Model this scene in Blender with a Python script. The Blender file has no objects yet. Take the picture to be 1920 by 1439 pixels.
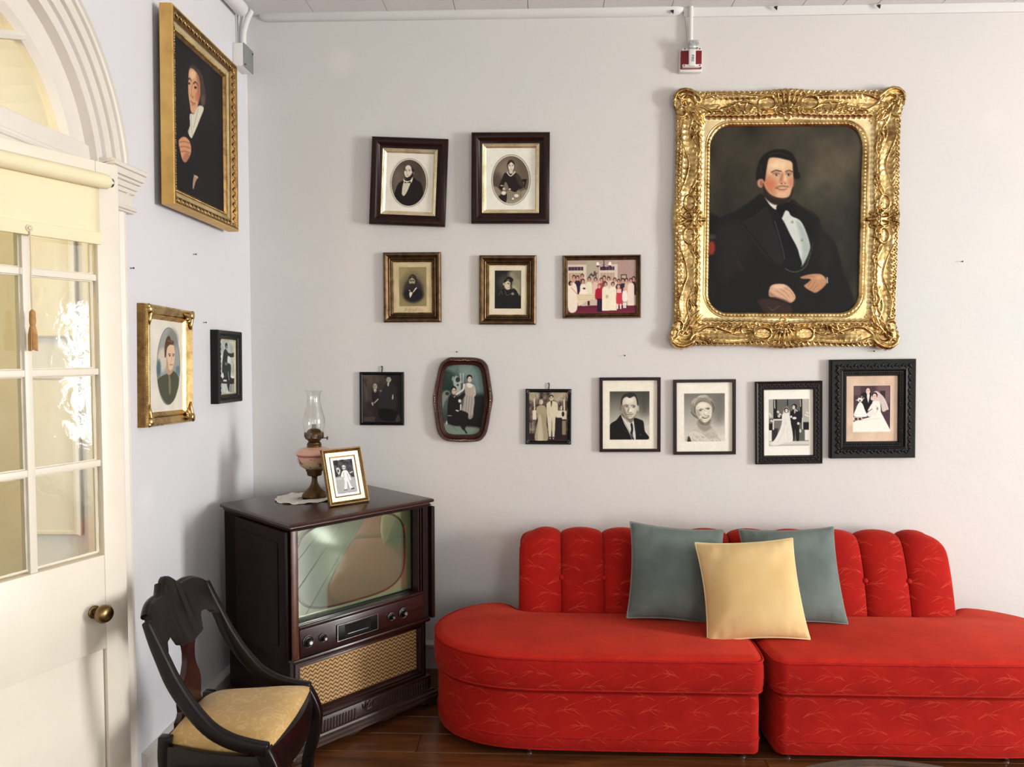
import bpy, bmesh, math, random
import numpy as np
from mathutils import Vector, Matrix

random.seed(7)
RNG = np.random.default_rng(11)
C = bpy.context.scene.collection
SC = bpy.context.scene
PI = math.pi

# ---------------------------------------------------------------- camera
FPX, IW, IH = 1440.0, 1920.0, 1439.0
VPX, VPY = 1012.0, 656.0            # where the depth lines of the room meet
CAMP = Vector((0.0, -3.79, 1.6))
YAW = math.atan((VPX - IW / 2) / FPX)
PIT = math.atan((IH / 2 - VPY) / FPX)
FW0 = Vector((-math.sin(YAW), math.cos(YAW), 0))
RT = Vector((math.cos(YAW), math.sin(YAW), 0))
UP0 = Vector((0, 0, 1))
FW = FW0 * math.cos(PIT) - UP0 * math.sin(PIT)
UPV = UP0 * math.cos(PIT) + FW0 * math.sin(PIT)
cam = bpy.data.cameras.new('camera')
cam.sensor_width = 36.0
cam.lens = 36.0 * FPX / IW
cam.clip_start = 0.02
camo = bpy.data.objects.new('camera', cam)
C.objects.link(camo)
camo.matrix_world = Matrix.Translation(CAMP) @ Matrix((RT, UPV, -FW)).transposed().to_4x4()
SC.camera = camo

# ---------------------------------------------------------------- world, daylight, exposure
SC.view_settings.view_transform = 'Standard'
SC.view_settings.look = 'None'
SC.view_settings.exposure = 0.10
SC.view_settings.gamma = 1.0
SC.view_settings.use_curve_mapping = False
w = bpy.data.worlds.new('sky')
SC.world = w
w.use_nodes = True
w.node_tree.nodes['Background'].inputs[0].default_value = (0.80, 0.89, 1.0, 1)
w.node_tree.nodes['Background'].inputs[1].default_value = 0.35

def area(name, loc, aim, sx, sy, power, col):
    l = bpy.data.lights.new(name, 'AREA')
    l.shape = 'RECTANGLE'; l.size = sx; l.size_y = sy; l.energy = power; l.color = col
    o = bpy.data.objects.new(name, l); C.objects.link(o)
    o.location = loc
    o.rotation_euler = (Vector(aim) - Vector(loc)).to_track_quat('-Z', 'Y').to_euler()
    return o

XL, XR, YF, ZC = -1.44, 7.2, -6.0, 3.235      # left wall, right wall, front wall, ceiling
# daylight by the windows: two in the far right wall, one at the right end of the back wall, two behind the camera
area('daylight_right_near', (XR + 0.16, -3.3, 1.6), (0, -3.3, 1.6), 1.2, 2.1, 500, (1.0, 0.99, 0.97))
area('daylight_right_far', (XR + 0.16, -5.1, 1.6), (0, -5.1, 1.6), 1.0, 2.1, 60, (1.0, 0.99, 0.97))
area('daylight_back', (5.05, 0.035, 1.375), (5.05, -3, 1.375), 1.28, 1.42, 42, (0.88, 0.94, 1.0))
area('daylight_rear_right', (2.3, YF - 0.16, 1.55), (2.3, 0, 1.35), 1.1, 2.0, 48, (1.0, 0.98, 0.96))
area('daylight_rear_left', (-0.2, YF - 0.16, 1.55), (-0.2, 0, 1.35), 1.1, 2.0, 10, (1.0, 0.99, 0.98))
# the hall behind the arched doorway: a yellow ceiling lamp, and an added fill light at the hall's windowless end
lh = bpy.data.lights.new('hall_lamp', 'POINT'); lh.energy = 26; lh.color = (1.0, 0.74, 0.26); lh.shadow_soft_size = 0.12
lho = bpy.data.objects.new('hall_lamp', lh); C.objects.link(lho); lho.location = (-2.0, -2.3, 2.62)
area('hall_fill', (-2.4, -4.9, 1.4), (-2.4, 0, 1.2), 1.0, 2.0, 52, (1.0, 0.97, 0.92))

# ---------------------------------------------------------------- picture-plane helpers (photo pixels -> room points)
def ray(px, py):
    return FW + RT * ((px - IW / 2) / FPX) - UPV * ((py - IH / 2) / FPX)
def on(axis, val, px, py):
    d = ray(px, py)
    return CAMP + d * ((val - CAMP[axis]) / d[axis])
def on_plane(p0, n, px, py):
    d = ray(px, py)
    return CAMP + d * (((p0 - CAMP).dot(n)) / d.dot(n))

# ---------------------------------------------------------------- object helpers
def tag(o, label=None, cat=None, group=None, kind=None):
    if label: o['label'] = label
    if cat: o['category'] = cat
    if group: o['group'] = group
    if kind: o['kind'] = kind
    return o
def empty(name, loc=(0, 0, 0), rot=(0, 0, 0), label=None, cat=None, group=None):
    o = bpy.data.objects.new(name, None); C.objects.link(o)
    o.empty_display_size = 0.05
    o.location = loc; o.rotation_euler = rot
    return tag(o, label, cat, group)
def link(name, me, mats=None, parent=None):
    o = bpy.data.objects.new(name, me); C.objects.link(o)
    if mats:
        for m in (mats if isinstance(mats, (list, tuple)) else [mats]):
            me.materials.append(m)
    if parent: o.parent = parent
    return o
def finish(me, smooth=35):
    if smooth:
        me.polygons.foreach_set('use_smooth', [True] * len(me.polygons))
        me.set_sharp_from_angle(angle=math.radians(smooth))
    me.update()
class MB:
    """collects simple shapes; build() links them as one mesh object"""
    def __init__(s): s.v, s.f, s.uv = [], [], None
    def add(s, vs, fs):
        n = len(s.v); s.v += [tuple(p) for p in vs]; s.f += [tuple(i + n for i in f) for f in fs]; return s
    def box(s, x0, x1, y0, y1, z0, z1, M=None):
        vs = [Vector(p) for p in ((x0, y0, z0), (x1, y0, z0), (x1, y1, z0), (x0, y1, z0), (x0, y0, z1), (x1, y0, z1), (x1, y1, z1), (x0, y1, z1))]
        if M: vs = [M @ p for p in vs]
        return s.add(vs, [(0, 3, 2, 1), (4, 5, 6, 7), (0, 1, 5, 4), (1, 2, 6, 5), (2, 3, 7, 6), (3, 0, 4, 7)])
    def rings(s, rings, closed=True, cap0=True, cap1=True):
        n = len(rings[0]); vs = [p for r in rings for p in r]; fs = []
        for i in range(len(rings) - 1):
            for j in range(n if closed else n - 1):
                k = (j + 1) % n
                fs.append((i * n + j, i * n + k, (i + 1) * n + k, (i + 1) * n + j))
        if closed and cap0: fs.append(tuple(range(n - 1, -1, -1)))
        if closed and cap1: fs.append(tuple((len(rings) - 1) * n + j for j in range(n)))
        return s.add(vs, fs)
    def prism(s, poly, z0, z1, M=None):
        a = [Vector((p[0], p[1], z0)) for p in poly]; b = [Vector((p[0], p[1], z1)) for p in poly]
        if M: a = [M @ p for p in a]; b = [M @ p for p in b]
        return s.rings([a, b])
    def lathe(s, prof, n=28, M=None, cap0=True, cap1=True):
        rs = []
        for r, z in prof:
            ring = [Vector((r * math.cos(2 * PI * k / n), r * math.sin(2 * PI * k / n), z)) for k in range(n)]
            rs.append([M @ p for p in ring] if M else ring)
        return s.rings(rs, True, cap0, cap1)
    def tube(s, path, r, n=8, closed=False, cap=True):
        P = [Vector(p) for p in path]; m = len(P)
        R = r if isinstance(r, (list, tuple)) else [r] * m
        T = []
        for i in range(m):
            a = P[(i - 1) % m] if (closed or i > 0) else P[0]
            b = P[(i + 1) % m] if (closed or i < m - 1) else P[-1]
            T.append((b - a).normalized())
        nrm = T[0].orthogonal().normalized(); rs = []
        for i in range(m):
            nrm = (nrm - T[i] * nrm.dot(T[i])).normalized(); bn = T[i].cross(nrm)
            rs.append([P[i] + (nrm * math.cos(2 * PI * k / n) + bn * math.sin(2 * PI * k / n)) * R[i] for k in range(n)])
        if closed:
            nv = len(s.v); s.rings(rs, True, False, False)
            # close with the best matching rotation
            k0 = min(range(n), key=lambda k: (rs[-1][0] - rs[0][k]).length)
            b = (m - 1) * n
            s.f += [(nv + b + j, nv + b + (j + 1) % n, nv + (j + 1 + k0) % n, nv + (j + k0) % n) for j in range(n)]
            return s
        return s.rings(rs, True, cap, cap)
    def blob(s, c, rx, ry, rz, nu=10, nv=6, M=None):
        vs = []; fs = []
        for i in range(nv + 1):
            t = PI * i / nv
            for j in range(nu):
                a = 2 * PI * j / nu
                p = Vector((c[0] + rx * math.sin(t) * math.cos(a), c[1] + ry * math.sin(t) * math.sin(a), c[2] + rz * math.cos(t)))
                vs.append(M @ p if M else p)
        for i in range(nv):
            for j in range(nu):
                k = (j + 1) % nu
                fs.append((i * nu + j, (i + 1) * nu + j, (i + 1) * nu + k, i * nu + k))
        return s.add(vs, fs)
    def grid(s, P):
        h, wd = len(P), len(P[0]); vs = [p for r in P for p in r]
        return s.add(vs, [(i * wd + j, i * wd + j + 1, (i + 1) * wd + j + 1, (i + 1) * wd + j) for i in range(h - 1) for j in range(wd - 1)])
    def build(s, name, mat, parent=None, smooth=35, bevel=0, seg=2, uv=None, recalc=True):
        me = bpy.data.meshes.new(name); me.from_pydata(s.v, [], s.f)
        if recalc or bevel:
            bm = bmesh.new(); bm.from_mesh(me)
            bmesh.ops.remove_doubles(bm, verts=bm.verts, dist=1e-6)
            if recalc: bmesh.ops.recalc_face_normals(bm, faces=bm.faces)
            if bevel:
                ed = [e for e in bm.edges if len(e.link_faces) == 2 and e.calc_face_angle(0) > 0.6]
                bmesh.ops.bevel(bm, geom=ed, offset=bevel, segments=seg, profile=0.5, affect='EDGES', clamp_overlap=True)
            bm.to_mesh(me); bm.free()
        if uv:
            L = me.uv_layers.new(name='UVMap')
            for lp in me.loops: L.data[lp.index].uv = uv(me.vertices[lp.vertex_index].co)
        finish(me, smooth)
        return link(name, me, mat, parent)
def copy_tree(o, parent=None):
    c = o.copy(); C.objects.link(c)
    if parent: c.parent = parent
    for ch in list(o.children): copy_tree(ch, c)
    return c
def catmull(pts, n=8, closed=False):
    P = [np.array(p, float) for p in pts]; m = len(P); out = []
    for i in range(m if closed else m - 1):
        a = P[(i - 1) % m] if (closed or i > 0) else 2 * P[0] - P[1]
        b = P[i]; c = P[(i + 1) % m]
        d = P[(i + 2) % m] if (closed or i < m - 2) else 2 * P[-1] - P[-2]
        for k in range(n):
            t = k / n
            out.append(0.5 * ((2 * b) + (-a + c) * t + (2 * a - 5 * b + 4 * c - d) * t * t + (-a + 3 * b - 3 * c + d) * t ** 3))
    if not closed: out.append(P[-1])
    return [tuple(float(x) for x in q) for q in out]

# ---------------------------------------------------------------- materials
def s2l(c):
    c = np.asarray(c, float) / 255.0
    return np.where(c <= 0.04045, c / 12.92, ((c + 0.055) / 1.055) ** 2.4)
def lin(c): return tuple(float(x) for x in s2l(c)) + (1.0,)
class NT:
    def __init__(s, name):
        s.m = bpy.data.materials.new(name); s.m.use_nodes = True
        s.t = s.m.node_tree; s.b = s.t.nodes['Principled BSDF']; s.out = s.t.nodes['Material Output']
    def n(s, typ, **kw):
        x = s.t.nodes.new(typ)
        for k, v in kw.items(): setattr(x, k, v)
        return x
    def set(s, sock, v):
        if isinstance(v, bpy.types.NodeSocket): s.t.links.new(v, sock)
        else: sock.default_value = v
    def math(s, op, a, b=0.0, c=None, clamp=False):
        x = s.n('ShaderNodeMath', operation=op, use_clamp=clamp)
        s.set(x.inputs[0], a); s.set(x.inputs[1], b)
        if c is not None: s.set(x.inputs[2], c)
        return x.outputs[0]
    def coord(s, kind='Object', scale=(1, 1, 1)):
        tc = s.n('ShaderNodeTexCoord'); mp = s.n('ShaderNodeMapping')
        mp.inputs['Scale'].default_value = scale
        s.t.links.new(tc.outputs[kind], mp.inputs[0]); return mp.outputs[0]
    def noise(s, vec, scale=5, detail=3, rough=0.5, dist=0.0):
        x = s.n('ShaderNodeTexNoise')
        x.inputs['Scale'].default_value = scale; x.inputs['Detail'].default_value = detail
        x.inputs['Roughness'].default_value = rough; x.inputs['Distortion'].default_value = dist
        if vec is not None: s.t.links.new(vec, x.inputs['Vector'])
        return x.outputs['Fac']
    def ramp(s, fac, stops):
        x = s.n('ShaderNodeValToRGB'); e = x.color_ramp.elements
        while len(e) < len(stops): e.new(0.5)
        for el, (p, col) in zip(e, stops): el.position = p; el.color = col
        s.t.links.new(fac, x.inputs[0]); return x.outputs[0]
    def mix(s, fac, a, b, mode='MIX'):
        x = s.n('ShaderNodeMix', data_type='RGBA', blend_type=mode)
        s.set(x.inputs[0], fac); s.set(x.inputs[6], a); s.set(x.inputs[7], b); return x.outputs[2]
    def bump(s, h, strength=0.3, dist=0.01):
        x = s.n('ShaderNodeBump'); x.inputs['Strength'].default_value = strength; x.inputs['Distance'].default_value = dist
        s.t.links.new(h, x.inputs['Height']); s.t.links.new(x.outputs[0], s.b.inputs['Normal'])
    def base(s, v): s.set(s.b.inputs['Base Color'], v)
    def prm(s, **kw):
        for k, v in kw.items(): s.set(s.b.inputs[k.replace('_', ' ')], v)
        return s
def mat(name, col, rough=0.5, metal=0.0, var=0.12, vscale=6.0, bump=0.0, bscale=60.0, stretch=(1, 1, 1), coat=0.0, spec=0.5):
    t = NT(name); vec = t.coord('Object', stretch)
    f = t.noise(vec, vscale, 4, 0.6)
    a = lin(col); lo = tuple(x * (1 - var) for x in a[:3]) + (1,); hi = tuple(min(1, x * (1 + var)) for x in a[:3]) + (1,)
    t.base(t.ramp(f, [(0.3, lo), (0.7, hi)]))
    t.prm(Roughness=rough, Metallic=metal)
    t.b.inputs['Specular IOR Level'].default_value = spec
    if coat: t.b.inputs['Coat Weight'].default_value = coat; t.b.inputs['Coat Roughness'].default_value = 0.08
    if bump: t.bump(t.noise(vec, bscale, 4, 0.6), bump, 0.004)
    return t.m

def m_plaster(name, col, warm):
    t = NT(name); v = t.coord('Object')
    big = t.noise(v, 0.9, 4, 0.55); fine = t.noise(v, 9, 6, 0.62)
    c = t.mix(t.ramp(big, [(0.35, (0, 0, 0, 1)), (0.68, (1, 1, 1, 1))]), lin(col), lin(warm))
    sp = t.noise(v, 42, 2, 0.5)
    c = t.mix(t.ramp(fine, [(0.62, (0, 0, 0, 1)), (0.78, (0.25, 0.25, 0.25, 1))]), c, lin([x * 0.93 for x in col]))
    # old patched spots, a little brighter than the paint around them
    vo = t.n('ShaderNodeTexVoronoi'); vo.inputs['Scale'].default_value = 1.7; t.t.links.new(v, vo.inputs['Vector'])
    c = t.mix(t.ramp(vo.outputs['Distance'], [(0.05, (0.5, 0.5, 0.5, 1)), (0.16, (0, 0, 0, 1))]), c, lin([min(255, x * 1.05) for x in warm]))
    t.base(c); t.prm(Roughness=0.62)
    h = t.math('ADD', t.math('MULTIPLY', t.noise(v, 3.0, 5, 0.6), 1.0), t.math('MULTIPLY', t.noise(v, 70, 3, 0.6), 0.05))
    t.bump(h, 0.16, 0.03)
    return t.m
WALL_B = m_plaster('plaster_back', (210, 210, 208), (217, 213, 209))
WALL_L = m_plaster('plaster_left', (213, 214, 220), (218, 217, 220))
CEIL = mat('ceiling_paint', (222, 222, 220), 0.5, var=0.03, vscale=2)
CREAM = mat('cream_paint', (226, 219, 203), 0.38, var=0.035, vscale=5, bump=0.12, bscale=22)
CREAMW = mat('casing_paint', (223, 217, 207), 0.4, var=0.03, vscale=4, bump=0.1, bscale=25)
BASEB = mat('baseboard_paint', (196, 192, 186), 0.4, var=0.05)
HALLW = mat('hall_plaster', (228, 218, 190), 0.7, var=0.05)
HALLG = mat('hall_green_wall', (206, 200, 172), 0.7, var=0.05)
SHADEC = mat('shade_cloth', (232, 220, 184), 0.75, var=0.03, vscale=3, bump=0.1, bscale=300)
CORD = mat('cord_cotton', (214, 202, 176), 0.8, var=0.08)
TASS = mat('tassel_thread', (176, 132, 78), 0.7, var=0.22, vscale=60)
BRASSD = mat('aged_brass', (126, 104, 68), 0.32, 1.0, var=0.25, vscale=25)
BRONZE = mat('lamp_bronze', (92, 70, 44), 0.4, 0.85, var=0.25, vscale=30)
STEEL = mat('steel', (170, 170, 168), 0.3, 1.0, var=0.1)
IRON = mat('dark_iron', (48, 44, 42), 0.5, 0.6, var=0.2)
WHITEP = mat('white_plastic', (228, 226, 222), 0.4, var=0.03)
GREYM = mat('grey_cover_plate', (138, 142, 138), 0.45, 0.3, var=0.06)
REDP = mat('red_plastic', (120, 12, 20), 0.35, var=0.08)
INK = mat('black_ink', (20, 18, 18), 0.6, var=0.0)

def m_wood(name, dark, light, rough=0.35, scale=(1, 14, 14), bump=0.08, coat=0.0, spec=0.5):
    t = NT(name); v = t.coord('Object', scale)
    g = t.noise(v, 3.0, 6, 0.6, 1.6)
    t.base(t.ramp(g, [(0.28, lin(dark)), (0.72, lin(light))]))
    t.prm(Roughness=rough); t.b.inputs['Specular IOR Level'].default_value = spec
    if coat: t.b.inputs['Coat Weight'].default_value = coat; t.b.inputs['Coat Roughness'].default_value = 0.12
    t.bump(g, bump, 0.002)
    return t.m
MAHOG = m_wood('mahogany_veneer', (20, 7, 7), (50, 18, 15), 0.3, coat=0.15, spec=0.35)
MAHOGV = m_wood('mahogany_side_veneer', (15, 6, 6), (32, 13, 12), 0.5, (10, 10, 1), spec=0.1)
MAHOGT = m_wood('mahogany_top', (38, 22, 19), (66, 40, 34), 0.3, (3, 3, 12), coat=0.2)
CHAIRW = m_wood('ebonised_rosewood', (9, 6, 6), (20, 11, 10), 0.3, (8, 8, 1.5), coat=0.08, spec=0.3)
ROSEW = m_wood('rosewood_frame', (20, 7, 7), (46, 17, 13), 0.32, (9, 9, 9), spec=0.25)
BRNFR = m_wood('thin_brown_frame', (22, 8, 10), (40, 15, 16), 0.36, (9, 9, 9), spec=0.25)
BLKFR = mat('black_lacquer_frame', (14, 13, 13), 0.36, var=0.25, vscale=40, spec=0.25)
BLKBR = mat('dark_brown_carved', (26, 19, 18), 0.42, var=0.25, vscale=40, spec=0.25)
HEXW = m_wood('hex_frame_wood', (38, 16, 12), (78, 36, 24), 0.32, (12, 12, 12))
TABLEW = m_wood('coffee_table_wood', (70, 42, 24), (126, 84, 48), 0.3, (1.5, 16, 16), coat=0.2)

def m_gold(name, a, b, rough=0.34, vs=18, metal=1.0):
    t = NT(name); v = t.coord('Object')
    n = t.noise(v, vs, 5, 0.65)
    t.base(t.ramp(n, [(0.3, lin(a)), (0.62, lin(b))]))
    t.prm(Metallic=metal, Roughness=t.math('ADD', t.math('MULTIPLY', n, 0.25), rough - 0.12))
    t.bump(t.noise(v, 160, 3, 0.6), 0.08, 0.002)
    return t.m
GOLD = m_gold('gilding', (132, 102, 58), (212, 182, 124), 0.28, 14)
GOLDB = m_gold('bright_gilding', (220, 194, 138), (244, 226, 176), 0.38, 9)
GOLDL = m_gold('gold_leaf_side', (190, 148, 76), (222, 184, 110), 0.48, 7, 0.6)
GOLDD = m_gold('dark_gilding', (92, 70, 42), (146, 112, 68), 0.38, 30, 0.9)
BRZFR = m_gold('bronze_frame', (62, 45, 31), (112, 88, 60), 0.36, 30, 0.85)
BRZLT = m_gold('pale_bronze_edge', (150, 122, 80), (206, 182, 132), 0.32, 30, 0.9)
CHAMP = m_gold('champagne_liner', (206, 190, 150), (240, 228, 196), 0.36, 20, 0.8)

def m_print(name, rough=0.5, spec=0.35, coat=0.0):
    t = NT(name); a = t.n('ShaderNodeAttribute', attribute_name='Col')
    t.base(a.outputs['Color']); t.prm(Roughness=rough)
    t.b.inputs['Specular IOR Level'].default_value = spec
    if coat: t.b.inputs['Coat Weight'].default_value = coat; t.b.inputs['Coat Roughness'].default_value = 0.03
    return t.m
PRINT = m_print('photographic_print', 0.5, 0.12, 0.04)
OIL = m_print('oil_paint', 0.45, 0.12)

def m_glass(name, tint=(1, 1, 1, 1), rough=0.0, ior=1.45, k=1.0):
    t = NT(name); t.t.nodes.remove(t.b)
    tr = t.n('ShaderNodeBsdfTransparent'); tr.inputs[0].default_value = tint
    gl = t.n('ShaderNodeBsdfGlossy'); gl.inputs['Roughness'].default_value = rough
    fr = t.n('ShaderNodeLayerWeight'); fr.inputs['Blend'].default_value = 0.5
    mx = t.n('ShaderNodeMixShader')
    t.t.links.new(t.math('MULTIPLY_ADD', t.math('POWER', fr.outputs['Facing'], 4.0), 0.55, 0.042 * k, clamp=True), mx.inputs[0])
    t.t.links.new(tr.outputs[0], mx.inputs[1]); t.t.links.new(gl.outputs[0], mx.inputs[2])
    t.t.links.new(mx.outputs[0], t.out.inputs[0]); return t.m
def m_wavy_glass():
    t = NT('old_window_glass'); t.t.nodes.remove(t.b)
    tr = t.n('ShaderNodeBsdfTransparent'); tr.inputs[0].default_value = (0.96, 0.97, 0.94, 1)
    gl = t.n('ShaderNodeBsdfGlossy'); gl.inputs['Roughness'].default_value = 0.0
    v = t.coord('Object'); bp = t.n('ShaderNodeBump'); bp.inputs['Strength'].default_value = 0.05; bp.inputs['Distance'].default_value = 0.01
    t.t.links.new(t.noise(v, 16, 3, 0.5, 0.8), bp.inputs['Height'])
    t.t.links.new(bp.outputs[0], gl.inputs['Normal'])
    fr = t.n('ShaderNodeLayerWeight'); fr.inputs['Blend'].default_value = 0.5
    mx = t.n('ShaderNodeMixShader'); t.t.links.new(t.math('MULTIPLY_ADD', t.math('POWER', fr.outputs['Facing'], 4.0), 0.6, 0.10, clamp=True), mx.inputs[0])
    t.t.links.new(tr.outputs[0], mx.inputs[1]); t.t.links.new(gl.outputs[0], mx.inputs[2])
    t.t.links.new(mx.outputs[0], t.out.inputs[0]); return t.m
PANE = m_wavy_glass()
CHIM = m_glass('lamp_chimney_glass', (0.985, 0.985, 0.98, 1), 0.0, 1.5, 1.4)
TVGL = m_glass('safety_glass', (0.93, 0.97, 0.92, 1), 0.0, 1.5, 4.2)

# fabrics -----------------------------------------------------------------
def fabric_sprig(name, amt, tones=((150, 17, 12), (178, 26, 16))):
    t = NT(name)
    uv = t.n('ShaderNodeUVMap'); uv.uv_map = 'UVMap'
    sep = t.n('ShaderNodeSeparateXYZ')
    # a little wander so that no two sprigs match
    nz = t.n('ShaderNodeTexNoise'); nz.inputs['Scale'].default_value = 9; t.t.links.new(uv.outputs[0], nz.inputs['Vector'])
    ad = t.n('ShaderNodeVectorMath', operation='MULTIPLY_ADD')
    t.t.links.new(nz.outputs['Color'], ad.inputs[0]); ad.inputs[1].default_value = (0.036, 0.030, 0); t.t.links.new(uv.outputs[0], ad.inputs[2])
    t.t.links.new(ad.outputs[0], sep.inputs[0])
    total = None
    for (TW, TH, ox, oy, fl) in ((0.165, 0.115, 0.0, 0.0, 1), (0.165, 0.115, 0.07, 0.055, -1)):
        V = t.math('DIVIDE', t.math('ADD', sep.outputs[1], oy + 5), TH)
        row = t.math('FLOOR', V)
        par = t.math('MODULO', row, 2.0)
        U = t.math('ADD', t.math('DIVIDE', t.math('ADD', sep.outputs[0], ox + 5), TW), t.math('MULTIPLY', par, 0.43))
        x = t.math('MULTIPLY', t.math('SUBTRACT', t.math('FRACT', U), 0.5), TW * fl)
        y = t.math('MULTIPLY', t.math('SUBTRACT', t.math('FRACT', V), 0.5), TH)
        # curved fronds fanning out of one stem: (x start, x end, y at start, slope, curvature, width)
        for (a, b, y0, m, k, wd) in ((-0.062, 0.066, -0.012, 0.62, -6.2, 0.0042), (-0.024, 0.040, 0.004, 0.95, -7.0, 0.0034),
                                     (-0.030, 0.024, 0.003, -0.75, 7.0, 0.0030), (-0.004, 0.060, 0.006, 0.20, -9.0, 0.0034),
                                     (0.012, 0.050, 0.004, -0.9, 9.0, 0.0028), (-0.055, -0.018, -0.008, 1.05, -11.0, 0.0030)):
            dx = t.math('SUBTRACT', x, a)
            yc = t.math('ADD', t.math('MULTIPLY', t.math('ADD', t.math('MULTIPLY', dx, k), m), dx), y0)
            d = t.math('ABSOLUTE', t.math('SUBTRACT', y, yc))
            q = t.math('DIVIDE', dx, b - a)
            taper = t.math('MULTIPLY', t.math('SUBTRACT', 1.05, q), wd)
            g = t.math('SUBTRACT', 1.0, t.math('DIVIDE', d, t.math('MAXIMUM', taper, 1e-5)), clamp=True)
            g = t.math('MULTIPLY', g, t.math('MULTIPLY', t.math('GREATER_THAN', q, 0.0), t.math('LESS_THAN', q, 1.0)))
            total = g if total is None else t.math('MAXIMUM', total, g)
    brk = t.ramp(t.noise(uv.outputs[0], 22, 2), [(0.36, (0.1, 0.1, 0.1, 1)), (0.6, (1, 1, 1, 1))])
    pat = t.math('MULTIPLY', t.math('MULTIPLY', total, brk), amt)
    weave = t.noise(uv.outputs[0], 420, 2, 0.7)
    mott = t.noise(uv.outputs[0], 5, 4, 0.6)
    c0 = t.ramp(mott, [(0.3, lin(tones[0])), (0.7, lin(tones[1]))])
    c0 = t.mix(t.math('MULTIPLY', weave, 0.35), c0, lin((126, 10, 8)))
    t.base(t.mix(pat, c0, lin((224, 92, 66))))
    t.prm(Roughness=0.85)
    t.b.inputs['Specular IOR Level'].default_value = 0.15
    t.b.inputs['Sheen Weight'].default_value = 0.25; t.b.inputs['Sheen Roughness'].default_value = 0.45
    t.b.inputs['Sheen Tint'].default_value = (1.0, 0.25, 0.15, 1)
    t.bump(t.math('ADD', t.math('MULTIPLY', weave, 0.5), t.math('MULTIPLY', pat, 1.2)), 0.25, 0.003)
    return t.m
REDF = fabric_sprig('red_sprigged_upholstery', 0.44)
REDT = fabric_sprig('red_upholstery_toplit', 0.16, ((178, 29, 18), (205, 41, 25)))  # seat tops: same cloth, light from above put into a paler red, sprigs fainter
REDPIPE = mat('red_piping', (168, 22, 16), 0.8, var=0.15, vscale=40, spec=0.2)
def m_velvet(name, col, pale):
    t = NT(name); v = t.coord('Object'); n = t.noise(v, 5, 4, 0.55)
    t.base(t.ramp(n, [(0.3, lin(col)), (0.72, lin(pale))]))
    t.prm(Roughness=0.75); t.b.inputs['Specular IOR Level'].default_value = 0.2
    t.b.inputs['Sheen Weight'].default_value = 0.5; t.b.inputs['Sheen Roughness'].default_value = 0.4
    t.b.inputs['Sheen Tint'].default_value = tuple(min(1, x * 1.6 + 0.1) for x in lin(pale)[:3]) + (1,)
    t.bump(t.noise(v, 260, 2, 0.6), 0.08, 0.002)
    return t.m
TEAL = m_velvet('teal_velvet', (84, 95, 92), (112, 124, 119))
TEALP = mat('teal_piping', (122, 124, 118), 0.7, var=0.1)
YEL = m_velvet('yellow_velvet', (208, 174, 116), (224, 194, 142))
YELP = mat('yellow_piping', (226, 206, 160), 0.7, var=0.1)
def m_brocade():
    t = NT('gold_brocade'); v = t.coord('Object')
    wv = t.n('ShaderNodeTexWave'); wv.inputs['Scale'].default_value = 150; wv.inputs['Distortion'].default_value = 1.5; t.t.links.new(v, wv.inputs['Vector'])
    n = t.noise(v, 26, 4, 0.6, 2.2); big = t.noise(v, 4, 3)
    f = t.math('MULTIPLY', t.math('GREATER_THAN', n, 0.54), 0.55)
    c = t.mix(f, lin((204, 168, 104)), lin((230, 202, 146)))
    c = t.mix(t.ramp(big, [(0.4, (0, 0, 0, 1)), (0.66, (0.5, 0.5, 0.5, 1))]), c, lin((166, 124, 66)))
    t.base(t.mix(t.math('MULTIPLY', wv.outputs['Fac'], 0.22), c, lin((150, 108, 52))))
    t.prm(Roughness=0.5); t.b.inputs['Sheen Weight'].default_value = 0.2
    t.bump(t.math('ADD', n, t.math('MULTIPLY', wv.outputs['Fac'], 0.3)), 0.3, 0.003)
    return t.m
BROC = m_brocade()
def m_grille():
    t = NT('herringbone_grille_cloth'); tc = t.n('ShaderNodeTexCoord'); sep = t.n('ShaderNodeSeparateXYZ')
    t.t.links.new(tc.outputs['Object'], sep.inputs[0])
    zig = t.math('PINGPONG', sep.outputs[0], 0.0115)
    ph = t.math('FRACT', t.math('DIVIDE', t.math('ADD', sep.outputs[2], t.math('MULTIPLY', zig, 0.9)), 0.0165))
    band = t.math('ABSOLUTE', t.math('SUBTRACT', ph, 0.5))
    n = t.noise(t.coord('Object'), 240, 2, 0.6)
    c = t.ramp(t.math('ADD', band, t.math('MULTIPLY', t.math('SUBTRACT', n, 0.5), 0.2)), [(0.1, lin((72, 44, 22))), (0.3, lin((188, 150, 96)))])
    t.base(c); t.prm(Roughness=0.7); t.bump(band, 0.5, 0.003); return t.m
GRILLE = m_grille()
def m_floor():
    t = NT('heart_pine_plank'); oi = t.n('ShaderNodeObjectInfo')
    v = t.coord('Object', (0.7, 9, 9)); n = t.n('ShaderNodeTexNoise', noise_dimensions='4D')
    n.inputs['Scale'].default_value = 2.4; n.inputs['Detail'].default_value = 6; n.inputs['Distortion'].default_value = 1.3
    t.t.links.new(v, n.inputs['Vector']); t.t.links.new(t.math('MULTIPLY', oi.outputs['Random'], 40.0), n.inputs['W'])
    c = t.ramp(n.outputs['Fac'], [(0.25, lin((62, 32, 16))), (0.5, lin((94, 54, 28))), (0.75, lin((124, 78, 42)))])
    c = t.mix(t.math('MULTIPLY', oi.outputs['Random'], 0.35), c, lin((76, 40, 20)))
    t.base(c); t.prm(Roughness=0.3); t.b.inputs['Coat Weight'].default_value = 0.3; t.b.inputs['Coat Roughness'].default_value = 0.15
    t.bump(n.outputs['Fac'], 0.06, 0.002); return t.m
PLANK = m_floor()
LACE = mat('white_lace', (236, 232, 222), 0.8, var=0.05)
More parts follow.
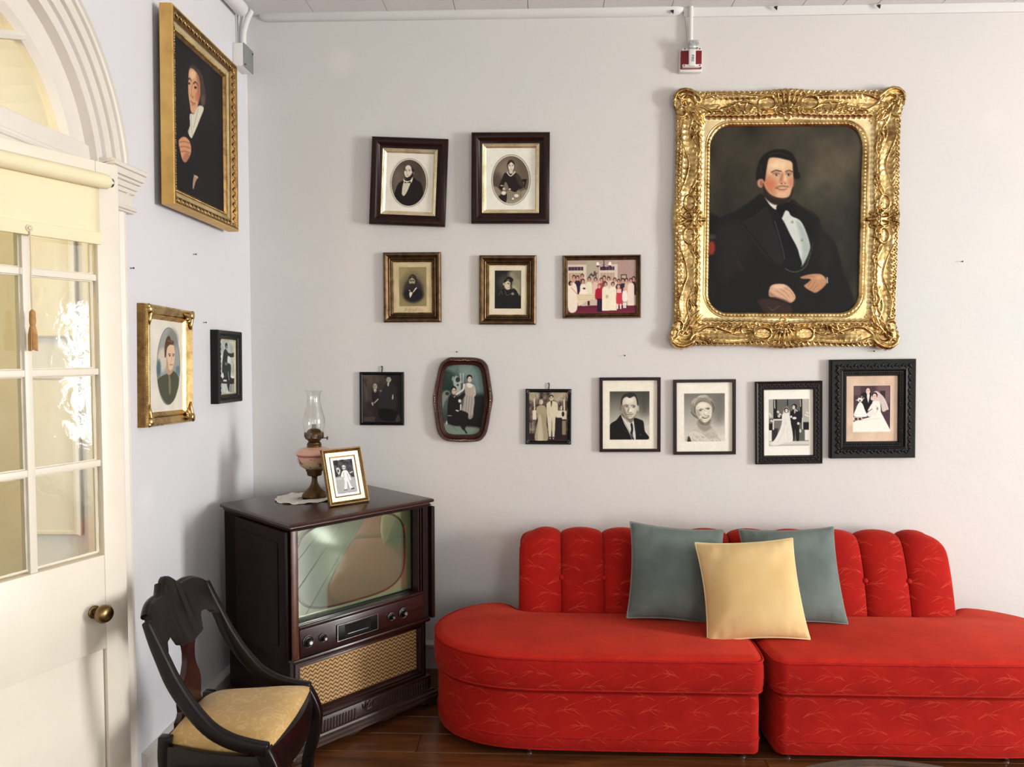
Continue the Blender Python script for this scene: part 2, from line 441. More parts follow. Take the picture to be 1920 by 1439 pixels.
# ================================================================ THE ROOM
def struct(o, label=None, cat=None):
    o['kind'] = 'structure'
    return tag(o, label, cat)

# floor of individual planks running along the back wall
sub = MB().box(XL - 1.7, XR + 0.3, YF - 0.3, 0.15, -0.12, -0.024).build('floor', mat('subfloor', (40, 24, 16), 0.8))
struct(sub, 'dark red-brown polished plank floor under the sofa and television', 'floor')
PW, y1, row = 0.148, -0.822 + 0.148 * 6, 0
plank_meshes = {}
while y1 > YF:
    cut = XL + 0.9 + ((row * 1.37) % 3.4)
    for xa, xb in ((XL, cut), (cut, XR)):
        ln = round(xb - xa, 3)
        ya, yb = y1 - PW + 0.0035, min(y1, 0.0)
        if yb - ya < 0.02: continue
        m = MB().box(-ln / 2 + 0.001, ln / 2 - 0.001, ya - y1, yb - y1, -0.022, 0.0)
        o = m.build('plank', PLANK, sub, bevel=0.0016, seg=1)
        o.location = ((xa + xb) / 2, y1, 0)
    y1 -= PW; row += 1

# ceiling boards running away from the camera
cl = MB().box(XL - 1.7, XR + 0.3, YF - 0.3, 0.15, ZC + 0.02, ZC + 0.12).build('ceiling', CEIL)
struct(cl, 'pale painted board ceiling above the picture wall', 'ceiling')
xb = XL
for k, wd in enumerate(2 * [0.34, 0.36, 0.33, 0.35, 0.36, 0.325, 0.285, 0.335, 0.19, 0.16, 0.3, 0.33, 0.34, 0.36, 0.34, 0.35]):
    if xb > XR: break
    b = MB().box(0.0012, wd - 0.0012, YF, 0, 0, 0.019).build('ceiling_board', CEIL, cl, bevel=0.001, seg=1)
    b.location = (xb, 0, ZC); xb += wd

wb = MB().box(XL - 0.3, 4.4, 0.0, 0.15, 0, ZC + 0.02).box(5.7, XR + 0.2, 0.0, 0.15, 0, ZC + 0.02).box(4.4, 5.7, 0.0, 0.15, 0, 0.65).box(4.4, 5.7, 0.0, 0.15, 2.1, ZC + 0.02).build('wall_back', WALL_B, smooth=0)
struct(wb, 'pale lavender-white plaster wall hung with framed portraits', 'wall')

# left wall with the arched opening
AY, AZ, AR, TW = -1.84, 2.13, 0.55, 0.30
mb = MB()
def wall_quad(ya, yb, za, zb, x=XL): mb.add([(x, ya, za), (x, yb, za), (x, yb, zb), (x, ya, zb)], [(0, 1, 2, 3)])
arc = [(AY + AR * math.cos(t), AZ + AR * math.sin(t)) for t in np.linspace(0, PI, 33)]
for x in (XL, XL - TW):
    wall_quad(AY + AR, 0, 0, ZC + 0.02, x); wall_quad(YF, AY - AR, 0, ZC + 0.02, x)
    for (a, b) in zip(arc[:-1], arc[1:]):
        mb.add([(x, a[0], a[1]), (x, b[0], b[1]), (x, b[0], ZC + 0.02), (x, a[0], ZC + 0.02)], [(0, 1, 2, 3)])
edge = [(AY + AR, 0)] + arc + [(AY - AR, 0)]
for a, b in zip(edge[:-1], edge[1:]):
    mb.add([(XL, a[0], a[1]), (XL, b[0], b[1]), (XL - TW, b[0], b[1]), (XL - TW, a[0], a[1])], [(0, 1, 2, 3)])
wl = mb.build('wall_left', WALL_L, smooth=0)
struct(wl, 'bluish-white plaster wall with an arched doorway', 'wall')
# right and front walls with the windows that light the room
def holed_wall(name, fixed, lo, hi, wins, axis, t0, t1, material):
    m = MB(); c = lo
    def seg(a, b, za, zb):
        if axis == 'x': m.box(t0, t1, a, b, za, zb)
        else: m.box(a, b, t0, t1, za, zb)
    for a, b, za, zb in wins:
        seg(c, a, 0, ZC + 0.02); seg(a, b, 0, za); seg(a, b, zb, ZC + 0.02); c = b
    seg(c, hi, 0, ZC + 0.02)
    o = m.build(name, material, smooth=0); struct(o); return o
wr = holed_wall('wall_right', XR, YF, 0, [(-5.6, -4.6, 0.5, 2.7), (-3.9, -2.7, 0.5, 2.7)], 'x', XR, XR + 0.15, WALL_B)
wf = holed_wall('wall_front', YF, XL - 0.3, XR + 0.2, [(-0.75, 0.35, 0.5, 2.6), (1.75, 2.85, 0.5, 2.6)], 'y', YF - 0.15, YF, WALL_B)
def sash(name, axis, fixed, a, b, za, zb):
    m = MB()
    def bar(p, q, z0, z1):
        if axis == 'x': m.box(fixed + 0.03, fixed + 0.07, p, q, z0, z1)
        else: m.box(p, q, fixed - 0.07, fixed - 0.03, z0, z1)
    for p in (a, b - 0.05, (a + b) / 2 - 0.012): bar(p, p + (0.05 if p != (a + b) / 2 - 0.012 else 0.024), za, zb)
    for k in range(6):
        z = za + (zb - za) * k / 5; bar(a, b, max(za, z - 0.014), min(zb, z + 0.014))
    struct(m.build(name, CREAM, smooth=0))
sash('window_2', 'x', XR, -5.6, -4.6, 0.5, 2.7); sash('window_3', 'x', XR, -3.9, -2.7, 0.5, 2.7)
sash('window_4', 'y', YF, -0.75, 0.35, 0.5, 2.6); sash('window_5', 'y', YF, 1.75, 2.85, 0.5, 2.6); sash('window_6', 'y', 0.06, 4.4, 5.7, 0.65, 2.1)

# baseboards
def prof_bar(name, pts, a, b, axis, material, label=None):
    m = MB()
    if axis == 'x': r = [[Vector((x, p[0], p[1])) for p in pts] for x in (a, b)]
    else: r = [[Vector((XL - p[0], y, p[1])) for p in pts] for y in (a, b)]
    o = m.rings(r).build(name, material, smooth=30); return struct(o, label, 'trim' if label else None)
BP = [(0, 0), (-0.02, 0), (-0.02, 0.105), (-0.026, 0.112), (-0.026, 0.122), (-0.014, 0.134), (0, 0.138)]
prof_bar('baseboard_back', BP, XL + 0.03, XR, 'x', BASEB, 'grey-white painted baseboard between the television and the sofa')
prof_bar('baseboard_left', BP, -1.12, 0, 'y', BASEB, 'pale painted baseboard behind the dark chair')
# rounded roll under the ceiling
def roll(y0r, n=10): return [(-0.0, ZC)] + [(-0.045 * math.cos(t), ZC - 0.008 - 0.045 * math.sin(t)) for t in np.linspace(0, PI / 2, n)]
xe = on(1, -0.02, 1283, 25).x
m = MB()
rr = [[Vector((x, -p[0] * s, ZC + (p[1] - ZC) * s)) for p in [(0, 0 + ZC)] + [(0.030 * math.cos(t), ZC - 0.036 * math.sin(t)) for t in np.linspace(0, PI / 2, 9)]]
      for x, s in ((XL + 0.07, 0.5), (XL + 0.1, 0.92), (xe - 0.09, 1.0), (xe - 0.05, 1.0), (xe - 0.02, 0.85), (xe, 0.5))]
o = m.rings(rr).build('trim_2', CEIL, smooth=50)
struct(o, 'rounded plaster roll under the ceiling left of the fire alarm', 'trim')
prof_bar('trim_3', [(0, ZC - 0.04), (-0.008, ZC - 0.04), (-0.014, ZC - 0.03), (-0.014, ZC), (0, ZC)], xe, XR, 'x', CEIL, 'flat painted fillet under the ceiling right of the fire alarm')
m = MB(); m.tube([(XL + 0.035, y, ZC - 0.034) for y in (-3.0, -0.5, -0.3, -0.155)], 0.034, 16)
struct(m.build('trim_4', CEIL, smooth=50), 'white round pipe-like roll along the left wall under the ceiling', 'trim')

# hall behind the doorway
hw = MB().box(-3.1, -3.0, -5, 0.6, 0, 3.4).build('wall_hall', HALLG, smooth=0); struct(hw)
for ya, yb, za, zb in ((-2.9, -2.35, 0.2, 0.95), (-2.9, -2.35, 1.1, 2.1), (-2.15, -1.6, 0.2, 0.95), (-2.15, -1.6, 1.1, 2.1), (-1.4, -0.85, 0.2, 0.95), (-1.4, -0.85, 1.1, 2.1)):
    pm = MB().box(-3.0, -2.985, ya - 0.1, yb + 0.1, za - 0.08, zb + 0.08).box(-2.985, -2.97, ya, yb, za, zb).build('hall_panel', CREAM, hw, bevel=0.006)
struct(MB().box(-3.0, XL - TW, -0.3, -0.2, 0, 3.4).build('wall_hall_end', HALLW, smooth=0))
struct(MB().box(-3.1, XL - TW, -5.1, -5, 0, 3.4).build('wall_hall_start', HALLW, smooth=0))

# ---------------------------------------------------------------- arched casing, pilasters, capital, transom bar
trim = empty('trim_1', (XL, AY, 0)); struct(trim, 'cream arched door casing with moulded pilaster and cornice', 'trim')
def arch_sweep(prof, n=48, a0=0.0, a1=PI):
    # prof: list of (radius, stand-off from wall); local origin at wall, arch centre
    return [[Vector((x, R * math.cos(t), AZ + R * math.sin(t))) for (R, x) in prof] for t in np.linspace(a0, a1, n)]
cas = [(0.53, -0.06), (0.53, 0.004), (0.562, 0.004), (0.564, -0.002), (0.569, -0.002), (0.571, 0.013), (0.606, 0.013), (0.608, 0.006), (0.612, 0.006), (0.614, 0.021), (0.646, 0.021), (0.648, 0.014), (0.652, 0.014), (0.655, 0.027), (0.662, 0.031), (0.670, 0.024), (0.673, 0.018), (0.678, 0.030), (0.692, 0.024), (0.698, 0.0)]
MB().rings(arch_sweep(cas)).build('arch_casing', CREAMW, trim, smooth=25)
for sg in (1, -1):
    m = MB()
    pr = [(0.53, -0.06), (0.53, 0.004), (0.575, 0.004), (0.58, 0.014), (0.60, 0.017), (0.61, 0.010), (0.63, 0.013), (0.643, 0.022), (0.656, 0.015), (0.666, 0.017), (0.671, 0.003), (0.69, 0.002), (0.698, 0.0)]
    m.rings([[Vector((x, sg * R, z)) for R, x in pr] for z in (0.0, 2.075)]).build('pilaster', CREAMW, trim, smooth=20)
    m = MB()
    for (za, zb, ex0) in ((2.07, 2.078, 0.018), (2.078, 2.09, 0.034), (2.09, 2.135, 0.008), (2.135, 2.15, 0.026), (2.15, 2.17, 0.04), (2.17, 2.182, 0.06), (2.182, 2.205, 0.078), (2.205, 2.22, 0.094), (2.22, 2.226, 0.07)):
        ex = ex0 * 0.42; a, b = sorted((sg * 0.53, sg * (0.692 + ex)))
        m.box(0, 0.022 + ex, a, b, za, zb)
    m.build('capital', CREAMW, trim, bevel=0.002, seg=1)
m = MB()
m.box(-0.10, -0.01, -0.53, 0.53, 2.165, 2.205).box(-0.10, -0.02, -0.53, 0.53, 2.205, 2.262).box(-0.10, -0.004, -0.53, 0.53, 2.182, 2.192)
m.build('transom_bar', CREAMW, trim, bevel=0.003, seg=1)

# panelled lining of the thick door jamb, seen through the glass
for k, (za, zb) in enumerate(((0.12, 0.86), (0.98, 1.52), (1.64, 2.10))):
    m = MB(); m.box(-0.285, -0.09, 0.532, 0.549, za, zb)
    pr = [(0.0, 0.532), (0.006, 0.526), (0.014, 0.526), (0.020, 0.531)]
    m.rings([[Vector((-0.285 + d, y, za + d)), Vector((-0.09 - d, y, za + d)), Vector((-0.09 - d, y, zb - d)), Vector((-0.285 + d, y, zb - d))] for d, y in pr], True, False, False)
    m.build('jamb_panel', CREAMW, trim, smooth=20)

# ---------------------------------------------------------------- fanlight
fan = empty('window_1', (XL, AY, 0)); struct(fan, 'half-round fanlight glowing yellow above the door', 'window')
MB().rings(arch_sweep([(0.435, -0.075), (0.435, -0.05), (0.445, -0.038), (0.452, -0.03), (0.53, -0.03), (0.53, -0.075)])).build('sash_frame', CREAMW, fan, smooth=25)
chord = [(0.262, 2.507), (0.13, 2.462), (0, 2.445), (-0.13, 2.462), (-0.262, 2.507)]
mm = MB()
mm.rings([[Vector((-0.075, y, z - 0.012)), Vector((-0.04, y, z - 0.012)), Vector((-0.034, y, z)), Vector((-0.04, y, z + 0.012)), Vector((-0.075, y, z + 0.012))] for y, z in chord]).build('muntin', CREAMW, fan)
low = [Vector((-0.06, 0.436 * math.cos(t), AZ + 0.436 * math.sin(t))) for t in np.linspace(0.31, 0.97, 14)]
lowp = low + [Vector((-0.06, y, z)) for y, z in chord[1:-1]] + [Vector((-0.06, -p.y, p.z)) for p in reversed(low)]
MB().add(lowp, [tuple(range(len(lowp)))]).build('pane', PANE, fan, smooth=0)
up = [Vector((-0.06, 0.436 * math.cos(t), AZ + 0.436 * math.sin(t))) for t in np.linspace(0.97, PI - 0.97, 20)]
upp = up + [Vector((-0.06, y, z)) for y, z in reversed(chord[1:-1])]
MB().add(upp, [tuple(range(len(upp)))]).build('pane', PANE, fan, smooth=0)

# ---------------------------------------------------------------- the door leaf, ajar
DA = math.radians(22.3); DD = Vector((math.sin(DA), math.cos(DA), 0)); DN = Vector((math.cos(DA), -math.sin(DA), 0))
DL = Vector((-1.275, -1.486, 0)); DWID = 0.57; DH = DL - DD * DWID
def ds(px, py, off=0.0):
    P = on_plane(DL + DN * off, DN, px, py); return (P - DH).dot(DD), P.z
door = empty('door_1', DH, (0, 0, PI / 2 - DA)); struct(door, 'cream glazed door standing ajar with brass knob', 'door')
S1 = ds(188, 690)[0]; SM = ds(56, 690)[0]; PWD = S1 - SM - 0.012; S0 = SM - 0.012 - PWD
ROWS = [0.985, 1.262, 1.535, 1.812, 2.088]
ZT = 2.155
def dbox(name, x0, x1, z0, z1, y0=0.0, y1=0.044, m=CREAM, bev=0.003, parent=None):
    return MB().box(x0, x1, y0, y1, z0, z1).build(name, m, parent or door, bevel=bev, seg=2)
dbox('stile', S1, DWID, 0.012, ZT); dbox('stile', 0, S0, 0.012, ZT)
dbox('rail', S0, S1, ROWS[-1], ZT); dbox('rail', S0, S1, 0.70, ROWS[0]); dbox('rail', S0, S1, 0.012, 0.2)
pan = MB().box(S0 + 0.004, S1 - 0.004, 0.012, 0.03, 0.2, 0.70).build('panel', CREAM, door)
dbox('muntin', SM - 0.011, SM + 0.011, ROWS[0], ROWS[-1], 0.004, 0.04)
for z in ROWS[1:-1]:
    dbox('muntin', S0, S1, z - 0.010, z + 0.010, 0.006, 0.038)
for r in range(4):
    for a, b in ((S0, SM), (SM, S1)):
        g = MB().box(a + 0.012, b - 0.012, 0.020, 0.0225, ROWS[r] + 0.011, ROWS[r + 1] - 0.011).build('pane', PANE, door, smooth=0)
        # putty bead left uneven by hand
        m = MB(); aa, bb, za, zb = a + 0.0105, b - 0.0105, ROWS[r] + 0.0095, ROWS[r + 1] - 0.0095
        for (p, q) in (((aa, za), (bb, za)), ((bb, za), (bb, zb)), ((bb, zb), (aa, zb)), ((aa, zb), (aa, za))):
            pts = [(p[0] + (q[0] - p[0]) * k / 9, 0.017, p[1] + (q[1] - p[1]) * k / 9) for k in range(10)]
            m.tube(pts, [0.0035 + 0.0016 * random.random() for _ in pts], 5)
        m.build('putty', CREAM, door, smooth=60)
# knob
ks, kz = ds(176, 1148)
T = Matrix.Translation((ks, 0, kz)) @ Matrix.Rotation(PI / 2, 4, 'X')
kn = MB().lathe([(0.0, 0.062), (0.012, 0.062), (0.022, 0.057), (0.0275, 0.047), (0.026, 0.036), (0.018, 0.028), (0.010, 0.022), (0.009, 0.012), (0.010, 0.006)], 28, T, True, False).build('knob', BRASSD, door, smooth=60)
MB().lathe([(0.019, 0.0), (0.019, 0.004), (0.013, 0.008), (0.008, 0.008)], 24, T).build('rosette', BRASSD, kn)

# second leaf of the pair, beyond the left edge of the view
d2 = copy_tree(door); d2.name = 'door_2'
d2.location = (XL - 0.05, AY - 0.52, 0); d2.rotation_euler = (0, 0, PI / 2 + math.radians(4))
for ch in list(d2.children):
    ch.scale = (0.9, 1, 1) if not ch.name.startswith('knob') else (1, 1, 1)
    if ch.name.startswith('knob'):
        for g in list(ch.children): bpy.data.objects.remove(g)
        bpy.data.objects.remove(ch)
d2['label'] = 'second cream glazed leaf of the arched doorway'; 

# ---------------------------------------------------------------- roller shade on the door
sh = empty('roller_shade', DH + Vector((0, 0, 1.9)), (0, 0, PI / 2 - DA), 'cream roller shade rolled halfway down the glazed door, tasselled cord hanging', 'shade')
RZ = ds(200, 341, 0.035)[1] - 1.9
sr = ds(187, 400, 0.02)[0]; se = ds(208, 341, 0.035)[0]
Tx = Matrix.Translation((0.004, -0.032, RZ)) @ Matrix.Rotation(PI / 2, 4, 'Y')
MB().lathe([(0.0, 0.0), (0.021, 0.0), (0.0225, 0.01), (0.0225, se - 0.03), (0.021, se - 0.016), (0.0155, se - 0.008)], 28, Tx).build('roll', SHADEC, sh, smooth=40)
MB().lathe([(0.011, se - 0.012), (0.0135, se - 0.006), (0.0135, se), (0.006, se + 0.001)], 20, Tx).build('end_cap', STEEL, sh)
ZB = ds(187, 458, 0.02)[1] - 1.9
cloth = [[Vector((x, -0.0195 + 0.002 * math.sin(x * 30) * (k / 8), RZ + (ZB - RZ) * k / 8)) for x in np.linspace(0.01, sr, 14)] for k in range(9)]
co = MB().grid(cloth).build('cloth', SHADEC, sh, smooth=60)
so = co.modifiers.new('thick', 'SOLIDIFY'); so.thickness = 0.0012
MB().box(0.01, sr + 0.001, -0.0245, -0.0155, ZB - 0.002, ZB + 0.034).build('hem', SHADEC, sh, bevel=0.003)
cs, cz = ds(54, 428, 0.024); cz -= 1.9
Tr = Matrix.Translation((cs, -0.026, cz)) @ Matrix.Rotation(PI / 2, 4, 'X')
ring = [Tr @ Vector((0.0075 * math.cos(t), 0.0075 * math.sin(t), 0)) for t in np.linspace(0, 2 * PI, 16, endpoint=False)]
MB().tube(ring, 0.0026, 8, True).lathe([(0.004, -0.002), (0.004, 0.003), (0.0, 0.005)], 12, Tr).build('cord_eyelet', CORD, sh, smooth=60)
tz0 = ds(54, 584, 0.03)[1] - 1.9; tz1 = ds(54, 659, 0.03)[1] - 1.9
MB().tube([(cs + 0.001 * math.sin(k), -0.029, cz - 0.006 + (tz0 + 0.0 - cz) * k / 7) for k in range(8)], 0.0021, 6).build('cord', CORD, sh)
th = tz0 - tz1
tas = MB().lathe([(0.0, 0.006), (0.004, 0.004), (0.0075, -0.002), (0.0085, -0.25 * th), (0.0065, -0.38 * th), (0.0075, -0.42 * th), (0.0, -0.42 * th)], 16, Matrix.Translation((cs, -0.029, tz0))).build('tassel', TASS, sh)
m = MB()
for k in range(22):
    a = 2 * PI * k / 22; r0 = 0.0062; r1 = 0.0092 + 0.0015 * random.random()
    m.tube([(cs + r0 * math.cos(a), -0.029 + r0 * math.sin(a), tz0 - 0.38 * th), (cs + r1 * math.cos(a), -0.029 + r1 * math.sin(a), tz0 - 0.6 * th), (cs + r1 * math.cos(a), -0.029 + r1 * math.sin(a), tz1 + 0.004 * random.random())], 0.0016, 5)
fr = m.build('fringe', TASS, tas); fr['kind'] = 'stuff'

# ---------------------------------------------------------------- small fixtures on the walls and ceiling
def wbox(px0, py0, px1, py1, y):
    a = on(1, y, px0, py0); b = on(1, y, px1, py1); return a.x, b.x, b.z, a.z
# fire alarm
x0, x1, z0, z1 = wbox(1275.5, 93, 1317, 133, -0.04)
fa = empty('fire_alarm', ((x0 + x1) / 2, 0, (z0 + z1) / 2), (0, 0, 0), 'red and white fire alarm strobe below the ceiling above the gilt portrait', 'alarm')
hw_, hh = (x1 - x0) / 2, (z1 - z0) / 2
MB().box(-hw_, hw_, -0.028, 0, -hh, hh * 1.02).build('back_box', WHITEP, fa, bevel=0.004)
MB().box(-hw_ * 0.94, hw_ * 0.94, -0.040, -0.028, -hh * 0.78, hh * 0.9).build('sounder', REDP, fa, bevel=0.003)
m = MB(); m.box(-0.014, 0.018, -0.056, -0.036, -hh * 0.62, hh * 0.95)
m.box(-hw_ * 0.82, hw_ * 0.92, -0.048, -0.038, -hh * 0.66, -hh * 0.40)
m.box(-hw_ * 0.86, hw_ * 0.9, -0.046, -0.038, hh * 0.86, hh * 1.1)
m.build('bracket', WHITEP, fa, bevel=0.004)
lens = MB().box(-0.016, 0.03, -0.072, -0.03, hh * 0.94, hh * 1.68)
lens.build('strobe_lens', mat('clear_lens', (196, 200, 200), 0.12, 0.6, var=0.4, vscale=70), fa, bevel=0.006)
MB().box(-hw_ * 0.8, hw_ * 0.74, -0.0408, -0.0395, -hh * 0.72, -hh * 0.68).build('label_strip', WHITEP, fa)
m = MB()
for sx, sz in ((-0.62, 0.98), (0.72, 0.98), (-0.66, -0.54), (0.74, -0.54)):
    m.lathe([(0.003, 0), (0.003, 0.002)], 10, Matrix.Translation((hw_ * sx, -0.048, hh * sz)) @ Matrix.Rotation(PI / 2, 4, 'X'))
m.build('screw', IRON, fa)['kind'] = 'stuff'
fc = bpy.data.curves.new('lettering', 'FONT'); fc.body = 'FIRE'; fc.size = 0.018; fc.align_x = 'CENTER'; fc.align_y = 'CENTER'; fc.extrude = 0.0003
tmp = bpy.data.objects.new('lettering_curve', fc); C.objects.link(tmp)
bpy.context.view_layer.update()
lme = bpy.data.meshes.new_from_object(tmp.evaluated_get(bpy.context.evaluated_depsgraph_get()))
bpy.data.objects.remove(tmp)
lt = link('lettering', lme, None, fa); lme.materials.clear(); lme.materials.append(INK); lt['kind'] = 'stuff'
lt.matrix_local = Matrix.Translation((0.003, -0.0565, hh * 0.08)) @ Matrix.Rotation(PI / 2, 4, 'X') @ Matrix.Rotation(-PI / 2, 4, 'Z')
# conduit feeding it
cx = on(1, -0.02, 1295, 50).x
cd = empty('alarm_conduit', (cx, 0, ZC), (0, 0, 0), 'thin white vertical conduit above the fire alarm', 'conduit')
MB().tube([(0, -0.022, 0.0), (0, -0.022, z1 - ZC + 0.02)], 0.0105, 12).build('pipe', WHITEP, cd)
MB().tube([(-0.02, -0.006, -0.03), (-0.012, -0.006, -0.09), (-0.006, -0.006, -0.15), (-0.012, -0.006, z1 - ZC + 0.0)], 0.005, 8).build('cable', WHITEP, cd)
# junction box in the left corner
jb = empty('junction_box', (XL, -0.115, 2.985), (0, 0, 0), 'white junction box with grey cover in the left corner below the ceiling', 'box')
MB().box(0, 0.052, -0.065, 0.05, -0.055, 0.05).build('box_body', WHITEP, jb, bevel=0.003)
MB().box(0.052, 0.056, -0.066, 0.051, -0.056, 0.051).build('cover_plate', GREYM, jb, bevel=0.001)
m = MB()
for y, z in ((0.04, 0.036), (-0.055, -0.046)): m.lathe([(0.004, 0), (0.004, 0.003)], 10, Matrix.Translation((0.056, y, z)) @ Matrix.Rotation(PI / 2, 4, 'Y'))
m.build('screw', IRON, jb)['kind'] = 'stuff'
cb = empty('junction_cable', (XL, -0.06, 3.03), (0, 0, 0), 'thick white cable dropping from the ceiling corner to the junction box', 'cable')
MB().tube(catmull([(0.022, -0.04, 0.0), (0.022, -0.036, 0.08), (0.034, -0.02, 0.15), (0.046, 0.0, 0.2)], 6), 0.014, 10).build('sheath', WHITEP, cb, smooth=60)
MB().tube([(0.012, -0.075, 0.0), (0.012, -0.082, 0.19)], 0.004, 6).build('wire', GREYM, cb)

# hooks, nails
def nail(px, py, label, name='nail', L=0.014, hook=False, cat='nail'):
    left = px < 440
    p = on(0, XL, px, py) if left else on(1, 0.0, px, py)
    e = empty(name, p, (0, 0, PI / 2) if left else (0, 0, 0), label, cat)
    T = Matrix.Rotation(PI / 2, 4, 'X')
    m = MB().lathe([(0.0014, 0.0), (0.0014, L - 0.002), (0.0036, L - 0.0015), (0.0036, L), (0.0, L + 0.0005)], 10, T)
    m.build('shank', IRON, e, smooth=60)
    if hook:
        MB().tube([(0, -0.006, 0.008), (0.0015, -0.01, 0.0), (0, -0.012, -0.014), (0, -0.018, -0.018), (0, -0.02, -0.010)], 0.0018, 6).build('hook_wire', IRON, e)
    return e
nail(857, 660, 'bare nail above the eight-sided oval frame')
nail(1171, 667, 'bare nail above the dark-framed man with striped tie')
nail(1637, 659, 'bare nail just under the right end of the gilt frame')
nail(362, 477, 'small dark nail on the left wall under the large gilt portrait')
nail(244, 503, 'tiny dark nail beside the door casing')
nail(1802, 491, 'tiny nail far right on the bare wall')
nail(381, 605, 'tiny nail left above the small black frame in the corner')
def clip(px, py, label):
    p = on(1, -0.03, px, py)
    e = MB().add([(-0.010, 0, 0.006), (0.006, 0, 0.008), (0.005, 0, -0.010), (-0.008, -0.012, 0.005), (0.005, -0.012, 0.006), (0.004, -0.012, -0.007)],
                 [(0, 1, 2), (3, 5, 4), (0, 3, 4, 1), (1, 4, 5, 2), (2, 5, 3, 0)]).build('ceiling_clip', IRON, None, smooth=0)
    e.location = (p.x, -0.026, p.z); tag(e, label, 'clip')
clip(1261, 22, 'dark metal clip under the ceiling beside the alarm conduit')
clip(1455, 15, 'dark metal clip under the ceiling above the gilt portrait')
clip(1648, 12, 'dark metal clip under the ceiling, rightmost of the three')
# ================================================================ CONSOLE TELEVISION
tv = empty('television', (-0.955, -0.897, 0), (0, 0, math.radians(48)), 'dark mahogany console television with herringbone speaker cloth standing in the corner', 'television')
TWD, TD = 0.68, 0.56
def tbox(name, x0, x1, y0, y1, z0, z1, m=MAHOG, bev=0.004, parent=tv, seg=2):
    return MB().box(x0, x1, y0, y1, z0, z1).build(name, m, parent, bevel=bev, seg=seg)
# top with a moulded edge
m = MB(); rr = []
for o_, z in ((0.004, 0.902), (0.012, 0.906), (0.006, 0.911), (0.006, 0.915), (0.018, 0.919), (0.02, 0.927), (0.016, 0.933), (0.008, 0.9355)):
    rr.append([Vector((-o_, -o_, z)), Vector((TWD + o_, -o_, z)), Vector((TWD + o_, TD, z)), Vector((-o_, TD, z))])
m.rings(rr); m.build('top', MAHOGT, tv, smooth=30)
# upper case: shell around the screen recess
OX0, OX1, OZ0, OZ1 = 0.028, 0.650, 0.515, 0.897
m = MB(); m.box(0, OX0, 0, TD, 0.385, 0.902).box(OX1, TWD, 0, TD, 0.385, 0.902).box(OX0, OX1, 0.10, TD, 0.385, 0.902).box(OX0, OX1, 0, 0.10, OZ1, 0.902).box(OX0, OX1, 0.0, 0.10, 0.385, OZ0)
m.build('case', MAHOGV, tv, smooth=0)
# screen surround, tube and glass
MB().box(OX0, OX1, 0.086, 0.099, OZ0, OZ1).build('screen_mask', mat('screen_mask', (150, 156, 124), 0.5, var=0.06, vscale=4), tv)
def sup(cx, cz, a, b, n, k, y): return [Vector((cx + a * math.copysign(abs(math.cos(t)) ** (2 / n), math.cos(t)), y, cz + b * math.copysign(abs(math.sin(t)) ** (2 / n), math.sin(t)))) for t in np.linspace(0, 2 * PI, k, endpoint=False)]
TCX, TCZ, TA, TB = 0.338, 0.712, 0.272, 0.178
m = MB(); m.rings([sup(TCX, TCZ, TA * f, TB * f, 3.6, 64, 0.086 - 0.026 * (1 - f * f) - 0.004) for f in (1, 0.97, 0.9, 0.75, 0.55, 0.3, 0.08)], True, False, True)
m.build('picture_tube', mat('picture_tube', (122, 134, 118), 0.18, var=0.04, vscale=3), tv, smooth=60)
m = MB(); m.tube(sup(TCX, TCZ, TA * 1.005, TB * 1.005, 3.6, 72, 0.083), 0.005, 8, True)
m.build('tube_gasket', mat('gasket', (34, 26, 26), 0.5), tv, smooth=60)
MB().box(OX0 + 0.002, OX1 - 0.002, 0.046, 0.049, OZ0 + 0.002, OZ1 - 0.002).build('safety_glass', TVGL, tv, smooth=0)
m = MB()
for x in (OX1 - 0.010, OX1 - 0.024): m.box(x, x + 0.006, 0.004, 0.044, OZ0, OZ1)
m.build('recess_moulding', MAHOG, tv, bevel=0.0015, seg=1)
m = MB(); m.box(OX0, OX1, -0.006, 0.012, OZ0 - 0.006, OZ0 + 0.006).box(OX0, OX1, 0.006, 0.046, OZ0 - 0.01, OZ0 + 0.001)
m.build('sill', MAHOG, tv, bevel=0.003)
tbox('edge_strip', -0.003, 0.027, -0.006, 0.004, 0.388, 0.902, m_wood('worn_edge', (46, 20, 16), (104, 62, 46), 0.35, (8, 8, 2)))
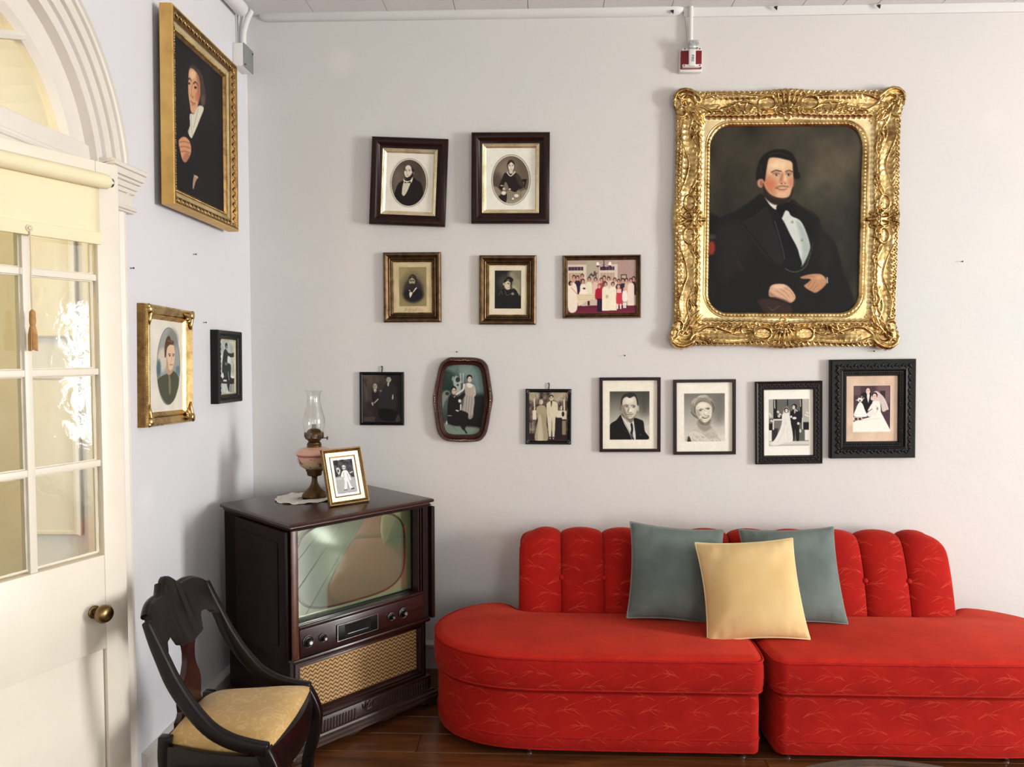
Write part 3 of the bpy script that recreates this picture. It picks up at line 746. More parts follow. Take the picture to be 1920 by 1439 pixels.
# control panel
tbox('control_panel', 0.03, 0.648, -0.004, 0.004, 0.398, OZ0 - 0.008, MAHOG)
dial = tbox('channel_window', 0.198, 0.394, -0.010, -0.002, 0.418, 0.484, BLKFR, 0.002)
MB().box(0.232, 0.36, -0.0115, -0.0095, 0.426, 0.478).build('dial_glass', mat('dial_glass', (24, 30, 30), 0.08, var=0.3), dial)
m = MB()
for z in (0.418, 0.484): m.box(0.196, 0.396, -0.0115, -0.008, z - 0.001, z + 0.001)
for x in (0.197, 0.395): m.box(x - 0.001, x + 0.001, -0.0115, -0.008, 0.418, 0.484)
m.box(0.245, 0.345, -0.0125, -0.011, 0.437, 0.4395); m.build('chrome_trim', STEEL, dial)
for kx, kz, kr in ((0.064, 0.455, 0.0235), (0.131, 0.452, 0.0165), (0.467, 0.452, 0.0165), (0.532, 0.452, 0.022)):
    T = Matrix.Translation((kx, -0.003, kz)) @ Matrix.Rotation(PI / 2, 4, 'X')
    kb = MB().lathe([(kr, 0), (kr, 0.006), (kr * 0.86, 0.009), (kr * 0.6, 0.010), (kr * 0.55, 0.019), (kr * 0.46, 0.022)], 28, T).build('knob', BLKFR, tv, smooth=40)
    m = MB().lathe([(kr * 0.36, 0.0215), (kr * 0.36, 0.026), (kr * 0.28, 0.028)], 18, T)
    m.build('knob_cap', STEEL, kb, smooth=40)
    rg = [T @ Vector((kr * 0.98 * math.cos(t), kr * 0.98 * math.sin(t), 0.006)) for t in np.linspace(0, 2 * PI, 28, endpoint=False)]
    MB().tube(rg, 0.0009, 5, True).build('chrome_ring', STEEL, kb, smooth=60)
# folded-back doors
for nm, x0, x1, ya, yb in (('left', -0.022, -0.002, 0.012, 0.42), ('right', TWD + 0.006, TWD + 0.026, -0.018, 0.40)):
    d = tbox('cabinet_door', x0, x1, ya, yb, 0.392, 0.898, MAHOGV, 0.004)
    xo = x0 - 0.004 if nm == 'left' else x1
    MB().box(xo, xo + 0.004, ya + 0.05, yb - 0.04, 0.44, 0.85).build('door_panel', MAHOGV, d, bevel=0.003)
# speaker section
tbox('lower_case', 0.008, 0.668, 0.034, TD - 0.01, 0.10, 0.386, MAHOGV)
fx0, fx1, fz0, fz1 = 0.006, 0.668, 0.128, 0.384
m = MB()
pr = [(0.0, 0.03), (0.0, 0.006), (0.006, 0.0), (0.016, 0.0), (0.020, 0.006), (0.026, 0.004), (0.034, 0.014), (0.038, 0.028)]
m.rings([[Vector((fx0 + d, y, fz0 + d)), Vector((fx1 - d, y, fz0 + d)), Vector((fx1 - d, y, fz1 - d)), Vector((fx0 + d, y, fz1 - d))] for d, y in pr], True, False, False)
m.build('speaker_frame', MAHOG, tv, smooth=30)
MB().box(fx0 + 0.03, fx1 - 0.03, 0.026, 0.034, fz0 + 0.03, fz1 - 0.03).build('speaker_cloth', GRILLE, tv)
tbox('middle_moulding', -0.004, TWD + 0.004, -0.012, 0.05, 0.378, 0.396, MAHOG, 0.006)
# base: fluted frieze, carved spray, moulding, bracket feet
WORN = m_wood('worn_mahogany_base', (28, 16, 13), (64, 44, 36), 0.42, (2, 10, 14))
tbox('frieze', -0.004, 0.684, -0.012, TD - 0.01, 0.062, 0.132, WORN)
m = MB()
for k in range(46):
    x = 0.02 + 0.64 * k / 45
    if 0.285 < x < 0.395: continue
    m.box(x - 0.0042, x + 0.0042, -0.016, -0.010, 0.072, 0.118)
fl = m.build('fluting', WORN, tv, bevel=0.002, seg=1); fl['kind'] = 'stuff'
m = MB(); 
for sg in (-1, 1):
    for a in (0.2, 0.75, 1.3):
        pts = [(0.34 + sg * (0.004 + r * math.cos(a + r * 18)), -0.017, 0.094 + r * math.sin(a + r * 18) * 0.9) for r in np.linspace(0.002, 0.042, 9)]
        m.tube(pts, [0.0048 - 0.003 * q / 8 for q in range(9)], 6)
m.blob((0.34, -0.016, 0.094), 0.009, 0.006, 0.009); m.build('carved_spray', WORN, tv, smooth=60)
m = MB()
pr = [(0.0, 0.076), (0.010, 0.072), (0.012, 0.064), (0.022, 0.058), (0.022, 0.05), (0.03, 0.044), (0.03, 0.036)]
m.rings([[Vector((-0.004 - d, -0.012 - d, z)), Vector((0.684 + d, -0.012 - d, z)), Vector((0.684 + d, TD - 0.01, z)), Vector((-0.004 - d, TD - 0.01, z))] for d, z in pr])
m.build('base_moulding', WORN, tv, smooth=25)
def foot(poly, T): MB().prism(poly, -0.010, 0.010, T).build('bracket_foot', WORN, tv, bevel=0.003)
fp = [(0, 0), (0.058, 0), (0.055, 0.010), (0.062, 0.020), (0.078, 0.024), (0.09, 0.020), (0.098, 0.024), (0.104, 0.032), (0.14, 0.036), (0.14, 0.044), (0, 0.044), (-0.006, 0.02)]
RX = Matrix.Rotation(PI / 2, 4, 'X')
foot(fp, Matrix.Translation((-0.032, -0.03, 0)) @ RX)
foot([(-a, b) for a, b in fp], Matrix.Translation((0.712, -0.03, 0)) @ RX)
foot(fp, Matrix.Translation((-0.022, -0.04, 0)) @ Matrix.Rotation(PI / 2, 4, 'Z') @ RX)
foot(fp, Matrix.Translation((0.702, -0.04, 0)) @ Matrix.Rotation(PI / 2, 4, 'Z') @ RX)
foot([(-a, b) for a, b in fp], Matrix.Translation((-0.022, TD - 0.02, 0)) @ Matrix.Rotation(PI / 2, 4, 'Z') @ RX)
foot([(-a, b) for a, b in fp], Matrix.Translation((0.702, TD - 0.02, 0)) @ Matrix.Rotation(PI / 2, 4, 'Z') @ RX)
MB().prism([(0.10, 0.044), (0.12, 0.034), (0.20, 0.030), (0.26, 0.020), (0.30, 0.030), (0.38, 0.030), (0.42, 0.020), (0.48, 0.030), (0.56, 0.034), (0.58, 0.044)], -0.006, 0.006, Matrix.Translation((0, -0.028, 0)) @ RX).build('apron', WORN, tv, bevel=0.002)

# ================================================================ DOILY AND OIL LAMP
ZTV = 0.9356
dz = MB(); n = 96; C0 = Vector((0, 0, 0))
outer = []
for k in range(n):
    a = 2 * PI * k / n; r = 0.128 + 0.007 * abs(math.sin(a * 9)) + 0.004 * math.sin(3 * a + 1)
    outer.append((r, a))
rg = []
for f in (0.25, 0.6, 0.85, 0.93, 1.0):
    rg.append([Vector((r * f * math.cos(a), r * f * math.sin(a), 0.0008 + (0.0045 * max(0, math.sin(a * 9 + f * 6)) + 0.003 * random.random()) * max(0, (f - 0.8) / 0.2))) for r, a in outer])
dz.rings(rg, True, False, False)
dl = dz.build('doily', LACE, None, smooth=60)
sd = dl.modifiers.new('thick', 'SOLIDIFY'); sd.thickness = 0.0012; sd.offset = 1
# eyelets along the lace border
dl.location = (-1.045, -0.425, ZTV + 0.0012)
tag(dl, 'white scalloped lace doily under the oil lamp on the television', 'doily')
m = MB()
for k in range(18):
    a = 2 * PI * (k + 0.5) / 18
    m.tube([(0.112 * math.cos(a) + 0.006 * math.cos(t), 0.112 * math.sin(a) + 0.006 * math.sin(t), 0.0035) for t in np.linspace(0, 2 * PI, 10, endpoint=False)], 0.0013, 5, True)
ly = m.build('lace_ring', LACE, dl, smooth=60); ly['kind'] = 'stuff'

lamp = empty('oil_lamp', (-1.012, -0.39, ZTV + 0.0035), (0, 0, 0), 'oil lamp with pink painted glass font and clear chimney on the television', 'lamp')
MB().lathe([(0.055, 0.0), (0.057, 0.004), (0.054, 0.012), (0.050, 0.016), (0.048, 0.022), (0.036, 0.032), (0.024, 0.044), (0.016, 0.058), (0.0125, 0.072), (0.012, 0.086), (0.016, 0.092), (0.030, 0.096), (0.033, 0.102), (0.033, 0.112), (0.038, 0.118), (0.038, 0.124), (0.02, 0.126)], 36).build('foot', BRONZE, lamp, smooth=45)
t = NT('painted_pink_font'); sp = t.n('ShaderNodeSeparateXYZ'); tc = t.n('ShaderNodeTexCoord'); t.t.links.new(tc.outputs['Object'], sp.inputs[0])
nz = t.noise(t.coord('Object'), 34, 4, 0.6, 0.6)
g = t.ramp(t.math('DIVIDE', t.math('SUBTRACT', sp.outputs[2], 0.12), 0.11, clamp=True), [(0.0, lin((150, 138, 88))), (0.3, lin((206, 176, 140))), (0.55, lin((214, 156, 140))), (0.62, lin((168, 92, 86))), (0.7, lin((226, 172, 154))), (1.0, lin((220, 176, 150)))])
low_ = t.math('LESS_THAN', sp.outputs[2], 0.178)
t.base(t.mix(t.math('MULTIPLY', t.math('MULTIPLY', t.math('GREATER_THAN', nz, 0.56), low_), 0.8), g, lin((74, 72, 54))))
t.prm(Roughness=0.12)
MB().lathe([(0.026, 0.122), (0.044, 0.128), (0.062, 0.142), (0.072, 0.160), (0.0755, 0.176), (0.0745, 0.186), (0.080, 0.190), (0.081, 0.200), (0.074, 0.211), (0.056, 0.219), (0.036, 0.223), (0.03, 0.226)], 44).build('font', t.m, lamp, smooth=50)
MB().lathe([(0.031, 0.222), (0.033, 0.226), (0.031, 0.231), (0.033, 0.236), (0.030, 0.240), (0.030, 0.244), (0.024, 0.248), (0.03, 0.256), (0.035, 0.264), (0.037, 0.276), (0.034, 0.290), (0.027, 0.301), (0.016, 0.307), (0.006, 0.308)], 36).build('burner', BRONZE, lamp, smooth=45)
m = MB()
for k in range(8):
    a = 2 * PI * k / 8
    m.tube([(0.036 * math.cos(a), 0.036 * math.sin(a), 0.262), (0.0415 * math.cos(a), 0.0415 * math.sin(a), 0.272), (0.0425 * math.cos(a), 0.0425 * math.sin(a), 0.292)], [0.004, 0.0035, 0.002], 6)
m.build('gallery_prong', BRONZE, lamp, smooth=60)
m = MB().tube([(0.03, -0.006, 0.266), (0.062, -0.012, 0.266)], 0.0022, 8)
m.lathe([(0.0085, 0), (0.0085, 0.003), (0.003, 0.004)], 16, Matrix.Translation((0.062, -0.012, 0.266)) @ Matrix.Rotation(PI / 2, 4, 'Y'))
m.build('wick_knob', BRONZE, lamp, smooth=45)
MB().box(-0.010, 0.010, -0.001, 0.001, 0.30, 0.327).build('wick', mat('wick', (150, 146, 132), 0.9), lamp)
cp = [(0.040, 0.266), (0.0395, 0.282), (0.043, 0.298), (0.0485, 0.318), (0.0500, 0.336), (0.047, 0.358), (0.040, 0.384), (0.033, 0.408), (0.029, 0.430), (0.0285, 0.448), (0.031, 0.464), (0.037, 0.4765)]
inner = [(r - 0.0014, z) for r, z in reversed(cp)]
m = MB(); m.lathe(cp + [(0.0375, 0.4785)] + inner, 44, None, False, False)
m.build('chimney', CHIM, lamp, smooth=80)

# ================================================================ EMPIRE SIDE CHAIR
ch = empty('side_chair', (-0.95, -1.462, 0), (0, 0, 0), 'dark ebonised gondola side chair with worn gold brocade seat by the door', 'chair')
def sweep_rect(path, wfun, t, side=Vector((0, 1, 0))):
    P = [Vector(p) for p in path]; n = len(P); rs = []
    for i in range(n):
        T = (P[min(i + 1, n - 1)] - P[max(i - 1, 0)]).normalized()
        nn = side.cross(T).normalized(); w_ = wfun(i / (n - 1)) / 2
        a = t / 2
        rs.append([P[i] + nn * w_ + side * a, P[i] + nn * w_ - side * a, P[i] - nn * w_ - side * a, P[i] - nn * w_ + side * a])
    return rs
def L_(x): return x + 0.95
side_path = [(-1.128, 0.820), (-1.105, 0.762), (-1.080, 0.705), (-1.052, 0.645), (-1.008, 0.578), (-0.95, 0.513), (-0.89, 0.478), (-0.83, 0.462), (-0.775, 0.454)]
for sg in (-1, 1):
    pts = []
    for i, (x, z) in enumerate(side_path):
        pts.append((L_(x), sg * (0.192 + 0.010 * i / 8), z))
    pts = catmull(pts, 4)
    MB().rings(sweep_rect(pts, lambda q: float(np.interp(q, [0, 0.15, 0.4, 1], [0.024, 0.034, 0.043, 0.038])), 0.027)).build('stile', CHAIRW, ch, smooth=50, bevel=0.006)
    MB().rings(sweep_rect(catmull([(L_(-1.105), sg * 0.150, 0.40), (L_(-0.95), sg * 0.178, 0.392), (L_(-0.785), sg * 0.2, 0.40)], 5), lambda q: 0.075, 0.024)).build('side_rail', CHAIRW, ch, smooth=50, bevel=0.004)
    MB().rings(sweep_rect(catmull([(L_(-1.10), sg * 0.150, 0.462), (L_(-1.104), sg * 0.150, 0.40), (L_(-1.10), sg * 0.150, 0.30), (L_(-1.125), sg * 0.150, 0.12), (L_(-1.165), sg * 0.150, 0.0)], 4), lambda q: 0.036 - 0.008 * q, 0.03)).build('leg', CHAIRW, ch, smooth=50, bevel=0.004)
    MB().rings(sweep_rect(catmull([(L_(-0.792), sg * 0.196, 0.452), (L_(-0.766), sg * 0.198, 0.40), (L_(-0.757), sg * 0.2, 0.355), (L_(-0.768), sg * 0.2, 0.28), (L_(-0.786), sg * 0.2, 0.20), (L_(-0.782), sg * 0.2, 0.10), (L_(-0.745), sg * 0.2, 0.0)], 4), lambda q: 0.046 - 0.014 * q, 0.034)).build('leg', CHAIRW, ch, smooth=50, bevel=0.005)
# front rail, bowed
rs = []
for y in np.linspace(-0.19, 0.19, 15):
    bx = L_(-0.768) + 0.028 * (1 - (y / 0.19) ** 2)
    rs.append([Vector((bx - 0.004, y, 0.452)), Vector((bx + 0.006, y, 0.41)), Vector((bx - 0.002, y, 0.352)), Vector((bx - 0.028, y, 0.352)), Vector((bx - 0.022, y, 0.452))])
MB().rings(rs).build('front_rail', CHAIRW, ch, smooth=40)
MB().box(L_(-1.115), L_(-1.09), -0.15, 0.15, 0.36, 0.445).build('back_rail', CHAIRW, ch, bevel=0.003)
# crest rail: a curved board with a raised centre, rolled along the top
def crest_x(y): return -1.098 - 0.016 * (1 - (y / 0.18) ** 2)
def crest_top(y):
    a = abs(y)
    return float(np.interp(a, [0, 0.020, 0.042, 0.060, 0.10, 0.135, 0.16, 0.178, 0.19], [0.894, 0.888, 0.868, 0.854, 0.856, 0.852, 0.842, 0.832, 0.82]))
def crest_bot(y):
    a = abs(y)
    return float(np.interp(a, [0, 0.07, 0.085, 0.10, 0.15, 0.165, 0.19], [0.69, 0.70, 0.735, 0.750, 0.738, 0.722, 0.712])) + 0.004 * abs(math.sin(a * 120)) * (0.08 < a < 0.16)
rs = []
for y in np.linspace(-0.19, 0.19, 49):
    zt, zb = crest_top(y), crest_bot(y); x = crest_x(y)
    def xx(z): return L_(x - (z - 0.75) * 0.40)
    rs.append([Vector((xx(zb) + 0.011, y, zb)), Vector((xx(zt) + 0.011, y, zt - 0.004)), Vector((xx(zt) + 0.004, y, zt)), Vector((xx(zt) - 0.011, y, zt - 0.003)), Vector((xx(zb) - 0.011, y, zb))])
MB().rings(rs).build('crest_rail', CHAIRW, ch, smooth=45)
for sg in (-1, 1):
    pts = [(L_(crest_x(y) - (crest_top(y) - 0.75) * 0.40 - 0.010), y, crest_top(y) - 0.008) for y in np.linspace(sg * 0.028, sg * 0.176, 14)]
    MB().tube(pts, 0.0115, 12).build('crest_roll', CHAIRW, ch, smooth=60)
# vase-shaped splat
sil = [(0.45, 0.088), (0.468, 0.088), (0.478, 0.074), (0.492, 0.066), (0.515, 0.071), (0.545, 0.071), (0.575, 0.060), (0.60, 0.042), (0.63, 0.030), (0.66, 0.029), (0.685, 0.036), (0.70, 0.048), (0.718, 0.054), (0.734, 0.072), (0.75, 0.076), (0.765, 0.074), (0.785, 0.082)]
rs = []
for z, hw2 in sil:
    x = L_(-1.098 - max(0.0, z - 0.71) * 0.40)
    rs.append([Vector((x + 0.008, -hw2 + 0.003, z)), Vector((x + 0.008, hw2 - 0.003, z)), Vector((x - 0.008, hw2, z)), Vector((x - 0.008, -hw2, z))])
MB().rings(rs).build('splat', m_wood('splat_rosewood', (26, 8, 8), (52, 18, 16), 0.26, (8, 8, 2), coat=0.2), ch, smooth=40)
# loose upholstered seat
N = 26; P = []
for i in range(N + 1):
    u = i / N; row = []
    for j in range(N + 1):
        v_ = 2 * j / N - 1
        hy = 0.138 + (0.205 - 0.138) * u ** 0.9 - 0.012 * math.sin(PI * u)
        xx_ = L_(-1.10 + 0.325 * u + 0.016 * (1 - v_ * v_) * (u - 0.25))
        dome = (1 - (2 * u - 1) ** 4) ** 0.7 * (1 - v_ ** 4) ** 0.7 if 0 < i < N and 0 < j < N else 0
        row.append(Vector((xx_, hy * v_, 0.452 + 0.046 * dome + 0.010 * (u ** 3) * abs(v_) ** 3)))
    P.append(row)
m = MB().grid(P)
bl = [Vector((p.x, p.y, 0.395)) for p in ([r[0] for r in P] + P[-1][1:] + [r[-1] for r in reversed(P[:-1])] + list(reversed(P[0][1:-1])))]
tl = [r[0] for r in P] + P[-1][1:] + [r[-1] for r in reversed(P[:-1])] + list(reversed(P[0][1:-1]))
k0 = len(m.v); m.add(tl + bl, [(i, (i + 1) % len(tl), len(tl) + (i + 1) % len(tl), len(tl) + i) for i in range(len(tl))] + [tuple(range(len(tl), 2 * len(tl)))])
m.build('seat', BROC, ch, smooth=55)

# ================================================================ SECTIONAL SOFA (two pieces)
front = [(0.82, -0.861), (0.6, -0.862), (0.35, -0.863), (0.12, -0.862), (-0.06, -0.856), (-0.20, -0.832), (-0.325, -0.77), (-0.41, -0.672), (-0.447, -0.55), (-0.436, -0.43),
         (-0.378, -0.318), (-0.29, -0.238), (-0.205, -0.208), (-0.145, -0.232), (-0.108, -0.285), (-0.06, -0.322), (0.05, -0.333), (0.3, -0.335), (0.55, -0.335), (0.82, -0.335), (0.86, -0.345), (0.874, -0.40), (0.876, -0.55), (0.876, -0.72), (0.868, -0.82), (0.852, -0.85)]
ol = catmull(front, 12, True)
def resample(pts, step):
    P = [Vector((p[0], p[1])) for p in pts]; P.append(P[0]); D = [0]
    for a, b in zip(P[:-1], P[1:]): D.append(D[-1] + (b - a).length)
    n = int(D[-1] / step); out = []
    xs = np.interp(np.linspace(0, D[-1], n, endpoint=False), D, [p.x for p in P]); ys = np.interp(np.linspace(0, D[-1], n, endpoint=False), D, [p.y for p in P])
    return np.c_[xs, ys], D[-1]
OL, OLEN = resample(ol, 0.02)
tg = np.roll(OL, -2, 0) - np.roll(OL, 2, 0); tg /= np.linalg.norm(tg, axis=1)[:, None]
NRM = np.c_[tg[:, 1], -tg[:, 0]]
area2 = np.sum(OL[:, 0] * np.roll(OL[:, 1], -1) - np.roll(OL[:, 0], -1) * OL[:, 1])
if area2 < 0: NRM = -NRM
MX = 1.775
def ring_mesh(name, layers, mats, parent, ox, mirror, top_from=None, smooth=50):
    """layers: (inset, z). side faces get arc-length UVs, faces from layer top_from up get plan UVs and the second material"""
    n = len(OL); vs = []; sv = np.arange(n) * OLEN / n; tl_ = [0.0]
    for (i0, z0), (i1, z1) in zip(layers[:-1], layers[1:]): tl_.append(tl_[-1] + math.hypot(i1 - i0, z1 - z0))
    for ins, z in layers:
        for k in range(n):
            x, y = OL[k] - NRM[k] * ins
            X = (MX - x) if mirror else x
            vs.append((X - ox[0], y - ox[1], z))
    fs = []; uvs = []; mi = []
    for i in range(len(layers) - 1):
        for k in range(n):
            q = (k + 1) % n; s1 = sv[k] + OLEN / n
            top = top_from is not None and i >= top_from
            f = (i * n + k, i * n + q, (i + 1) * n + q, (i + 1) * n + k)
            u = [(sv[k], tl_[i]), (s1, tl_[i]), (s1, tl_[i + 1]), (sv[k], tl_[i + 1])]
            if mirror: u = [(-a, b) for a, b in u]
            if top: u = [(vs[j][0], vs[j][1]) for j in f]
            fs.append(f); uvs.append(u); mi.append(1 if top else 0)
    b = (len(layers) - 1) * n
    fs.append(tuple(b + k for k in range(n))); uvs.append([(vs[j][0], vs[j][1]) for j in fs[-1]]); mi.append(1 if top_from is not None else 0)
    fs.append(tuple(range(n - 1, -1, -1))); uvs.append([(vs[j][0], vs[j][1]) for j in fs[-1]]); mi.append(0)
    if mirror: fs = [tuple(reversed(f)) for f in fs]; uvs = [list(reversed(u)) for u in uvs]
    if area2 < 0: fs = [tuple(reversed(f)) for f in fs]; uvs = [list(reversed(u)) for u in uvs]
    me = bpy.data.meshes.new(name); me.from_pydata(vs, [], fs)
    L = me.uv_layers.new(name='UVMap'); L.data.foreach_set('uv', np.array([c for u in uvs for c in u]).ravel())
    me.polygons.foreach_set('material_index', mi)
    finish(me, smooth)
    return link(name, me, mats, parent)
def pipe_ring(name, inset, z, r, parent, ox, mirror):
    pts = []
    for k in range(len(OL)):
        x, y = OL[k] - NRM[k] * inset
        pts.append((((MX - x) if mirror else x) - ox[0], y - ox[1], z))
    return MB().tube(pts, r, 6, True).build(name, REDPIPE, parent, smooth=60)
back_prof = [(-0.342, 0.36), (-0.325, 0.44), (-0.300, 0.53), (-0.272, 0.61), (-0.243, 0.672), (-0.222, 0.705), (-0.195, 0.727), (-0.165, 0.735), (-0.130, 0.732), (-0.105, 0.716), (-0.09, 0.69), (-0.082, 0.62), (-0.082, 0.40), (-0.085, 0.14), (-0.20, 0.11), (-0.30, 0.14), (-0.335, 0.26)]
back_prof = catmull(back_prof, 3, True)
def profn(i):
    a = back_prof[i - 1]; b = back_prof[(i + 1) % len(back_prof)]
    t_ = Vector((b[0] - a[0], b[1] - a[1])).normalized(); return Vector((-t_.y, t_.x))
def sofa(mirror, label):
    ox = ((MX - 0.25) if mirror else 0.25, -0.6)
    root = empty('sofa_section', (ox[0], ox[1], 0), (0, 0, 0), label, 'sofa', 'two halves of the red sectional sofa')
    base = ring_mesh('base', [(0.016, 0.034), (0.012, 0.040), (0.010, 0.085), (0.012, 0.088), (0.012, 0.225), (0.014, 0.258), (0.03, 0.268)], [REDF], root, ox, mirror)
    pipe_ring('piping', 0.010, 0.087, 0.0032, base, ox, mirror); pipe_ring('piping', 0.016, 0.036, 0.004, base, ox, mirror)
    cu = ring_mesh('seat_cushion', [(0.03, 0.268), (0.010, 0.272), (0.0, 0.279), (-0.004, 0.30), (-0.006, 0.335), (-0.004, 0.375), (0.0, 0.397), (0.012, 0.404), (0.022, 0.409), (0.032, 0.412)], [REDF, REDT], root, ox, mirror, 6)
    pipe_ring('piping', -0.001, 0.398, 0.0042, cu, ox, mirror); pipe_ring('piping', 0.001, 0.279, 0.0042, cu, ox, mirror)
    bk = empty('backrest'); bk.parent = root
    edges = np.linspace(-0.094, 0.884, 6)
    for c in range(5):
        a, b = edges[c], edges[c + 1]; rings = []
        for s_ in (-1, -0.97, -0.88, -0.72, -0.5, -0.25, 0, 0.25, 0.5, 0.72, 0.88, 0.97, 1):
            bul = 0.030 * max(0, 1 - s_ * s_) ** 0.55 - 0.012; ring = []
            for i, (y, z) in enumerate(back_prof):
                nn = profn(i); w_ = min(1, max(0, (z - 0.2) / 0.2)) if y < -0.1 else 0.25
                yy = y - (-nn.x) * 0 + nn.x * bul * w_; zz = z + nn.y * bul * w_
                x = a + (b - a) * (s_ + 1) / 2
                # rounded outer shoulder
                if c == 0 and zz > 0.655:
                    r = 0.075; q = min(1, (zz - 0.655) / r); x += (r - r * math.sqrt(max(0, 1 - q * q))) * 0.75 * ((1 - s_) / 2)
                X = (MX - x) if mirror else x
                ring.append(Vector((X - ox[0], yy - ox[1], zz)))
            rings.append(ring)
        MB().rings(rings).build('channel', REDF, bk, smooth=50, uv=lambda co: (co.x, co.z * 1.04))
    for c in range(1, 5):
        X = (MX - edges[c]) if mirror else edges[c]
        T = Matrix.Translation((X - ox[0], -0.292 - ox[1], 0.552)) @ Matrix.Rotation(math.radians(72), 4, 'X')
        MB().lathe([(0.011, -0.008), (0.0125, 0.0), (0.010, 0.006), (0.005, 0.009), (0, 0.0095)], 16, T).build('button', REDPIPE, bk, smooth=60)
    for gx, gy in ((-0.04, -0.80), (0.80, -0.80), (-0.2, -0.3), (0.8, -0.40)):
        X = (MX - gx) if mirror else gx
        MB().lathe([(0.012, 0.0), (0.013, 0.006), (0.006, 0.010), (0.006, 0.036)], 14, Matrix.Translation((X - ox[0], gy - ox[1], 0))).build('glide', STEEL, root, smooth=50)
    return root
sofa(False, 'left half of the red channel-backed sectional sofa, rounded end beside the television')
sofa(True, 'right half of the red channel-backed sectional sofa, running out of the picture')

# ================================================================ CUSHIONS
def cushion(label, c, half, thick, yaw, lean, roll_, m_, mp, seed):
    root = empty('cushion', c, (0, 0, 0), label, 'cushion')
    root.rotation_euler = (Matrix.Rotation(math.radians(yaw), 4, 'Z') @ Matrix.Rotation(math.radians(90 - lean), 4, 'X') @ Matrix.Rotation(math.radians(roll_), 4, 'Z')).to_euler()
    N = 30; rg = np.random.default_rng(seed); ph = rg.random(4) * 6
    def pt(u, v, sd):
        X = half * u * (1 - 0.07 * (1 - v * v)) ; Y = half * v * (1 - 0.07 * (1 - u * u))
        e = max(0.0, (1 - u ** 2)) ** 0.5 * max(0.0, (1 - v ** 2)) ** 0.5
        edge = max(abs(u), abs(v))
        pk = 0.009 * math.sin(26 * (u if abs(v) > abs(u) else v) + ph[0]) * max(0, (edge - 0.72) / 0.28) * (1 - edge) * 5
        return Vector((X, Y, sd * (thick * e + pk) + 0.006 * math.sin(3 * u + ph[1]) * math.sin(2.5 * v + ph[2]) + sd * 0.006 * math.sin(9 * (u - v) + ph[3]) * abs(u * v) ** 1.5 * (1 - edge) * 6))
    g = np.sin(np.linspace(-PI / 2, PI / 2, N + 1))
    fr_ = [[pt(u, v, 1) for u in g] for v in g]; bk_ = [[pt(u, v, -1) for u in reversed(g)] for v in g]
    MB().grid(fr_).grid(bk_).build('cover', m_, root, smooth=70)
    loop = [pt(u, -1, 0) for u in g] + [pt(1, v, 0) for v in g[1:]] + [pt(u, 1, 0) for u in reversed(g[:-1])] + [pt(-1, v, 0) for v in reversed(g[1:-1])]
    MB().tube(loop, 0.0042, 8, True).build('piping', mp, root, smooth=70)
    return root
cushion('dusty teal velvet cushion left of the yellow one', (0.607, -0.386, 0.605), 0.209, 0.088, 2, 21, -5, TEAL, TEALP, 1)
cushion('dusty teal velvet cushion right of the yellow one', (1.118, -0.388, 0.601), 0.208, 0.088, -3, 22, 2.5, TEAL, TEALP, 2)
cushion('pale yellow velvet cushion in front of the two teal ones', (0.888, -0.572, 0.593), 0.206, 0.088, -3, 25, 4, YEL, YELP, 3)

# ================================================================ COFFEE TABLE (only its far rim is in view)
ap = on(2, 0.42, 1638, 1423.5)
ct = empty('coffee_table', (ap.x, ap.y - 0.5, 0), (0, 0, 0), 'round brown wooden coffee table, only its far rim showing before the sofa', 'table')
MB().lathe([(0.0, 0.385), (0.45, 0.385), (0.485, 0.392), (0.498, 0.404), (0.50, 0.414), (0.497, 0.420), (0.468, 0.4215), (0.462, 0.416), (0.0, 0.416)], 96, None, False, False).build('rim', m_wood('table_rim', (44, 32, 22), (82, 62, 42), 0.32, (6, 6, 6)), ct, smooth=40)
MB().lathe([(0.0, 0.4165), (0.461, 0.4165), (0.461, 0.4195), (0.0, 0.4195)], 96, None, False, False).build('top', TABLEW, ct, smooth=40)
for k in range(4):
    a = PI / 4 + PI / 2 * k
    MB().tube([(0.36 * math.cos(a), 0.36 * math.sin(a), 0.386), (0.43 * math.cos(a), 0.43 * math.sin(a), 0.0)], [0.024, 0.014], 12).build('leg', TABLEW, ct, smooth=50)
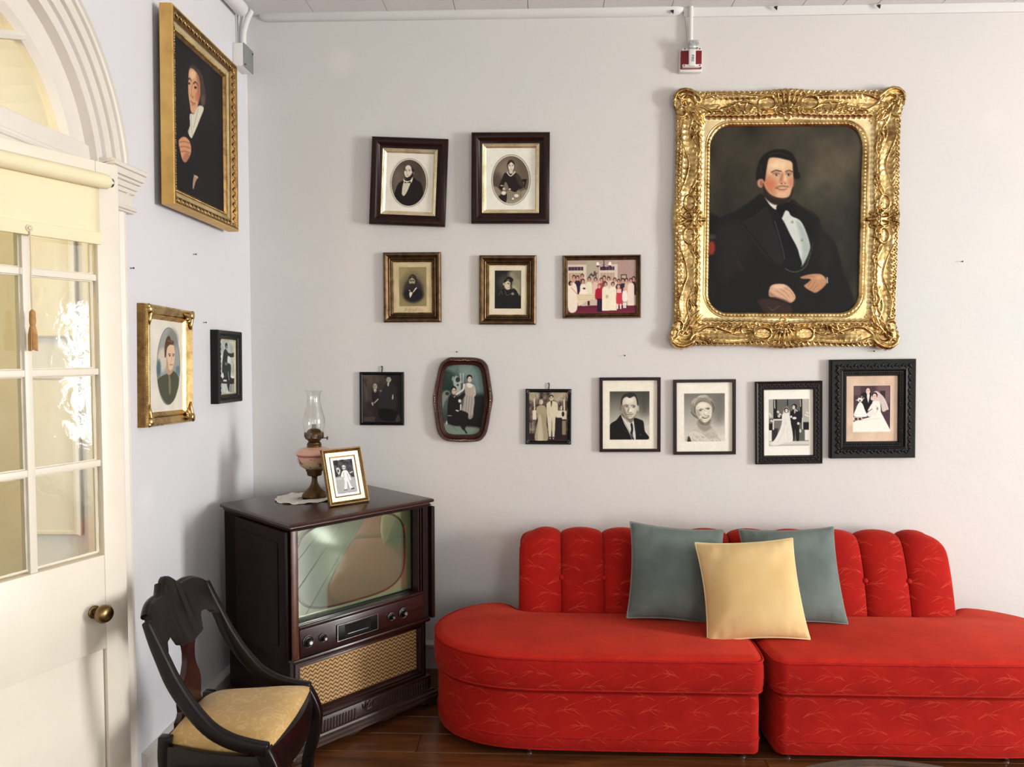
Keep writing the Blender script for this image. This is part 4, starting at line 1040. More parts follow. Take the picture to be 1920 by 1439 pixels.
# ================================================================ PICTURES: painted prints and frame mouldings
class Cv:
    """a small painter: shapes with soft edges laid on a grid of vertices; colours end up in a colour attribute"""
    def __init__(s, x0, y0, x1, y1, n, bg, tr=None):
        s.x0, s.y0, s.x1, s.y1 = x0, y0, x1, y1
        s.nx = n; s.ny = max(4, int(round(n * abs((y1 - y0) / (x1 - x0)))))
        s.X, s.Y = np.meshgrid(np.linspace(x0, x1, s.nx), np.linspace(y0, y1, s.ny))
        s.cell = abs(x1 - x0) / (s.nx - 1); s.tr = tr; s.frame = None
        s.P = np.ones((s.ny, s.nx, 3)) * np.array(bg, float)
    def mixin(s, a, col):
        a = np.clip(a, 0, 1)[..., None]; s.P = s.P * (1 - a) + np.array(col, float) * a; return s
    def box(s, pts, pad):
        p = np.array(pts); xs = s.X[0]; ys = s.Y[:, 0]
        lo, hi = p.min(0) - pad, p.max(0) + pad
        ix = np.where((xs >= lo[0]) & (xs <= hi[0]))[0]; iy = np.where((ys >= lo[1]) & (ys <= hi[1]))[0]
        if len(ix) == 0 or len(iy) == 0: return None
        return slice(iy[0], iy[-1] + 1), slice(ix[0], ix[-1] + 1)
    def put(s, sl, a, col):
        if s.frame is not None: a = a * ((s.X[sl] > s.frame[0]) & (s.X[sl] < s.frame[2]) & (s.Y[sl] > s.frame[1]) & (s.Y[sl] < s.frame[3]))
        a = np.clip(a, 0, 1)[..., None]; s.P[sl] = s.P[sl] * (1 - a) + np.array(col, float) * a
    def seg(s, X, Y, P, closed):
        d = np.full(X.shape, 1e9); ins = np.zeros(X.shape, bool); n = len(P)
        for i in range(n if closed else n - 1):
            ax, ay = P[i]; bx, by = P[(i + 1) % n]; vx, vy = bx - ax, by - ay; L = vx * vx + vy * vy + 1e-9
            t = np.clip(((X - ax) * vx + (Y - ay) * vy) / L, 0, 1)
            d = np.minimum(d, np.hypot(X - ax - t * vx, Y - ay - t * vy))
            if closed:
                c = ((ay > Y) != (by > Y)); ins ^= c & (X < (bx - ax) * (Y - ay) / ((by - ay) if by != ay else 1e-9) + ax)
        return d, ins
    def pts(s, P): return [s.tr(*p) for p in P] if s.tr else [tuple(p) for p in P]
    def poly(s, P, col, soft=0, a=1.0, sm=True, clip=None):
        if sm: P = catmull(P, 5, True)
        P = s.pts(P); so = max(soft * (s.k if s.tr else 1), s.cell * 0.9)
        sl = s.box(P, so * 1.5)
        if sl is None: return s
        d, ins = s.seg(s.X[sl], s.Y[sl], P, True); sd = np.where(ins, -d, d)
        m = a * (0.5 - sd / so)
        m = np.clip(m, 0, a)
        if clip is not None: m = m * clip[sl]
        s.put(sl, m, col); return s
    def ell(s, cx, cy, rx, ry, col, soft=0, a=1.0, rot=0, clip=None):
        c, q = math.cos(rot), math.sin(rot)
        P = [(cx + rx * math.cos(t) * c - ry * math.sin(t) * q, cy + rx * math.cos(t) * q + ry * math.sin(t) * c) for t in np.linspace(0, 2 * PI, 44 if max(rx, ry) > 150 else 20, endpoint=False)]
        return s.poly(P, col, soft, a, False, clip)
    def line(s, P, wd, col, a=1.0, soft=0, sm=True):
        if sm and len(P) > 2: P = catmull(P, 4)
        P = s.pts(P); k = s.k if s.tr else 1; wd = wd * k; so = max(soft * k, s.cell * 0.9)
        sl = s.box(P, wd + so)
        if sl is None: return s
        d, _ = s.seg(s.X[sl], s.Y[sl], P, False)
        s.put(sl, a * np.clip(0.5 - (d - wd / 2) / so, 0, 1) * min(1, wd / s.cell), col); return s
    def rect(s, x0, y0, x1, y1, col, soft=0, a=1.0): return s.poly([(x0, y0), (x1, y0), (x1, y1), (x0, y1)], col, soft, a, False)
    def vgrad(s, y0, y1, c0, c1, x0=None, x1=None, a=1.0):
        t = np.clip((s.Y - y0) / (y1 - y0), 0, 1)[..., None]; col = np.array(c0, float) * (1 - t) + np.array(c1, float) * t
        m = np.ones(s.X.shape) * a
        if x0 is not None: m = m * ((s.X >= x0) & (s.X <= x1) & (s.Y >= min(y0, y1)) & (s.Y <= max(y0, y1)))
        s.P = s.P * (1 - m[..., None]) + col * m[..., None]; return s
    def mask_ell(s, cx, cy, rx, ry):
        r = np.hypot((s.X - cx) / rx, (s.Y - cy) / ry); return np.clip(0.5 - (r - 1) * min(rx, ry) / (s.cell * 0.9), 0, 1)
    def noise(s, amp, k=6, seed=0, octs=3):
        g = np.random.default_rng(seed); tot = np.zeros((s.ny, s.nx))
        for o in range(octs):
            m = int(k * 2 ** o) + 2; r = g.random((m + 1, m + 1)) - 0.5
            yy = np.linspace(0, m - 1e-6, s.ny); xx = np.linspace(0, m - 1e-6, s.nx); iy = yy.astype(int); ix = xx.astype(int)
            fy = (yy - iy)[:, None]; fx = (xx - ix)[None, :]; fy = fy * fy * (3 - 2 * fy); fx = fx * fx * (3 - 2 * fx)
            tot += (r[iy][:, ix] * (1 - fy) * (1 - fx) + r[iy][:, ix + 1] * (1 - fy) * fx + r[iy + 1][:, ix] * fy * (1 - fx) + r[iy + 1][:, ix + 1] * fy * fx) / 2 ** o
        s.P = s.P * (1 + amp * 2 * tot[..., None]); return s
    def tone(s, gray=None, gain=1.0):
        if gray is not None:
            g = s.P.mean(2, keepdims=True); s.P = s.P * (1 - gray) + g * gray
        s.P = s.P * gain; return s
    def mesh(s, name, w, h, z, material, parent, mask=None, x0=None, y0=None, bulge=0.0, flip=1):
        xs = np.linspace(-w / 2, w / 2, s.nx); ys = np.linspace(h / 2, -h / 2, s.ny)
        Xm, Ym = np.meshgrid(xs, ys)
        Zm = np.full(Xm.shape, z) + bulge * (1 - (2 * Xm / w) ** 2) * (1 - (2 * Ym / h) ** 2)
        v = np.c_[Xm.ravel(), Ym.ravel(), Zm.ravel()]
        i = np.arange(s.ny - 1)[:, None] * s.nx + np.arange(s.nx - 1)[None, :]
        f = np.stack([i, i + s.nx, i + s.nx + 1, i + 1], -1)
        if mask is not None:
            mk = mask(Xm, Ym); f = f[(mk[:-1, :-1] & mk[1:, :-1] & mk[1:, 1:] & mk[:-1, 1:])]
        f = f.reshape(-1, 4); me = bpy.data.meshes.new(name)
        me.vertices.add(len(v)); me.vertices.foreach_set('co', v.ravel())
        me.loops.add(f.size); me.loops.foreach_set('vertex_index', f.ravel().astype(np.int32))
        me.polygons.add(len(f)); me.polygons.foreach_set('loop_start', np.arange(0, f.size, 4, dtype=np.int32))
        me.update(calc_edges=True); me.validate()
        at = me.color_attributes.new('Col', 'FLOAT_COLOR', 'POINT')
        col = np.c_[s2l(np.clip(s.P, 0, 255)).reshape(-1, 3), np.ones(s.nx * s.ny)]
        if len(at.data) == len(col): at.data.foreach_set('color', col.ravel())
        if bulge: me.polygons.foreach_set('use_smooth', [True] * len(me.polygons))
        return link(name, me, material, parent)

def rails(name, w, h, prof, material, parent, smooth=30):
    """mitred moulding: prof = (inset, height) in mm, from the wall side outward to the sight edge"""
    rs = []
    for d, z in prof:
        a, b, z = w / 2 - d / 1000, h / 2 - d / 1000, z / 1000
        rs.append([Vector((-a, -b, z)), Vector((a, -b, z)), Vector((a, b, z)), Vector((-a, b, z))])
    return MB().rings(rs, True, False, False).build(name, material, parent, smooth=smooth)
def backing(w, h, parent, z=0.004, material=None):
    return MB().box(-w / 2 + 0.008, w / 2 - 0.008, -h / 2 + 0.008, h / 2 - 0.008, 0.001, z).build('backing', material or BLKBR, parent)
def frame_root(label, TL, TR, BR, BL, t, axis=1, dx=0.0, group='framed family pictures on the walls', name='picture_frame'):
    val = -t if axis == 1 else XL + t
    p = [on(axis, val, *q) for q in (TL, TR, BR, BL)]
    if axis == 1: q = [Vector((a.x, a.z)) for a in p]
    else: q = [Vector((a.y, a.z)) for a in p]
    c = (q[0] + q[1] + q[2] + q[3]) / 4
    ex = ((q[1] - q[0]) + (q[2] - q[3])) / 2; ey = ((q[0] - q[3]) + (q[1] - q[2])) / 2
    w, h = ex.length, ey.length
    roll = math.atan2(ex.y, ex.x) * 0.5 + (math.atan2(ey.y, ey.x) - PI / 2) * 0.5
    if axis == 1: M = Matrix.Rotation(PI / 2, 3, 'X'); loc = (c.x, 0, c.y)
    else: M = Matrix(((0, 0, 1), (1, 0, 0), (0, 1, 0))); loc = (XL, c.x, c.y)
    r = empty(name, loc, (M @ Matrix.Rotation(roll, 3, 'Z')).to_euler(), label, 'picture', group)
    return r, w, h
def zc(ox, oy, k): return lambda a, b: (ox + a / k, oy + b / k)
def beads(name, w, h, d, z, r, step, material, parent, flat=0.8):
    m = MB(); a, b = w / 2 - d, h / 2 - d
    nx, ny = max(2, int(2 * a / step)), max(2, int(2 * b / step))
    P = [(-a + 2 * a * k / nx, s_ * b) for k in range(nx + 1) for s_ in (-1, 1)] + [(s_ * a, -b + 2 * b * k / ny) for k in range(1, ny) for s_ in (-1, 1)]
    for x, y in P: m.blob((x, y, z), r, r, r * flat, 6, 4)
    o = m.build(name, material, parent, smooth=70, recalc=False); o['kind'] = 'stuff'; return o
def leaves(name, w, h, d, z, size, step, material, parent):
    """a running row of small carved leaves along the four rails, alternating in slant"""
    m = MB(); a, b = w / 2 - d, h / 2 - d
    def leaf(x, y, ang):
        M = Matrix.Translation((x, y, z)) @ Matrix.Rotation(ang, 4, 'Z'); m.blob((0, 0, 0), size, size * 0.42, size * 0.3, 6, 4, M)
    nx, ny = max(2, int(2 * a / step)), max(2, int(2 * b / step))
    for k in range(nx + 1):
        x = -a + 2 * a * k / nx
        for s_ in (-1, 1): leaf(x, s_ * b + (0.25 * size if k % 2 else -0.25 * size), 0.7 if k % 2 else -0.7)
    for k in range(ny + 1):
        y = -b + 2 * b * k / ny
        for s_ in (-1, 1): leaf(s_ * a + (0.25 * size if k % 2 else -0.25 * size), y, PI / 2 + (0.7 if k % 2 else -0.7))
    o = m.build(name, material, parent, smooth=70, recalc=False); o['kind'] = 'stuff'; return o
def hook(parent, y):
    MB().tube([(0, y - 0.004, 0.006), (0.001, y + 0.008, 0.007), (0.003, y + 0.020, 0.008), (0.001, y + 0.029, 0.006), (-0.003, y + 0.027, 0.003)], 0.0028, 7).build('hanging_hook', IRON, parent, smooth=60)

# small features used in the tiny photographs
def face(c, x, y, w, h, skin, dark, mouth=True, soft=0):
    c.ell(x, y, w, h, skin, soft)
    c.ell(x - w * 0.55, y + h * 0.1, w * 0.4, h * 0.8, tuple(v * 0.8 for v in skin), w * 0.5, 0.6)
    for sx in (-0.38, 0.38):
        c.line([(x + sx * w - w * 0.22, y - h * 0.20), (x + sx * w + w * 0.22, y - h * 0.22)], h * 0.10, dark, 0.7)
        c.ell(x + sx * w, y - h * 0.06, w * 0.16, h * 0.08, dark, 0, 0.85)
    c.line([(x - w * 0.02, y), (x - w * 0.08, y + h * 0.3), (x + w * 0.1, y + h * 0.32)], w * 0.12, tuple(v * 0.7 for v in skin), 0.7)
    if mouth: c.line([(x - w * 0.3, y + h * 0.55), (x + w * 0.3, y + h * 0.55)], h * 0.09, tuple(v * 0.5 for v in skin), 0.8)

# ---------------------------------------------------------------- 1, 2: the two rosewood frames with oval portraits
ROSE_P = [(0, 13), (0, 36), (5, 43), (14, 46), (24, 44), (32, 36), (40, 24), (50, 21), (52, 23)]
LINER_P = [(51, 18), (51, 25), (54, 26), (58, 21), (61, 22), (69, 14), (71, 12)]
def rose_frame(label, cs):
    r, w, h = frame_root(label, *cs, 0.043); backing(w, h, r)
    rails('frame', w, h, ROSE_P, ROSEW, r, 40); rails('gilt_liner', w, h, LINER_P, CHAMP, r, 20)
    return r, w, h
z = zc(680, 240, 7.194)
r, w_, h_ = rose_frame('deep rosewood frame, oval portrait of bearded man with bow tie, hanging crooked', (z(118, 100), z(1144, 150), z(1112, 1333), z(85, 1285)))
c = Cv(300, 325, 965, 1150, 130, (236, 231, 217)); c.noise(0.02, 4, 3)
OVX, OVY, ORX, ORY = 628, 742, 240, 322
c.ell(OVX, OVY, 262, 342, (120, 105, 82)); c.ell(OVX, OVY, 255, 336, (226, 220, 204))
cl_ = c.mask_ell(OVX, OVY, ORX, ORY)
c.mixin(cl_, (88, 76, 68)); c.poly([(380, 600), (520, 560), (560, 760), (420, 900)], (122, 106, 94), 160, 0.8, clip=cl_); c.ell(760, 560, 90, 180, (70, 60, 54), 120, 0.7, clip=cl_)
c.poly([(420, 960), (470, 780), (520, 728), (570, 706), (690, 672), (745, 706), (800, 748), (830, 860), (840, 1080), (420, 1080)], (36, 30, 30), 12, clip=cl_)
c.line([(560, 730), (530, 860), (520, 980)], 5, (58, 50, 48), 0.8); c.line([(668, 690), (660, 800), (610, 930)], 6, (62, 54, 52), 0.8); c.line([(770, 790), (760, 940)], 5, (52, 45, 44), 0.8)
c.poly([(558, 735), (645, 735), (632, 800), (600, 880), (568, 926), (545, 915), (536, 870)], (214, 205, 182), 8); c.line([(590, 750), (575, 910)], 4, (180, 170, 150), 0.7)
c.poly([(552, 690), (580, 715), (640, 712), (678, 655), (664, 735), (600, 752), (558, 730)], (228, 220, 200), 6)
c.poly([(570, 726), (600, 738), (650, 720), (648, 744), (600, 744), (572, 748)], (36, 30, 28), 5)
c.ell(618, 590, 66, 100, (58, 46, 42), 8); c.ell(612, 588, 56, 94, (226, 215, 194), 10); c.ell(680, 605, 13, 26, (190, 172, 150), 6)
c.poly([(655, 520), (690, 560), (690, 590), (664, 580)], (44, 36, 34), 10); c.poly([(556, 540), (566, 520), (572, 560), (560, 580)], (60, 48, 44), 8)
c.poly([(556, 618), (572, 655), (600, 668), (640, 645), (664, 610), (684, 590), (682, 650), (650, 690), (612, 704), (576, 685)], (46, 37, 34), 10)
for ex_ in (582, 630): c.line([(ex_ - 14, 560), (ex_ + 14, 560)], 7, (80, 62, 52), 0.8); c.ell(ex_, 575, 9, 6, (50, 40, 36), 3)
c.line([(600, 575), (592, 612), (608, 616)], 6, (170, 148, 126), 0.8); c.line([(588, 638), (618, 636)], 7, (128, 96, 84), 0.9)
c.noise(0.016, 40, 5, 2).mesh('print', w_ - 0.136, h_ - 0.136, 0.0125, PRINT, r)

z = zc(870, 230, 7.194)
r, w_, h_ = rose_frame('deep rosewood frame, oval portrait of seated woman in dark dress', (z(97, 125), z(1160, 122), z(1150, 1355), z(97, 1355)))
c = Cv(300, 350, 955, 1168, 130, (234, 233, 220)); c.noise(0.015, 4, 4)
c.ell(632, 772, 258, 334, (110, 100, 86)); c.ell(632, 772, 250, 327, (224, 220, 206))
cl_ = c.mask_ell(632, 772, 238, 312)
c.mixin(cl_, (104, 90, 76)); c.ell(560, 660, 130, 160, (150, 136, 116), 160, 0.7, clip=cl_); c.ell(450, 800, 80, 120, (70, 58, 50), 80, 0.6, clip=cl_)
c.poly([(395, 870), (440, 860), (490, 905), (500, 960), (440, 980), (400, 930)], (140, 128, 108), 14, clip=cl_)
c.poly([(470, 1000), (560, 930), (640, 900), (760, 920), (830, 900), (840, 960), (760, 1060), (650, 1100), (540, 1080)], (150, 140, 118), 14, clip=cl_)
c.poly([(470, 1000), (530, 950), (580, 960), (570, 1060), (520, 1060)], (42, 34, 32), 14, clip=cl_)
for k in range(8): c.line([(580 + k * 26, 940 - 6 * abs(k - 4)), (600 + k * 26 - 20, 1050 - 10 * abs(k - 3))], 7, (66, 56, 48), 0.65)
c.poly([(586, 678), (548, 682), (516, 750), (482, 835), (474, 880), (520, 905), (562, 800), (598, 868), (612, 900), (690, 935), (730, 900), (785, 880), (796, 830), (756, 745), (722, 700), (676, 672)], (40, 33, 32), 10, clip=cl_)
c.poly([(690, 720), (730, 700), (775, 780), (790, 850), (750, 850)], (74, 64, 58), 30, 0.7); c.poly([(560, 800), (600, 870), (560, 920), (530, 890)], (126, 112, 96), 8)
c.poly([(780, 765), (838, 765), (836, 790), (815, 870), (800, 865), (808, 800), (782, 798)], (34, 28, 26), 6, clip=cl_)
c.poly([(586, 668), (628, 715), (676, 662), (690, 676), (628, 728), (578, 682)], (212, 202, 182), 6)
c.ell(632, 585, 52, 76, (40, 32, 30), 8); c.ell(634, 592, 41, 66, (226, 216, 196), 8); c.poly([(600, 545), (634, 525), (668, 548), (670, 570), (634, 540), (600, 572)], (44, 35, 32), 6)
c.rect(612, 640, 655, 690, (216, 204, 184), 10)
for ex_ in (614, 654): c.line([(ex_ - 12, 576), (ex_ + 12, 576)], 5, (110, 92, 78), 0.8); c.ell(ex_, 587, 8, 5, (56, 44, 38), 3)
c.line([(634, 590), (630, 618), (638, 620)], 5, (176, 156, 134), 0.8); c.line([(622, 634), (646, 634)], 5, (140, 106, 92), 0.9)
c.ell(538, 945, 30, 26, (230, 220, 200), 8); c.ell(540, 890, 18, 14, (210, 200, 180), 8); c.ell(706, 980, 30, 22, (226, 216, 196), 8); c.ell(660, 1020, 16, 14, (220, 210, 190), 6); c.ell(617, 893, 15, 9, (224, 216, 200), 5); c.ell(512, 848, 20, 7, (200, 190, 170), 5)
c.noise(0.016, 40, 6, 2).mesh('print', w_ - 0.136, h_ - 0.136, 0.0125, PRINT, r)

# ---------------------------------------------------------------- 3, 4: bronze ridged frames
BRZ_P = [(0, 0), (0, 17), (3, 22), (8, 25), (13, 24), (25, 12), (27, 16), (30, 17), (33, 15), (36, 10), (38, 13), (41, 12), (45, 7), (48, 6)]
def bronze_frame(label, cs):
    r, w, h = frame_root(label, *cs, 0.024); backing(w, h, r); rails('frame', w, h, BRZ_P, BRZFR, r, 25)
    rails('sight_edge', w, h, [(47, 5), (47, 8.5), (50, 8), (51, 5)], BRZLT, r, 20); return r, w, h
z = zc(700, 460, 8.993)
r, w_, h_ = bronze_frame('ridged bronze frame, vignette of bearded man above a signature', (z(155, 115), z(1130, 118), z(1145, 1300), z(175, 1300)))
c = Cv(325, 288, 970, 1130, 110, (206, 188, 150)); c.noise(0.05, 3, 7)
c.rect(420, 368, 884, 1022, (146, 132, 92), 6); c.poly([(430, 380), (560, 390), (500, 520), (430, 560)], (168, 152, 106), 120, 0.8)
c.ell(655, 720, 190, 250, (96, 88, 70), 140, 0.8); c.ell(660, 760, 165, 195, (52, 48, 46), 60, 0.95); c.ell(660, 830, 170, 120, (30, 28, 32), 60, 0.95)
c.ell(650, 600, 76, 110, (40, 36, 32), 20); c.ell(640, 600, 52, 84, (176, 164, 134), 14); c.poly([(590, 545), (640, 520), (700, 545), (690, 580), (640, 545), (600, 575)], (48, 44, 38), 14)
for ex_ in (618, 662): c.line([(ex_ - 18, 588), (ex_ + 16, 588)], 12, (42, 36, 30), 0.9); c.ell(ex_, 602, 11, 7, (30, 26, 22), 4)
c.line([(640, 600), (630, 640), (648, 644)], 8, (110, 98, 76), 0.8)
c.poly([(590, 660), (640, 640), (690, 655), (690, 720), (650, 760), (610, 740)], (44, 40, 36), 18)
c.poly([(588, 745), (620, 770), (650, 780), (700, 715), (720, 720), (660, 790), (640, 800), (600, 780)], (220, 212, 190), 6); c.poly([(598, 770), (650, 775), (645, 800), (600, 795)], (30, 28, 28), 6)
c.poly([(596, 790), (645, 795), (625, 850), (602, 876)], (226, 218, 198), 6)
sig = [(500, 1110), (545, 1050), (520, 1108), (535, 1075), (580, 1085), (610, 1045), (585, 1112), (620, 1080), (640, 1095), (660, 1072), (672, 1098), (720, 1050), (690, 1100), (730, 1082), (750, 1098), (775, 1078), (795, 1096), (835, 1084)]
c.line(sig, 4, (88, 72, 48), 0.85); c.line([(690, 1055), (745, 1052), (760, 1068)], 4, (88, 72, 48), 0.8)
c.noise(0.016, 40, 8, 2).mesh('print', w_ - 0.096, h_ - 0.096, 0.0055, PRINT, r)
z = zc(890, 470, 9.592)
r, w_, h_ = bronze_frame('ridged bronze frame, woman with piled dark hair in black dress', (z(80, 80), z(1110, 85), z(1105, 1335), z(78, 1330)))
c = Cv(250, 258, 930, 1162, 110, (222, 212, 188)); c.noise(0.03, 3, 9)
c.rect(352, 352, 832, 1046, (36, 35, 35), 4); c.frame = (353, 353, 831, 1045); c.poly([(640, 360), (828, 360), (828, 820), (760, 780), (640, 640), (600, 480)], (150, 146, 118), 90, 0.95); c.poly([(700, 370), (826, 370), (826, 520), (740, 480)], (112, 110, 86), 70, 0.8); c.poly([(660, 640), (720, 640), (800, 760), (740, 720)], (190, 182, 152), 60, 0.7)
c.ell(540, 560, 120, 120, (96, 94, 80), 120, 0.5)
c.poly([(500, 640), (520, 540), (560, 490), (600, 460), (660, 480), (690, 520), (670, 560), (660, 600), (560, 540), (530, 600), (520, 660)], (30, 28, 26), 12)
c.ell(592, 610, 68, 92, (208, 198, 170), 12); c.poly([(640, 560), (668, 560), (660, 660), (640, 690), (632, 620)], (52, 48, 42), 16, 0.9); c.poly([(525, 545), (560, 525), (650, 540), (640, 570), (590, 540), (530, 575)], (34, 31, 28), 10)
c.line([(580, 582), (620, 582)], 9, (50, 44, 38)); c.ell(603, 596, 12, 7, (34, 30, 26), 3); c.ell(545, 596, 9, 6, (90, 80, 66), 4); c.line([(610, 600), (628, 636), (610, 642)], 7, (140, 126, 100), 0.8); c.line([(590, 664), (624, 662)], 7, (120, 92, 76), 0.8); c.ell(512, 600, 10, 26, (188, 176, 150), 6)
c.poly([(352, 1046), (360, 900), (420, 760), (500, 690), (560, 715), (640, 700), (700, 680), (750, 720), (790, 800), (832, 840), (832, 1046)], (30, 29, 30), 10)
for P in ([(540, 715), (560, 790), (600, 800), (640, 770)], [(430, 800), (470, 720), (490, 790)], [(650, 780), (680, 750), (700, 780), (660, 800)]): c.line(P, 9, (126, 120, 104), 0.6)
c.ell(680, 775, 26, 20, (170, 164, 146), 12, 0.8)
c.noise(0.016, 40, 10, 2).mesh('print', w_ - 0.096, h_ - 0.096, 0.0055, PRINT, r)

# ---------------------------------------------------------------- 5: the colour group photograph
z = zc(1040, 460, 9.594)
r, w_, h_ = frame_root('wide thin bronze frame, colour photo of large family party around a table', z(145, 185), z(1556, 165), z(1552, 1305), z(148, 1320), 0.019)
backing(w_, h_, r); rails('frame', w_, h_, [(0, 0), (0, 14), (2, 19), (5, 19), (13, 11), (15, 14), (18, 13), (22, 8), (24, 6)], BRZFR, r, 25)
c = Cv(230, 268, 1458, 1228, 150, (182, 160, 146))
c.vgrad(268, 600, (176, 156, 142), (190, 166, 152)); c.rect(1130, 268, 1460, 640, (176, 148, 138), 30); c.rect(560, 268, 760, 600, (178, 168, 148), 30)
c.vgrad(1080, 1228, (96, 32, 52), (120, 40, 58), 230, 1460)
for x0 in (230, 800):
    wd = 340 if x0 == 230 else 330
    c.rect(x0, 345, x0 + wd, 900, (216, 202, 184), 8); c.rect(x0 + 12, 385, x0 + wd - 55, 450, (70, 46, 66), 5)
    for k in range(5): c.rect(x0 + 12 + k * 56, 385, x0 + 17 + k * 56, 450, (180, 164, 156), 3)
    c.rect(x0 + 15, 495, x0 + wd - 55, 640, (186, 160, 134), 6)
    for k in range(5): c.rect(x0 + 15 + k * 56, 495, x0 + 22 + k * 56, 640, (214, 200, 180), 3)
for lx in (775, 995): c.ell(lx, 335, 26, 34, (246, 240, 226), 8); c.ell(lx, 378, 24, 14, (74, 40, 56), 8)
c.line([(884, 268), (886, 370), (870, 440)], 16, (70, 40, 60)); c.line([(790, 380), (884, 350), (985, 380)], 9, (74, 44, 62)); c.poly([(850, 440), (880, 360), (930, 440)], (70, 40, 60), 8)
c.rect(1190, 530, 1295, 620, (60, 36, 36), 4); c.rect(1204, 545, 1282, 606, (196, 170, 146), 4)
for P in ([(620, 560), (660, 510), (690, 560)], [(700, 560), (720, 470), (745, 560)], [(640, 530), (700, 545), (760, 500)]): c.line(P, 18, (62, 46, 48), 0.85)
SK = (214, 160, 140)
def person(x, top, hw, bot, dress, hair=(56, 34, 36), hy=None, sk=SK):
    hh = 44
    c.poly([(x - hw * 0.55, top + 84), (x + hw * 0.55, top + 84), (x + hw, top + 130), (x + hw * 1.05, bot), (x - hw * 1.05, bot), (x - hw, top + 130)], dress, 8, sm=False)
    c.ell(x, top + 34, 33, 42, hair, 6); c.ell(x, top + 48, 22, 34, sk, 5); c.rect(x - 9, top + 72, x + 9, top + 92, sk, 5)
    c.ell(x - 8, top + 42, 4, 4, (120, 70, 64), 2); c.ell(x + 8, top + 42, 4, 4, (120, 70, 64), 2); c.line([(x - 7, top + 62), (x + 7, top + 62)], 5, (170, 84, 78), 0.8)
for (x, tp, hw, bt, dr) in ((345, 535, 50, 900, (196, 150, 136)), (495, 515, 46, 800, (120, 80, 80)), (735, 580, 52, 900, (232, 190, 176)), (840, 590, 44, 880, (176, 70, 86)), (890, 550, 40, 800, (130, 70, 70)),
                            (410, 545, 56, 960, (52, 34, 58)), (970, 570, 48, 900, (222, 200, 180)), (1080, 590, 44, 900, (226, 206, 188)), (1225, 600, 48, 960, (58, 38, 60)), (1290, 600, 36, 1000, (206, 180, 160)), (1150, 615, 54, 960, (60, 40, 66)), (1420, 570, 40, 900, (60, 40, 46))):
    person(x, tp, hw, bt, dr)
person(510, 605, 54, 880, (238, 226, 206)); person(620, 570, 54, 900, (232, 226, 196)); person(1370, 600, 58, 1090, (238, 216, 202), (48, 30, 32))
c.poly([(240, 760), (280, 690), (350, 670), (400, 780), (395, 1160), (245, 1170)], (240, 226, 206), 8); c.ell(280, 680, 36, 44, (48, 30, 34), 6); c.ell(300, 690, 22, 30, SK, 6); c.line([(300, 760), (380, 850), (400, 880)], 16, SK)
c.poly([(440, 880), (480, 800), (540, 790), (590, 880)], (242, 232, 214), 8); c.ell(530, 775, 26, 16, (70, 40, 40), 6)
c.poly([(385, 880), (730, 865), (760, 960), (600, 1000), (430, 1095)], (226, 212, 180), 8, sm=False)
for k in range(34): c.ell(410 + (k % 12) * 28 + 6 * (k // 12), 905 + (k // 12) * 34, 7, 6, (170, 130, 96), 4, 0.7)
c.poly([(470, 1080), (590, 1000), (760, 975), (760, 1060), (560, 1090)], (206, 186, 170), 10); c.rect(590, 1000, 630, 1080, (66, 28, 44), 6)
c.poly([(800, 760), (850, 780), (870, 900), (860, 970), (735, 970), (732, 820), (760, 780)], (172, 28, 56), 8); c.rect(762, 960, 858, 1200, (44, 24, 50), 6); c.ell(800, 735, 30, 44, (150, 70, 50), 6); c.ell(802, 745, 22, 34, SK, 5)
person(915, 660, 62, 1180, (242, 232, 206), (70, 42, 42)); person(1045, 665, 66, 1175, (244, 234, 208), (52, 32, 36))
c.ell(940, 925, 26, 32, (200, 168, 120), 10, 0.8); c.line([(1000, 830), (1080, 825)], 7, (214, 196, 160), 0.7)
c.poly([(1120, 800), (1195, 800), (1222, 1060), (1110, 1060)], (202, 62, 76), 8); c.ell(1150, 750, 26, 36, (200, 160, 120), 6); c.ell(1150, 756, 20, 28, SK, 5); c.rect(1118, 790, 1196, 860, (232, 200, 190), 8)
for x in (1130, 1185): c.rect(x - 14, 1060, x + 12, 1150, (240, 228, 220), 6)
c.poly([(1225, 830), (1295, 830), (1305, 1000), (1220, 1000)], (242, 232, 220), 8); c.ell(1256, 795, 26, 34, (214, 190, 150), 6); c.ell(1256, 802, 19, 26, SK, 5)
for x in (1243, 1272): c.rect(x - 12, 1040, x + 12, 1135, (240, 234, 228), 6)
c.noise(0.016, 40, 12, 2).mesh('print', w_ - 0.047, h_ - 0.047, 0.0055, PRINT, r)

# ---------------------------------------------------------------- 6: small dark couple
z = zc(660, 680, 11.07)
r, w_, h_ = frame_root('small thin black frame, dark photo of two people in long coats', z(155, 200), z(1072, 200), z(1075, 1305), z(158, 1305), 0.015)
backing(w_, h_, r); rails('frame', w_, h_, [(0, 0), (0, 13), (2, 15), (5, 15), (7, 12), (10, 13), (14, 9), (15, 6)], BLKFR, r, 25); hook(r, h_ / 2)
c = Cv(222, 262, 1022, 1256, 110, (56, 48, 44)); c.vgrad(262, 1256, (72, 62, 56), (44, 38, 38)); c.noise(0.22, 4, 13)
c.poly([(700, 262), (1022, 262), (1022, 1256), (860, 1256), (900, 600)], (28, 25, 25), 140, 0.85); c.line([(240, 440), (290, 640), (300, 800)], 40, (104, 90, 72), 0.5, 40)
for x in (330, 380): c.line([(x, 270), (x - 10, 700)], 14, (92, 76, 66), 0.5, 16)
c.poly([(430, 600), (480, 600), (560, 640), (580, 960), (480, 980), (440, 860), (410, 760)], (36, 34, 34), 20); c.poly([(660, 500), (720, 420), (840, 440), (900, 560), (900, 1000), (560, 980), (600, 640)], (42, 42, 43), 30)
